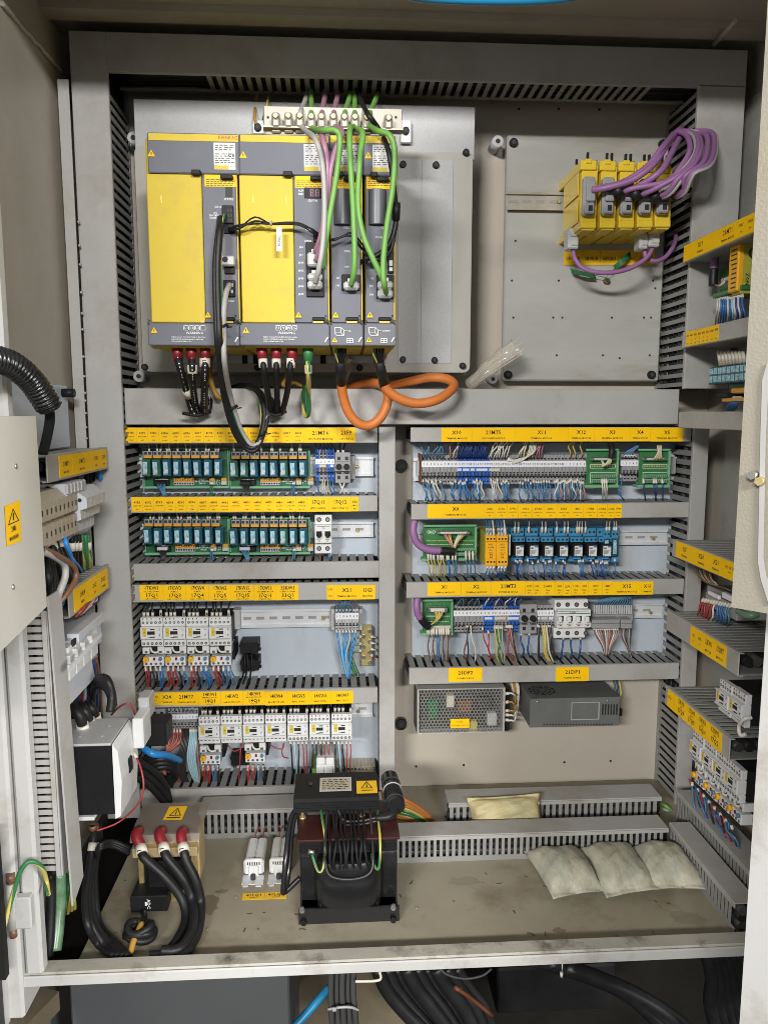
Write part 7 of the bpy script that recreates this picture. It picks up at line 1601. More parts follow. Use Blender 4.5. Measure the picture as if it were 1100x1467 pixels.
bag('pale stained desiccant bag on the floor between two others', [WZ(868, 1297, z), WZ(946, 1284, z), WZ(898, 1218, z), WZ(822, 1221, z)], z+.002, .034, 'bag_cloth', 2)
bag('pale stained desiccant bag on the floor, nearest the right floor duct', [WZ(930, 1284, z), WZ(1016, 1284, z), WZ(966, 1218, z), WZ(897, 1220, z)], z, .032, 'bag_cloth', 5)
yB = yfd-.012
bag('brownish desiccant bag leaning against the rear floor duct', [W(676, 1196, yB-.012), W(778, 1190, yB-.012), W(771, 1138, yB+.012), W(667, 1145, yB+.012)], 0, .024, 'bag_brown', 4, Vector((0, -.75, .65)))
# ---- cables behind the large transformer and at the end of the rear duct
for k in range(8):
    o = k*4.5; m = ('orange_cable', 'amber_wire', 'orange_cable', 'yellow_wire', 'green_wire', 'earth_wire', 'amber_wire', 'orange_cable')[k]
    nm_ = {'orange_cable': 'orange', 'amber_wire': 'amber', 'yellow_wire': 'yellow', 'green_wire': 'green', 'earth_wire': 'striped'}[m]
    cable('cable', [(545-o*.2, 1134+o, -.10), (572, 1143+o*.9, -.16), (596, 1155+o*.7, -.165), (614, 1170+o*.5, -.165), (630, 1190+o*.3, -.165)], .0046, m, nm_+' cable sweeping down from behind the large transformer, %s in the fan' % ('first', 'second', 'third', 'fourth', 'fifth', 'sixth', 'seventh', 'last')[k], 'cable', 'fan of cables behind the large transformer')
for k in range(6):
    cable('cable', [(676-k*1.5, 1150+k*2.5, -.06), (660-k*2, 1156+k*2.5, -.09), (648-k*2+k*1.2, 1168+k*2, -.115), (640-k*2.4, 1186, -.12), (634-k*3, 1200, -.12)], .0044, 'green_cable' if k < 3 else ('grey_wire' if k == 3 else 'black_rubber'), ('green cable, first from the brown bag', 'green cable, second from the brown bag', 'green cable, third from the brown bag', 'grey cable between the green and black ones beside the brown bag', 'black cable left of the grey one beside the brown bag', 'black cable farthest left beside the brown bag')[k], 'cable', 'cables curling at the end of the rear floor duct')
for k in range(4): cable('cable', [(940+k*3, 1150+k*6, -.10), (952, 1154+k*6, -.13), (962, 1162+k*5, -.13), (972, 1172+k*4, -.10)], .0036, ('green_cable', 'grey_wire', 'grey_wire', 'dark_wire')[k], ('bright green cable crossing the right end of the rear floor duct', 'upper grey cable at the right end of the rear floor duct', 'lower grey cable at the right end of the rear floor duct', 'dark cable lowest at the right end of the rear floor duct')[k])
for k in range(3): cable('cable', [(566, 1226+k*3, yf2+.03), (620, 1225+k*3, yf2+.03), (690, 1223+k*3, yf2+.03), (800, 1218+k*3, yf2+.032), (950, 1214+k*3, yf2+.03)], .0022, ('yellow_wire', 'white_wire', 'dark_wire')[k], ('yellow wire seen through the slots of the front floor duct', 'white wire seen through the slots of the front floor duct', 'dark wire seen through the slots of the front floor duct')[k], 'wire', 'wires inside the front floor duct', n=6)
# ================================================================== devices on the left side wall
def wb(pxn, pxf, pyt, pyb, X, X0, ref=None, c=.0015, mb=None, m=0):
    """box on a side wall: front face on the plane X spanning pixel columns pxn..pxf, height pyt..pyb read at the pixel column ref"""
    ref = pxf if ref is None else ref
    pm = (pyt+pyb)/2; yn, yf_ = WX(pxn, pm, X).y, WX(pxf, pm, X).y; zt_, zb_ = WX(ref, pyt, X).z, WX(ref, pyb, X).z
    return (mb or MB()).box(X0, X, yn, yf_, zb_, zt_, c, m)
XA = -.405
t = thing('terminal_block', 'tan double row terminal block below the upper duct of the left wall', 'terminal block', loc=WX(100, 765, XA))
yn, yf_ = WX(58, 740, XA).y, WX(113, 740, XA).y; zt_, zm_, zb_ = WX(113, 705, XA).z, WX(113, 732, XA).z, WX(113, 762, XA).z
part('block_body', MB().box(XL+.01, XA-.012, yn, yf_, zb_-.004, zt_+.012, .002), 'tan_block', t)
n = 9; dy_ = (yf_-yn)/n
for i in range(n):
    a = yn+i*dy_+.0006; b_ = a+dy_-.0012
    part('terminal', MB().prism([(XA-.012, zt_+.010), (XA, zt_-.002), (XA, zm_+.003), (XA-.010, zm_+.001), (XA-.010, zm_-.002), (XA-.002, zm_-.004), (XA-.002, zb_), (XA-.012, zb_-.003)], 1, a, b_), 'tan_block', t)
mb = MB()
for i in range(n):
    a = yn+(i+.5)*dy_; mb.box(XA-.0003, XA+.0004, a-.002, a+.002, (zt_+zm_)/2-.004, (zt_+zm_)/2+.004).box(XA-.0023, XA-.0016, a-.002, a+.002, (zb_+zm_)/2-.006, (zb_+zm_)/2+.002)
part('clamp_hole', mb, 'dark_grey', t)
XW = -.392
t = thing('terminal_block', 'pale grey stepped terminal block beside the tan one on the left wall', 'terminal block', loc=WX(130, 770, XW))
y0_ = yf_+.001; y1_ = WX(152, 730, XW).y; zt2_, zb2_ = WX(140, 703, XW).z, WX(140, 768, XW).z
n = 5; dy_ = (y1_-y0_)/n; hh = zt2_-zb2_
for i in range(n):
    a = y0_+i*dy_+.0004; b_ = a+dy_-.0008
    part('terminal', MB().prism([(XL+.01, zt2_+.008), (XW-.02, zt2_+.008), (XW, zt2_-.006), (XW, zt2_-hh*.30), (XW-.010, zt2_-hh*.34), (XW-.010, zt2_-hh*.55), (XW-.020, zt2_-hh*.60), (XW-.020, zb2_+.012), (XW-.032, zb2_), (XL+.01, zb2_)], 1, a, b_), 'cool_plastic', t)
p = Vector((XW-.028, y0_-.0004, zb2_+.03)); part('clamp_hole', MB().cyl(p, p+Vector((0, -.001, 0)), .003, n=8).cyl(p+Vector((.018, 0, .034)), p+Vector((.018, -.001, .034)), .003, n=8), 'ink', t)
t = thing('fuse_block', 'pale block with louvred top right under the upper left wall duct', 'fuse block', loc=WX(112, 705, -.405))
mb = wb(96, 124, 690, 708, -.405, XL+.01, 110); part('block_body', mb, 'cool_plastic', t)
for i in range(5): part('louvre', wb(98+i*5, 101+i*5, 691, 705, -.402, -.406, 110, .0005), 'light_grey', t)
def lw(pts, r_, m, lab, grp, sl=(), n=8, name='cable'):
    return wire([WX(*q) for q in pts], r_, m, lab, grp, sl, 'cable' if r_ > .003 else 'wire', n, 5, True)
SL = lambda r_: ((.002, .013, r_, 'sleeve'),)
for k in range(3):
    lw([(66+k*9, 716-k*3, -.43), (68+k*9, 706-k*3, -.43), (70+k*9, 696-k*3, -.435), (72+k*9, 688-k*2, -.44)], .0042, 'brown_wire' if k else 'black', ('black wire with a white sleeve entering the tan block from above', 'brown wire with a white sleeve, second above the tan block', 'brown wire with a white sleeve, third above the tan block')[k], 'sleeved wires above the tan block', SL(.0058))
lw([(84, 714, -.43), (86, 704, -.43), (88, 694, -.44)], .0036, 'green_cable', 'green wire above the tan block', 'green wire above the tan block')
lw([(140, 668, -.44), (143, 680, -.43), (146, 695, -.44)], .0045, 'bright_blue', 'blue cable dropping behind the upper left wall duct', 'cables behind the upper left wall duct'); lw([(151, 668, -.43), (151.5, 680, -.425), (151, 700, -.43)], .0045, 'orange_cable', 'orange cable dropping behind the upper left wall duct', 'cables behind the upper left wall duct')
for k in range(4): lw([(122+k*5, 668, -.45), (124+k*5, 680, -.445), (124+k*5, 698, -.45)], .004, 'black', 'black cable behind the upper left wall duct', 'black cables behind the upper left wall duct')
lw([(90, 760, -.42), (95, 778, -.405), (102, 797, -.41), (107, 815, -.43), (104, 825, -.45)], .0036, 'bright_blue', 'bright blue wire from the tan block into the lower left wall duct', 'blue wires from the tan block'); lw([(94, 768, -.42), (103, 797, -.41), (114, 812, -.425), (119, 820, -.44)], .0022, 'bright_blue', 'thin blue wire splitting off to the right above the lower left wall duct', 'blue wires from the tan block')
for k in range(3): lw([(72+k*5, 772, -.43), (77+k*6, 790, -.42), (86+k*5, 812, -.42), (94+k*4, 838, -.44)], .0060, 'black_rubber', ('thick black cable below the tan block, nearest the grey box', 'thick black cable below the tan block, second', 'thick black cable below the tan block, beside the blue wire')[k], 'thick black cables below the tan block', ((.004, .020, .0088, 'sleeve'),) if k != 1 else ())
for k, (x, m) in enumerate(((104, 'black'), (109, 'black'), (114, 'black'), (118, 'earth_wire'), (123, 'green_wire'), (127, 'earth_wire'))):
    lw([(x-1, 766, -.42), (x, 780, -.42), (x+1, 800, -.425), (x+2, 822, -.45)], .0045, m, ('black sleeved cable below the pale terminals, first', 'black sleeved cable below the pale terminals, second', 'black sleeved cable below the pale terminals, third', 'striped earth cable below the pale terminals, first', 'green cable between the striped ones below the pale terminals', 'striped earth cable below the pale terminals, last')[k], 'cables below the pale terminals', ((.012, .026, .0056, 'sleeve'),) if k < 3 or k == 5 else ())
lw([(62, 790, -.39), (76, 796, -.385), (92, 808, -.385), (94, 826, -.385), (86, 848, -.39), (80, 868, -.40)], .0050, 'grey_wire', 'grey cable bowing out over the lower left wall duct', 'bowed cables at the grey box'); lw([(62, 786, -.39), (84, 796, -.38), (106, 812, -.38), (109, 828, -.38), (98, 848, -.385), (84, 866, -.395)], .0040, 'brown_wire', 'brown cable bowing out over the lower left wall duct', 'bowed cables at the grey box')
for k in range(3): lw([(66+k*4, 800, -.42), (70+k*4, 830, -.41), (74+k*3, 860, -.42), (78+k*2, 885, -.43)], .0050, 'black_rubber', ('black cable descending behind the grey bowed one, first', 'black cable descending behind the grey bowed one, second', 'black cable descending behind the grey bowed one, third')[k], 'black cables entering the tall left duct')
lw([(84, 872, -.43), (90, 862, -.425), (95, 852, -.43)], .0045, 'blue_wire', 'short blue sleeve at the top of the tall left duct', 'short coloured sleeves'); lw([(82, 880, -.42), (86, 870, -.42)], .0045, 'yellow_wire', 'short yellow sleeve at the top of the tall left duct', 'short coloured sleeves')
for k in range(7):
    m = ('red_wire', 'dark_wire', 'red_wire', 'white_wire', 'pink_wire', 'white_wire', 'black')[k]; nm_ = {'red_wire': 'red', 'dark_wire': 'dark', 'white_wire': 'white', 'pink_wire': 'pink', 'black': 'black'}[m]
    lw([(108+k*2, 884-k, -.42), (118+k*2, 874-k, -.41), (126+k*2.4, 862, -.415), (131+k*1.6, 852, -.43), (128+k, 844, -.45)], .0023, m, nm_+' wire looping under the torn yellow strip', nm_+' wires looping under the torn yellow strip')
t = thing('breaker_row', 'row of white breakers with levers on the left wall', 'breakers', loc=WX(120, 985, -.39))
part('block_body', wb(100, 146, 893, 935, -.400, XL+.01, 130).box(XL+.01, -.40, WX(96, 940, -.392).y, WX(140, 940, -.392).y, WX(125, 985, -.4).z, WX(125, 905, -.4).z, .002), 'cool_plastic', t)
for i in range(4):
    a = 98+i*11; part('breaker_pole', wb(a, a+10, 905, 952, -.393, -.41, 125, .0012), 'white_plastic', t)
    part('lever', wb(a+2, a+8, 918, 930, -.386, -.394, 125, .001), 'white_plastic', t)
part('terminal_cover', wb(112, 150, 885, 899, -.392, -.41, 140, .001), 'cool_plastic', t); part('window', wb(104, 109, 896, 905, -.391, -.394, 130, .0004), 'ink', t)
part('hinged_flap', MB().add([WX(101, 955, -.37), WX(146, 905, -.37), WX(146, 912, -.368), WX(101, 964, -.368), WX(101, 955, -.374), WX(146, 905, -.374), WX(146, 912, -.374), WX(101, 964, -.374)], [(0, 1, 2, 3), (7, 6, 5, 4), (0, 4, 5, 1), (1, 5, 6, 2), (2, 6, 7, 3), (3, 7, 4, 0)]), 'cool_plastic', t)
for k in range(9):
    m = ('brown_wire', 'blue_wire', 'red_wire', 'pale_blue_wire', 'dark_wire', 'amber_wire', 'grey_wire', 'dark_blue_wire', 'brown_wire')[k]; nm_ = ('brown', 'blue', 'red', 'pale blue', 'dark', 'amber', 'grey', 'dark blue', 'brown')[k]
    lw([(106+k*4, 968-k*3, -.41), (110+k*4, 985-k*2, -.42), (108+k*4.5, 1005, -.44), (104+k*5, 1025, -.455)], .0030, m, nm_+' wire fanning below the white breakers of the left wall', nm_+' wires below the white breakers of the left wall')
# main breaker
XM = -.338
yn = -.40; yf_ = -.275; zt_ = WX(167, 1062, XM).z; zb_ = WX(167, 1178, XM).z
yn = WX(167, 1110, XM).y; yf_ = WX(191, 1080, XM).y
t = thing('main_breaker', 'large main breaker with black side, beige top and white front on the left wall', 'circuit breaker', loc=((XL+XM)/2, yn, zb_))
part('case', MB().box(XL+.01, XM-.0042, yn, yf_, zb_+.006, zt_-.004, .002), 'black', t)
part('top_plate', MB().box(XL+.01, XM-.006, yn+.0005, yf_+.005, zt_-.004, zt_, .001), 'light_grey', t)
part('front_cover', MB().prism([(XM-.004, zt_-.001), (XM+.004, zt_-.012), (XM+.008, (zt_+zb_)/2), (XM+.004, zb_+.004), (XM-.004, zb_)], 1, yn-.001, yf_, 0), 'white_plastic', t)
part('rotary_handle', MB().box(XM+.001, XM+.010, (yn+yf_)/2-.008, (yn+yf_)/2+.010, (zt_+zb_)/2-.008, (zt_+zb_)/2+.016, .002), 'black', t)
part('handle_guard', MB().box(XM+.001, XM+.004, (yn+yf_)/2-.004, (yn+yf_)/2+.004, (zt_+zb_)/2+.016, zt_-.02, .001), 'light_grey', t)
mb = MB()
for (u, v) in ((.30, .86), (.34, .10)): a = XL+.01+(XM-XL-.02)*u+.02; z_ = zb_+(zt_-zb_)*v; mb.box(a-.004, a+.004, yn-.0006, yn, z_-.003, z_+.003)
part('side_tab', mb, 'white_plastic', t)
mb = MB()
for u in (.25, .55, .85):
    for v in (.3, .7): mb.cyl((XL+.02+(XM-XL-.03)*u, yn+(yf_-yn)*v, zt_+.0002), (XL+.02+(XM-XL-.03)*u, yn+(yf_-yn)*v, zt_+.0005), .0022, n=8)
part('top_hole', mb, 'white_paper', t)
part('lower_tab', MB().box(XL+.01, XM-.035, yn-.003, yn+.03, zb_-.001, zb_+.005, .001), 'white_paper', t)
t2 = thing('breaker_release', 'white and black release unit attached right of the main breaker', 'release unit', loc=(XM+.02, yf_, zb_+.06))
ya_ = yf_-.02
part('unit_body', MB().box(W(190, 1058, ya_).x, W(206, 1058, ya_).x, ya_, ya_+.05, W(198, 1073, ya_).z, W(198, 1030, ya_).z, .002), 'white_plastic', t2)
part('side_body', MB().box(W(198, 1020, ya_+.05).x, W(214, 1020, ya_+.05).x, ya_+.05, ya_+.09, W(205, 1032, ya_+.05).z, W(205, 1000, ya_+.05).z, .002), 'light_grey', t2)
part('rear_body', MB().box(W(206, 1040, ya_+.06).x, W(238, 1040, ya_+.06).x, ya_+.06, ya_+.11, W(220, 1070, ya_+.06).z, W(220, 1038, ya_+.06).z, .003), 'black', t2)
red_pts = [W(192, 1078, ya_), W(202, 1100, ya_-.02), W(206, 1130, ya_-.03), W(196, 1155, ya_-.03), W(170, 1178, -.40), W(140, 1190, -.42)]
wire(red_pts, .0016, 'red_wire', 'thin red wire looping from the release unit past the white breaker front', 'thin red wires of the main breaker', ((.0, .012, .0026, 'sleeve'),), world=True)
wire([W(194, 1030, ya_+.05), W(192, 1016, ya_+.03), W(184, 1008, ya_+.02), W(172, 1012, ya_+.03), W(160, 1024, -.30)], .0016, 'red_wire', 'thin red wire arching above the main breaker', 'thin red wires of the main breaker', ((.0, .012, .0026, 'sleeve'),), world=True)
cable('cable', [W(206, 1072, -.20), W(220, 1080, -.21), W(240, 1082, -.18), W(258, 1090, -.12)], .0065, 'bright_blue', 'thick bright blue cable behind the release unit', world=True)
for k in range(4): cable('cable', [W(205, 1090+k*7, -.15), W(225, 1082+k*6, -.16), W(245, 1085+k*5, -.15), W(252, 1100+k*4, -.13), W(240, 1116+k*2, -.12), W(210, 1122, -.10)], .0068, 'black_rubber', ('black cable loop behind the red bundle, uppermost', 'black cable loop behind the red bundle, second', 'black cable loop behind the red bundle, third', 'black cable loop behind the red bundle, lowest')[k], world=True)
for k in range(3):
    x = 122+k*9; P = [WX(x, 1058-k*7, -.405), WX(x-3, 1040-k*7, -.405), WX(x-10, 1022-k*5, -.41), WX(x-22+k*4, 1014-k*2, -.43), WX(x-30+k*8, 1030, -.455)]
    wire(P, .0078, 'black_rubber', ('thick black cable entering the main breaker, nearest', 'thick black cable entering the main breaker, middle', 'thick black cable entering the main breaker, farthest')[k], 'thick cables entering the main breaker', ((.0, .012, .0070, 'brown_wire'), (.012, .028, .0102, 'sleeve')), 'cable', 12, 6, True)
for k in range(4): cable('cable', [WX(158+k*1.5, 1020-k*3, -.36), WX(160, 1000-k*3, -.36), WX(152, 984-k*4, -.37), WX(138, 982-k*2, -.40), WX(132, 1002, -.44), WX(134, 1030, -.46)], .0066, 'black_rubber', ('black cable arching against the left post, innermost', 'black cable arching against the left post, second', 'black cable arching against the left post, third', 'black cable arching against the left post, outermost')[k], 'cable', 'black cables arching against the left post', world=True)
for k in range(4):
    zf_ = ZF+.010
    P = [WX(133+k*3, 1182, -.40), WX(134+k*3, 1205, -.40), WX(128+k*3, 1240, -.40), WX(122+k*5, 1285, -.39), WX(126+k*6, 1325, -.375), WZ(140+k*9, 1352, zf_), WZ(164+k*7, 1371, zf_)]
    for q in P: q.z = max(q.z, zf_); q.y = max(q.y, -.508)
    wire(P, .0052, 'black_rubber', ('thick black cable sweeping onto the floor below the main breaker, leftmost', 'thick black cable sweeping onto the floor below the main breaker, second', 'thick black cable sweeping onto the floor below the main breaker, third', 'thick black cable sweeping onto the floor below the main breaker, rightmost')[k], 'thick cables below the main breaker', ((.0, .008, .0068, 'brown_wire'), (.030, .042, .0078, 'sleeve')) if k < 2 else (), 'cable', 12, 6, True)
for k in range(3): cable('cable', [W(186, 1215+k*4, -.36), W(160, 1206+k*3, -.37), W(140, 1216+k*3, -.39), WX(134, 1260+k*6, -.44)], .0036, 'black_rubber', ('thin black cable running to the cream transformer, upper', 'thin black cable running to the cream transformer, middle', 'thin black cable running to the cream transformer, lower')[k], world=True)
for k in range(3): cable('cable', [(XL+.05, -.30, ZF+.16), (XL+.09+k*.012, -.25, ZF+.20-k*.02), (XL+.15, -.20, ZF+.13-k*.02), (XL+.16, -.17, ZF+.03)], .0062, 'black_rubber', ('black cable humped in the dark rear left corner, upper', 'black cable humped in the dark rear left corner, middle', 'black cable humped in the dark rear left corner, lower')[k], world=True)
cable('cable', [WX(84, 1250, -.43), WX(85, 1290, -.43), WX(82, 1330, -.43), WX(78, 1362, -.43)], .0105, 'green_jacket', 'thick translucent green cable below the tall left duct', world=True)
cable('cable', [WX(73, 1250, -.435), WX(73, 1300, -.435), WX(71, 1345, -.435), WX(70, 1372, -.435)], .0075, 'black_rubber', 'thick black cable beside the green one below the tall left duct', world=True)
for k in range(4): cable('earth_wire', [WX(94+k*2, 1252, -.45), WX(98+k*3, 1275+k*4, -.44), WX(94+k*4, 1300+k*6, -.45), WX(88+k*3, 1325+k*8, -.46)], .0030, 'earth_wire', ('striped earth wire behind the green cable, uppermost', 'striped earth wire behind the green cable, second', 'striped earth wire behind the green cable, third', 'striped earth wire behind the green cable, lowest')[k], 'wire', 'earth wires behind the green cable', world=True)
# ================================================================== left door, its grey box, hinge, hose
hx = fx-.045
d0 = Vector((hx, -.560, 0)); dv_ = Vector((-.06, -1, 0)).normalized(); nv = Vector((dv_.y, -dv_.x, 0))*-1
if nv.x < 0: nv = -nv
def slab(a, b, th, z0, z1, n_, c=0):
    o = n_*th; vs = [(p.x, p.y, z) for z in (z0, z1) for p in (a, b, b-o, a-o)]
    return MB().add(vs, [(0, 3, 2, 1), (4, 5, 6, 7), (0, 1, 5, 4), (1, 2, 6, 5), (2, 3, 7, 6), (3, 0, 4, 7)])
ld = thing('cabinet_door', 'white cabinet door swung open at the left edge', 'door', 'open cabinet doors', loc=(hx, -.56, .66))
part('door_leaf', slab(d0, d0+dv_*.62, .022, .655, 2.19, nv), 'frame_white', ld)
part('gasket', slab(d0+nv*.003+dv_*.02, d0+nv*.003+dv_*.035, .003, .67, 2.17, nv), 'dark_grey', ld)
part('inner_rib', slab(d0+nv*.004+dv_*.05, d0+nv*.004+dv_*.60, .004, .70, .74, nv), 'lip_top', ld)
part('door_seal', MB().box(W(-25, 1290, -.60).x, W(7, 1290, -.60).x, -.612, -.60, W(5, 1395, -.60).z, W(0, 1185, -.60).z), 'black', ld)
L4 = [WZ(45, 1412, .66), WZ(85, 1420, .66), WZ(40, 1467, .66), WZ(0, 1467, .66)]; L4[2] = L4[2]+(L4[2]-L4[1])*2; L4[3] = L4[3]+(L4[3]-L4[0])*2
solo('base_ledge', MB().add([*L4, *[p-Vector((0, 0, .03)) for p in L4]], [(0, 1, 2, 3), (7, 6, 5, 4), (0, 4, 5, 1), (1, 5, 6, 2), (2, 6, 7, 3), (3, 7, 4, 0)]), 'board_brown', 'dirty brown ledge below the lower left corner of the frame', 'ledge')
pa = WX(60, 735, -.365); pb_ = Vector((-.349+.004, -.765, 0)); dr = (pb_-Vector((pa.x, pa.y, 0))).normalized(); pn = Vector((-dr.y, dr.x, 0))
if pn.x < 0: pn = -pn
a_ = Vector((pa.x, pa.y, 0)); b_ = a_+dr*.34
zt_, zb_ = WX(57, 596, -.365).z, WX(66, 870, -.365).z
bxx = thing('breaker_cover', 'sheet metal cover box with a yellow warning tag on the left door', 'cover', loc=(pa.x, pa.y, zb_))
part('cover_sheet', slab(a_, b_, .045, zb_, zt_, pn), 'cover_metal', bxx)
def onc(u, z, d=.0005): q = a_+dr*u+pn*d; return Vector((q.x, q.y, z))
def cov(px, py):                                    # pixel -> point on the cover sheet
    v = ray(px, py); k = (a_-CAM).dot(pn)/v.dot(pn); return CAM+v*k
tl, tr_, br, bl = cov(6, 725), cov(28, 717), cov(30, 775), cov(9, 783); o = pn*.0008
sg = part('warning_tag', MB().quad(tl+o, tr_+o, br+o, bl+o), 'tag_yellow', bxx)
def bil(u, v, d): return tl.lerp(tr_, u).lerp(bl.lerp(br, u), v)+pn*d
mb = outl(bil(.5, .12, .0012), bil(.88, .48, .0012), bil(.14, .50, .0012), .82); mb.quad(bil(.47, .24, .0012), bil(.55, .24, .0012), bil(.53, .42, .0012), bil(.47, .42, .0012))
part('pictogram', mb, 'ink', sg)
ex_ = (tr_-tl).normalized(); Mx = Matrix(((ex_.x, -pn.x, 0), (ex_.y, -pn.y, 0), (0, 0, 1))).to_3x3()
def ctext(s_, u, v, h_): 
    vs, fs, w_ = glyphs(s_); k = h_/.7; c_ = bil(u, v, .0012)
    return MB().add([c_+ex_*((p[0]-w_/2)*k*.8)+Vector((0, 0, p[1]*k-h_/2)) for p in vs], fs)
part('lettering', ctext('21MB1', .5, .62, .0055), 'ink', sg); part('lettering', ctext('MAIN BREAKER', .5, .84, .0042), 'ink', sg)
for (px, py) in ((22, 668), (18, 841)): q = cov(px, py); part('sheet_screw', MB().cyl(q, q+pn*.002, .003, n=8), 'steel', bxx)
hs = thing('corrugated_hose', 'black corrugated hose arching in from the left edge above the cover box', 'hose', loc=W(40, 540, -.60))
part('hose_skin', MB().tube([W(-60, 525, -.66), W(-20, 515, -.63), W(15, 521, -.60), W(45, 545, -.57), (W(66, 575, -.55)), W(72, 586, -.545)], .0155, 16, 0, 26, rfun=lambda d, L: 1+.10*math.sin(d*1150)), 'black_gloss', hs)
mb = MB()
for k in range(5): mb.tube([W(66+k*2, 580, -.545), W(68+k*2, 600, -.53), W(64+k*2, 625, -.52), W(58+k*2, 650, -.51)], .0032, 6)
part('inner_wire', mb, 'black', hs, kind='stuff')
hg = thing('door_hinge', 'white steel hinge low on the left front frame', 'hinge', loc=W(30, 1300, -.56))
part('hinge_leaf', pbox(18, 1287, 45, 1332, -.566, -.552, .002), 'frame_white', hg); p0, p1 = W(15, 1252, -.562), W(20, 1342, -.562)
part('pin', MB().cyl(p0, p0+Vector((0, 0, -.012)), .006, n=12), 'brown_wire', hg); part('pin', MB().cyl(p1+Vector((0, 0, .012)), p1, .005, n=12), 'brown_wire', hg); part('knuckle', MB().cyl(p0+Vector((0, 0, -.013)), p1+Vector((0, 0, .013)), .0072, n=14), 'frame_white', hg)
cable('earth_wire', [W(-12, 1365, -.62), W(4, 1335, -.60), W(18, 1285, -.585), (W(30, 1248, -.58)), W(44, 1234, -.575), W(60, 1242, -.565), W(67, 1262, -.545), WX(70, 1282, -.40)], .0031, 'earth_wire', 'striped green and yellow earth cable looping from the left door into the cabinet', 'earth cable', world=True)
# ================================================================== right door
e0 = W(1081, 1130, -.93); e0 = Vector((e0.x, e0.y, 0)); h1 = Vector((.80, -.56, 0)); dd = (h1-e0).normalized(); nn = Vector((dd.y, -dd.x, 0))
if nn.y > 0: nn = -nn
e0 = e0+nn*.025; h1 = h1+nn*.025          # the back edge of the leaf is the one in sight
rd_ = thing('cabinet_door', 'white cabinet door standing half open at the right edge', 'door', 'open cabinet doors', loc=(h1.x, h1.y, .60))
part('door_leaf', slab(e0, h1, .025, .60, 2.19, nn), 'frame_white', rd_)
part('edge_seam', slab(e0+nn*.0006+dd*.004, e0+nn*.0006+dd*.006, .0008, .60, 2.19, nn), 'light_grey', rd_)
def door_px(px, py, off):                            # point on a plane parallel to the door, off metres in front
    v = ray(px, py); k = ((e0+nn*off)-CAM).dot(nn)/v.dot(nn); return CAM+v*k
q0 = door_px(1073, 435, .002)+nn*.03; q0.z = 0; off = (q0-e0).dot(nn); zb_ = door_px(1051, 868, .002).z
pb2 = thing('door_panel', 'beige textured box panel with a white rimmed handle on the right door', 'panel', loc=(q0.x, q0.y, zb_))
part('panel_body', slab(q0+nn*.02, q0+nn*.02+dd*.40, .05, zb_, 2.185, nn), 'textured_beige', pb2)
PO = ((1098, 520), (1091, 545), (1088, 640), (1087, 700), (1085, 805), (1089, 830), (1101, 868)); PI = ((1112, 530), (1100, 552), (1096, 640), (1095, 700), (1093, 800), (1097, 824), (1112, 862))
def end_px(px, py, k_=.003):                        # point on the end face of the panel
    v = ray(px, py); k = ((q0-dd*k_)-CAM).dot(dd)/v.dot(dd); return CAM+v*k
A_ = [end_px(*c) for c in PO]; B_ = [end_px(*c) for c in PI]; n = len(A_); C_ = [p+dd*.003 for p in A_]
part('handle_rim', MB().add(A_+B_+C_, [f for i in range(n-1) for f in ((i, i+1, n+i+1, n+i), (i, 2*n+i, 2*n+i+1, i+1))]), 'grey_wire', pb2)
q = end_px(1082, 680, 0); part('bolt', MB().cyl(q, q-dd*.008, .0030, n=6), 'steel', pb2); q = end_px(1090, 689, .003); part('bolt_nut', MB().cyl(q, q-dd*.005, .0030, n=6), 'brass', pb2)
# ================================================================== devices on the right side wall
XP = XR-.012
t = thing('safety_relay', 'orange and olive safety relay on the right wall below the full yellow strip', 'safety relay', loc=WX(1056, 415, .655))
a, b_ = WX(1056, 385, .655), WX(1043, 385, .655); z1_, z0_ = WX(1050, 352, .655).z, WX(1050, 418, .655).z
part('housing', MB().box(.662, XP, a.y, b_.y, z0_-.004, z1_, .001), 'olive_side', t); part('front', MB().box(.655, .666, a.y-.0008, b_.y+.0004, z0_, z1_, .002), 'safety_orange', t)
mb = MB(); rr_ = random.Random(4)
for i in range(9):
    z_ = z0_+(z1_-z0_)*(.08+.1*i); mb.box(.6545, .6552, a.y+.004, b_.y-.006+rr_.uniform(-.006, 0), z_, z_+.002)
part('lettering', mb, 'ink', t)
mb = MB()
for i in range(7): z_ = z0_+(z1_-z0_)*(.46+.03*i); mb.box(.682, .694, a.y-.0005, a.y, z_, z_+.001)
for (s_, x_, z_, h_) in (('PNOZ', .672, .22, .006), ('24VDC', .686, .22, .004)):
    M_ = MB().text(s_, 0, 0, h_, 0).xf(Matrix.Translation((x_, a.y-.0005, z0_+(z1_-z0_)*z_)) @ Matrix.Rotation(math.radians(-90), 4, 'Y')); mb.add(M_.v, M_.f)
mb.tube([(.680+.007*math.cos(i*.7), a.y-.0004, z0_+(z1_-z0_)*.80+.008*math.sin(i*.7)) for i in range(9)], .0014, 4, 0, 2)
part('side_print', mb, 'ink', t)
for k in range(3): wire([WX(1046+k*4, 353, .66), WX(1047+k*4, 342, .66), WX(1051+k*5, 332, .67)], .0030, 'white_wire', ('white sleeve above the orange safety relay of the right wall, first', 'white sleeve above the orange safety relay of the right wall, second', 'white sleeve above the orange safety relay of the right wall, third')[k], 'white sleeves above the right wall safety relay', world=True)
for k in range(2): wire([WX(1052+k*4, 346, .66), WX(1060+k*4, 338, .66), WX(1070+k*4, 335, .67)], .0022, 'blue_wire', 'blue wire above the orange safety relay of the right wall', 'blue wires above the right wall safety relay', world=True)
cable('cable', [WX(1024, 356, .68), WX(1023.5, 370, .672), WX(1022, 386, .67)], .0070, 'purple', 'purple cable hanging under the full yellow strip of the right wall', world=True, n=14)
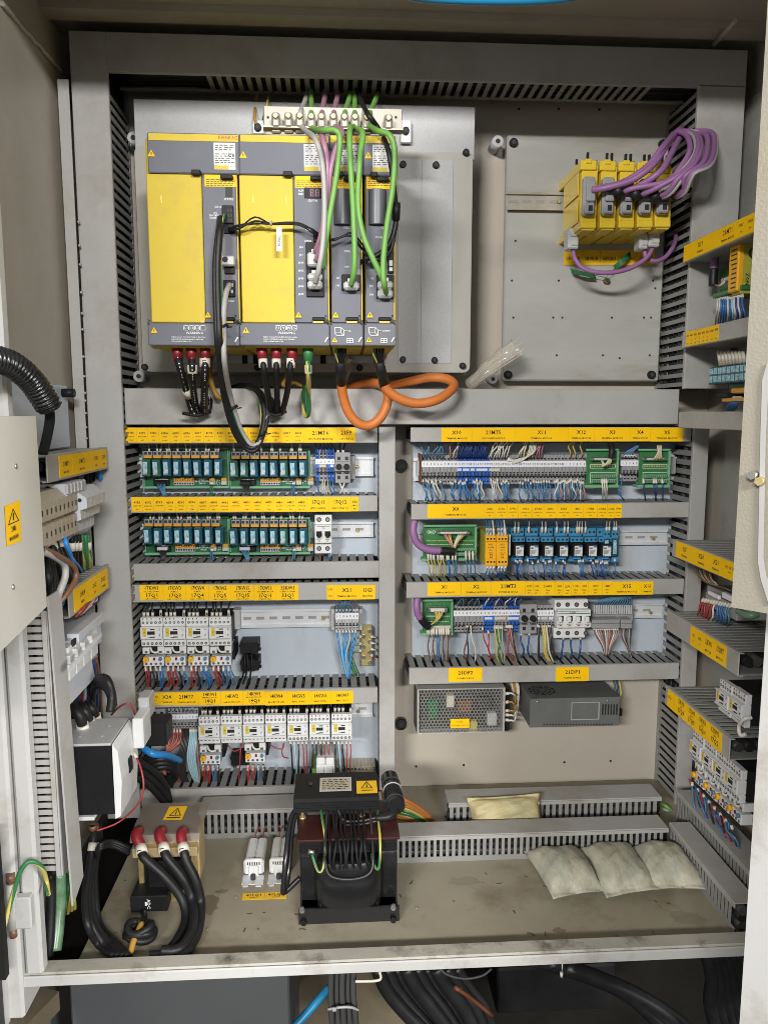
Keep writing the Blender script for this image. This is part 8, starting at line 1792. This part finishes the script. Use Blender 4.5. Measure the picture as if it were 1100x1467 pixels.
cable('cable', [WX(1022, 385, .67), WX(1021, 398, .67), WX(1021, 409, .67)], .0078, 'black_rubber', 'black sleeve on the hanging purple cable of the right wall', 'sleeve', world=True, n=14)
t = thing('interface_board', 'green interface board on the right wall beside the safety relay', 'circuit board', loc=WX(1035, 420, .67))
mb = wb(1060, 1020, 416, 423, .66, XP, 1035); wb(1058, 1030, 385, 416, .70, .705, 1035, mb=mb); part('board', mb, 'board_green', t); part('d_connector', wb(1050, 1032, 398, 404, .672, .70, 1035), 'light_grey', t)
for k in range(5): wire([WX(1024, 408, .67), WX(1031, 410-k*.6, .668), WX(1038, 405-k*2, .672)], .0012, ('pink_wire', 'white_wire', 'mauve', 'white_wire', 'red_wire')[k], ('pinkish', 'whitish', 'mauve', 'whitish', 'red')[k]+' strand from the black sleeve to the right wall board', 'strands at the right wall board', world=True)
for k in range(13):
    x = 1027+k*3; m = ('white_wire', 'white_wire', 'blue_wire', 'blue_wire', 'blue_wire', 'white_wire', 'blue_wire', 'pale_blue_wire', 'white_wire', 'dark_blue_wire', 'white_wire', 'dark_blue_wire', 'blue_wire')[k]; nm_ = {'white_wire': 'white', 'blue_wire': 'blue', 'pale_blue_wire': 'pale blue', 'dark_blue_wire': 'dark blue'}[m]
    wire([WX(x, 424-(k > 7)*3, .668), WX(x, 438, .662), WX(x-2+k*.5, 452, .668), WX(x-3+k*.4, 466, .69)], .0018, m, nm_+' sleeved wire below the green board of the right wall', nm_+' wires below the right wall board', ((.0, .009, .0027, 'sleeve'),), world=True)
t = thing('relay_board', 'row of teal relays on the right wall below the short yellow strip', 'relay board', loc=WX(1030, 552, .66))
for i in range(9):
    a = WX(1012.5+i*6.2, 540, .655).y; b_ = WX(1012.5+(i+1)*6.2-.6, 540, .655).y; z1_, z0_ = WX(1012, 527, .655).z, WX(1012, 551, .655).z
    o = part('relay', MB().box(.658, .70, b_, a, z0_, z1_, .001), 'relay_blue', t); part('relay_window', MB().box(.657, .6585, b_+.0014, a-.0014, z0_+.003, z0_+.014, .0003).box(.657, .6585, b_+.0014, a-.0014, z0_+.017, z1_-.002, .0003), 'relay_sheen', o)
part('board', MB().box(.70, XP, WX(1075, 540, .70).y, WX(1013, 540, .66).y, z0_-.02, z1_+.02), 'pcb_green', t)
part('plug_rail', wb(1068, 1028, 519, 524, .672, .70, 1035), 'tan_block', t)
for i in range(8): part('terminal_plug', MB().tube([WX(1031+i*5, 520, .675), WX(1030+i*5, 512, .67), WX(1028.5+i*5, 504, .672)], .0034, 6), 'sleeve', t)
part('ribbon_socket', wb(1040, 1025, 563, 570, .655, .69, 1030), 'black', t); part('lever_block', wb(1066, 1046, 556, 564, .665, .69, 1050).box(.66, .69, WX(1064, 570, .66).y, WX(1034, 570, .66).y, WX(1045, 575, .66).z, WX(1045, 570, .66).z), 'lever_orange', t)
for k in range(6): wire([WX(1052+k*2, 568, .668), WX(1046+k*2, 578, .664), WX(1038+k*2.5, 588, .68)], .0020, 'blue_wire', 'blue wire with a white band below the teal relays of the right wall', 'blue wires below the teal relays', ((.001, .008, .0030, 'sleeve'),), world=True)
t = thing('terminal_strip', 'grey terminal strip with a white marker on the right wall under the X7 strip', 'terminal strip', loc=WX(1030, 860, .665))
part('block_body', wb(1056, 1010, 848, 868, .668, XP, 1012), 'grey_plastic', t); part('marker_strip', wb(1029, 1013, 846, 852, .664, .67, 1013).box(.664, .67, WX(1058, 850, .664).y, WX(1034, 850, .664).y, WX(1034, 856, .664).z, WX(1034, 848, .664).z), 'label_white', t)
part('upper_tier', wb(1056, 1012, 838, 848, .685, XP, 1012), 'grey_plastic', t)
for k in range(11):
    x = 1008+k*4; m = ['red_wire']*5+['white_wire']+['blue_wire']*3+['steel_blue_wire']*2; nm_ = {'red_wire': 'red', 'white_wire': 'whitish', 'blue_wire': 'blue', 'steel_blue_wire': 'grey blue'}[m[k]]
    wire([WX(x, 857+k*.8, .668), WX(x-5-k % 3, 866+k*.9, .662), WX(x-10+(k > 5)*5+k % 3, 882+k*.7, .664), WX(x-20+(k > 5)*12, 893+k*.5+k % 4, .69)], .0018, m[k], nm_+' wire below the grey terminal strip of the right wall', nm_+' wires below the right wall terminal strip', ((.0, .008, .0028, 'sleeve'),), world=True)
for k in range(9):
    m = ('red_wire', 'green_wire', 'grey_wire', 'dark_wire', 'yellow_wire', 'red_wire', 'brown_wire', 'white_wire', 'dark_wire')[k]; nm_ = ('red', 'green', 'grey', 'dark', 'yellow', 'red', 'brown', 'white', 'dark')[k]
    wire([WX(994+k*3, 806+k*1.5, .69), WX(999+k*3, 822+k*1.5, .672), (WX(1008+k*4, 832+k*1.2, .672)), WX(1022+k*4, 838+k*1.2, .68), WX(1040+k*3, 840+k, .70)], .0021, m, nm_+' wire curving under the X7 strip of the right wall', nm_+' wires under the X7 strip', world=True)
def rcontactor(label, px, py, key, group):
    q = WX(px, py, .65); o = dup(CP[key], Vector((XP, q.y, q.z)), label, math.radians(-90)); o['group'] = group; return o
for k in range(2): rcontactor(('farther white contactor of the pair on the right wall', 'nearer white contactor of the pair on the right wall')[k], 1023+k*18.5, 1016+k*13, (31, 42, True), 'pair of contactors on the right wall')
for k in range(4): rcontactor(('white contactor on the right wall, farthest of four', 'white contactor on the right wall, second farthest of four', 'white contactor on the right wall, second nearest of four', 'white contactor on the right wall, nearest of four')[k], 985.5+k*16.5, 1087+k*15.5, (32, 43, False), 'four contactors on the right wall')
for k in range(4):
    q = WX(983+k*16.5, 1118+k*16, .65); o = dup(OP[0], Vector((XP, q.y, q.z)), ('overload relay on the right wall, farthest of four', 'overload relay on the right wall, second farthest of four', 'overload relay on the right wall, second nearest of four', 'overload relay on the right wall, nearest of four')[k], math.radians(-90)); o['group'] = 'overload relays on the right wall'
for k in range(16):
    m = ('red_wire', 'steel_blue_wire', 'blue_wire', 'dark_wire')[k % 4]; nm_ = ('red', 'grey blue', 'blue', 'dark')[k % 4]; x = 987+k*4
    j = lambda a: RND.uniform(-a, a)
    wire([WX(x, 1116+k*4.4, .662), WX(x+3+j(3), 1135+k*4.2, .658+j(.006)), WX(x+12+j(8), 1162+k*3.2+j(6), .665+j(.01)), WX(x+24+j(9), 1195+k*2.5+j(10), .69)], .0019, m, nm_+' wire falling from the overload relays of the right wall', nm_+' wires below the right wall overload relays', ((.0, .007, .0028, 'sleeve'),) if k % 2 else (), world=True)
for k in range(5): cable('cable', [WX(1012+k*8, 1180+k*6, .70), WX(1016+k*8, 1205+k*4, .69), WX(1014+k*8, 1235+k*4, .69), WX(1006+k*8, 1262+k*3, .70)], .0050, ('grey_wire', 'white_wire', 'dark_wire', 'grey_wire', 'black_rubber')[k], ('grey cable low in the right corner, farthest', 'white cable low in the right corner', 'dark cable low in the right corner', 'grey cable low in the right corner, nearer', 'black cable low in the right corner, nearest')[k], 'cable', 'cables low in the right corner', world=True)
cable('cable', [WX(1016, 1165, .68), WX(1022, 1180, .675), WX(1020, 1196, .68)], .0062, 'yellow_wire', 'yellow striped cable piece low in the right corner', world=True)
cable('cable', [WX(1076, 1028, .63), WX(1066, 1030, .62), WX(1058, 1040, .62), WX(1060, 1053, .62), WX(1068, 1052, .625)], .0030, 'white_wire', 'short cream cable end looping on the lowest right wall duct', world=True)
cable('cable', [WX(1058, 876, .62), WX(1066, 880, .61), WX(1075, 882, .61), WX(1084, 880, .62)], .0055, 'green_jacket', 'small green cable stub below the beige door panel', world=True)
# ================================================================== around and below the cabinet
cable('blue_pipe', [W(560, -14, -.66), W(610, -4, -.65), W(700, 0, -.65), (W(790, -2, -.66)), W(850, -12, -.67)], .0055, 'blue_pipe', 'bright blue air hose sagging across the top edge', 'hose', world=True)
struct('floor', MB().box(-6, 6, -8, 4, -.01, 0), 'shade_black')
mb = MB().box(-.9, 1.2, .06, .07, 0, .675); struct('machine_wall', mb, 'shade_black')
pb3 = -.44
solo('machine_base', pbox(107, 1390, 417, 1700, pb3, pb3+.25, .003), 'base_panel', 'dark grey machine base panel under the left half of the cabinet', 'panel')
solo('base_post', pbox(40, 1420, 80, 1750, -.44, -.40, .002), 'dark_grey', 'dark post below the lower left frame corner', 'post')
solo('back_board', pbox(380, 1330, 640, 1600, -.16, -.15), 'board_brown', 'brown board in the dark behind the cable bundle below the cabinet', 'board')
t = thing('cable_bundle', 'bundle of grey black cables with a tie below the middle of the cabinet', 'cable bundle', loc=W(490, 1467, -.43))
for k in range(5): part('cable_jacket', MB().tube([W(475+k*8, 1385, -.43+.008*(k % 2)), W(474+k*8, 1420, -.43+.008*(k % 2)), W(475+k*8.4, 1450, -.43+.006*(k % 2)), W(477+k*9, 1500, -.43)], .0048, 10), 'dark_grey', t)
mb = MB().tube([W(470, 1446, -.437), W(488, 1443, -.445), W(503, 1443, -.444), W(514, 1447, -.437)], .0022, 6); p = W(479, 1445, -.445); mb.box(p.x-.003, p.x+.003, p.y-.003, p.y, p.z-.003, p.z+.003, .0006); part('tie', mb, 'grey_wire', t)
cable('hose', [W(395, 1500, -.40), W(425, 1468, -.38), W(450, 1440, -.36), W(472, 1415, -.34)], .0070, 'blue_pipe', 'blue air hose slanting below the cabinet beside the grey base panel', 'hose', None, 12, 7, True)
for k in range(9):
    P = [(540+k*14, 1385), (552+k*15, 1415), (575+k*15, 1445), (610+k*12, 1480)]
    cable('hose', [W(a, b_, -.33+.012*(k % 3)) for a, b_ in P], .0125-.001*(k % 3), 'black_rubber', ('black hose below the cabinet, right of the bundle, ' + ('first', 'second', 'third', 'fourth', 'fifth', 'sixth', 'seventh', 'eighth', 'ninth')[k]), 'hose', 'black hoses below the cabinet', 10, 6, True)
for k in range(8):
    P = [(760+k*8, 1372+k*2), (830+k*12, 1392+k*5), (900+k*12, 1425+k*7), (960+k*10, 1480+k*6)]
    cable('hose', [W(a, b_, -.40+.02*(k % 3)) for a, b_ in P], .0135, 'black_rubber', ('black hose slanting down at the lower right, ' + ('uppermost', 'second', 'third', 'fourth', 'fifth', 'sixth', 'seventh', 'lowest')[k]), 'hose', 'black hoses at the lower right', 10, 6, True)
for k in range(6): cable('hose', [W(1010+k*9, 1360, -.45), W(1020+k*9, 1400, -.45), W(1018+k*11, 1440, -.45), W(1030+k*12, 1490, -.45)], .012, 'black_rubber', ('black hose hanging near the right door, ' + ('first', 'second', 'third', 'fourth', 'fifth', 'sixth')[k]), 'hose', 'black hoses near the right door', 10, 6, True)
cable('hose', [W(652, 1415, -.40), W(672, 1428, -.39), W(705, 1455, -.37)], .0034, 'rust', 'rusty red hose slanting below the cabinet', 'hose', None, 8, 4, True)
mb = MB().tube([W(628, 1385, -.40), W(640, 1396, -.405), W(665, 1402, -.405), W(690, 1398, -.405), W(704, 1388, -.40)], .002, 6); solo('wire_loop', mb, 'dark_grey', 'thin dark wire loop under the front lip', 'wire')
solo('floor_box', pbox(712, 1385, 880, 1450, -.20, .0, .004), 'black', 'dark grey box in the shade below the right half of the cabinet', 'box')  # grey box coloured black, the shade under the cabinet painted in
mb = MB().tube([W(805, 1378, -.46), W(805, 1390, -.46)], .0012, 5).tube([W(804, 1393, -.46), W(804, 1399, -.46)], .0026, 6); solo('tie_end', mb, 'white_wire', 'white cable tie end hanging under the front lip', 'cable tie')
mb = MB().tube([W(509, 1406, -.45), W(543, 1404, -.45), W(544, 1392, -.45)], .0022, 6); solo('bracket', mb, 'cream', 'thin cream wire bracket under the front lip', 'bracket')
for k in range(5): cable('cable', [W(170, 118+k*3, -.06), W(205, 124+k*4, -.07), W(250, 126+k*3, -.07), W(300, 118+k*2, -.06), W(340, 112, -.05)], .0042, ('black_rubber', 'dark_wire', 'amber_wire', 'black_rubber', 'brown_wire')[k], ('black cable along the shaded top left corner', 'dark cable along the shaded top left corner', 'dull yellow cable along the shaded top left corner', 'second black cable in the shaded top left corner', 'brown cable in the shaded top left corner')[k], 'cable', 'cables in the shaded top left corner')
for k in range(6): cable('cable', [W(738, 124+k*2.5, -.05), (W(765, 129+k*2.6, -.065)), W(810, 133+k*2.4, -.07), W(850, 131+k*2.2, -.065), W(884, 124+k*2, -.05)], .0034, ('green_cable', 'purple', 'grey_wire', 'dark_wire', 'purple', 'grey_wire')[k], ('green cable sagging from the top duct', 'purple cable sagging from the top duct, upper', 'grey cable sagging from the top duct, upper', 'dark cable sagging from the top duct', 'purple cable sagging from the top duct, lower', 'grey cable sagging from the top duct, lower')[k], 'cable', 'cables sagging from the top duct')

# ================================================================== thin wires: the 300 that show largest stay single, the rest become one mass
def join_small_wires(keep=285):
    ws = [o for o in COL.objects if o.parent is None and o.name.split('.')[0] == 'wire']
    def size(o):
        p = [o.data.vertices[0].co, o.data.vertices[len(o.data.vertices)//2].co, o.data.vertices[-1].co]
        q = []
        for c in p:
            d = c-CAM; w = d.dot(FWD); q.append(Vector((d.dot(RGT)/w, d.dot(DWN)/w)))
        r_ = (o.data.vertices[0].co-o.data.vertices[1].co).length
        return ((q[1]-q[0]).length+(q[2]-q[1]).length)*r_
    ws.sort(key=size, reverse=True); mb = MB(); mats = []; dead = []
    for o in ws[keep:]:
        for c in [o]+list(o.children):
            me = c.data; n_ = me.materials[0].name
            if n_ not in mats: mats.append(n_)
            base = len(mb.v); mi = mats.index(n_); mb.v += [v.co.copy() for v in me.vertices]
            for p in me.polygons:
                if me.uv_layers: mb.uv[len(mb.f)] = [tuple(me.uv_layers[0].data[i].uv) for i in p.loop_indices]
                mb.f.append([base+i for i in p.vertices]); mb.m.append(mi); mb.s.append(p.use_smooth)
            dead.append(c)
    for o in dead:
        me = o.data; bpy.data.objects.remove(o); bpy.data.meshes.remove(me)
    o = solo('small_wires', mb, mats, 'mass of short thin coloured wires with pale sleeves between devices and duct slots', 'wires'); o['kind'] = 'stuff'
join_small_wires()
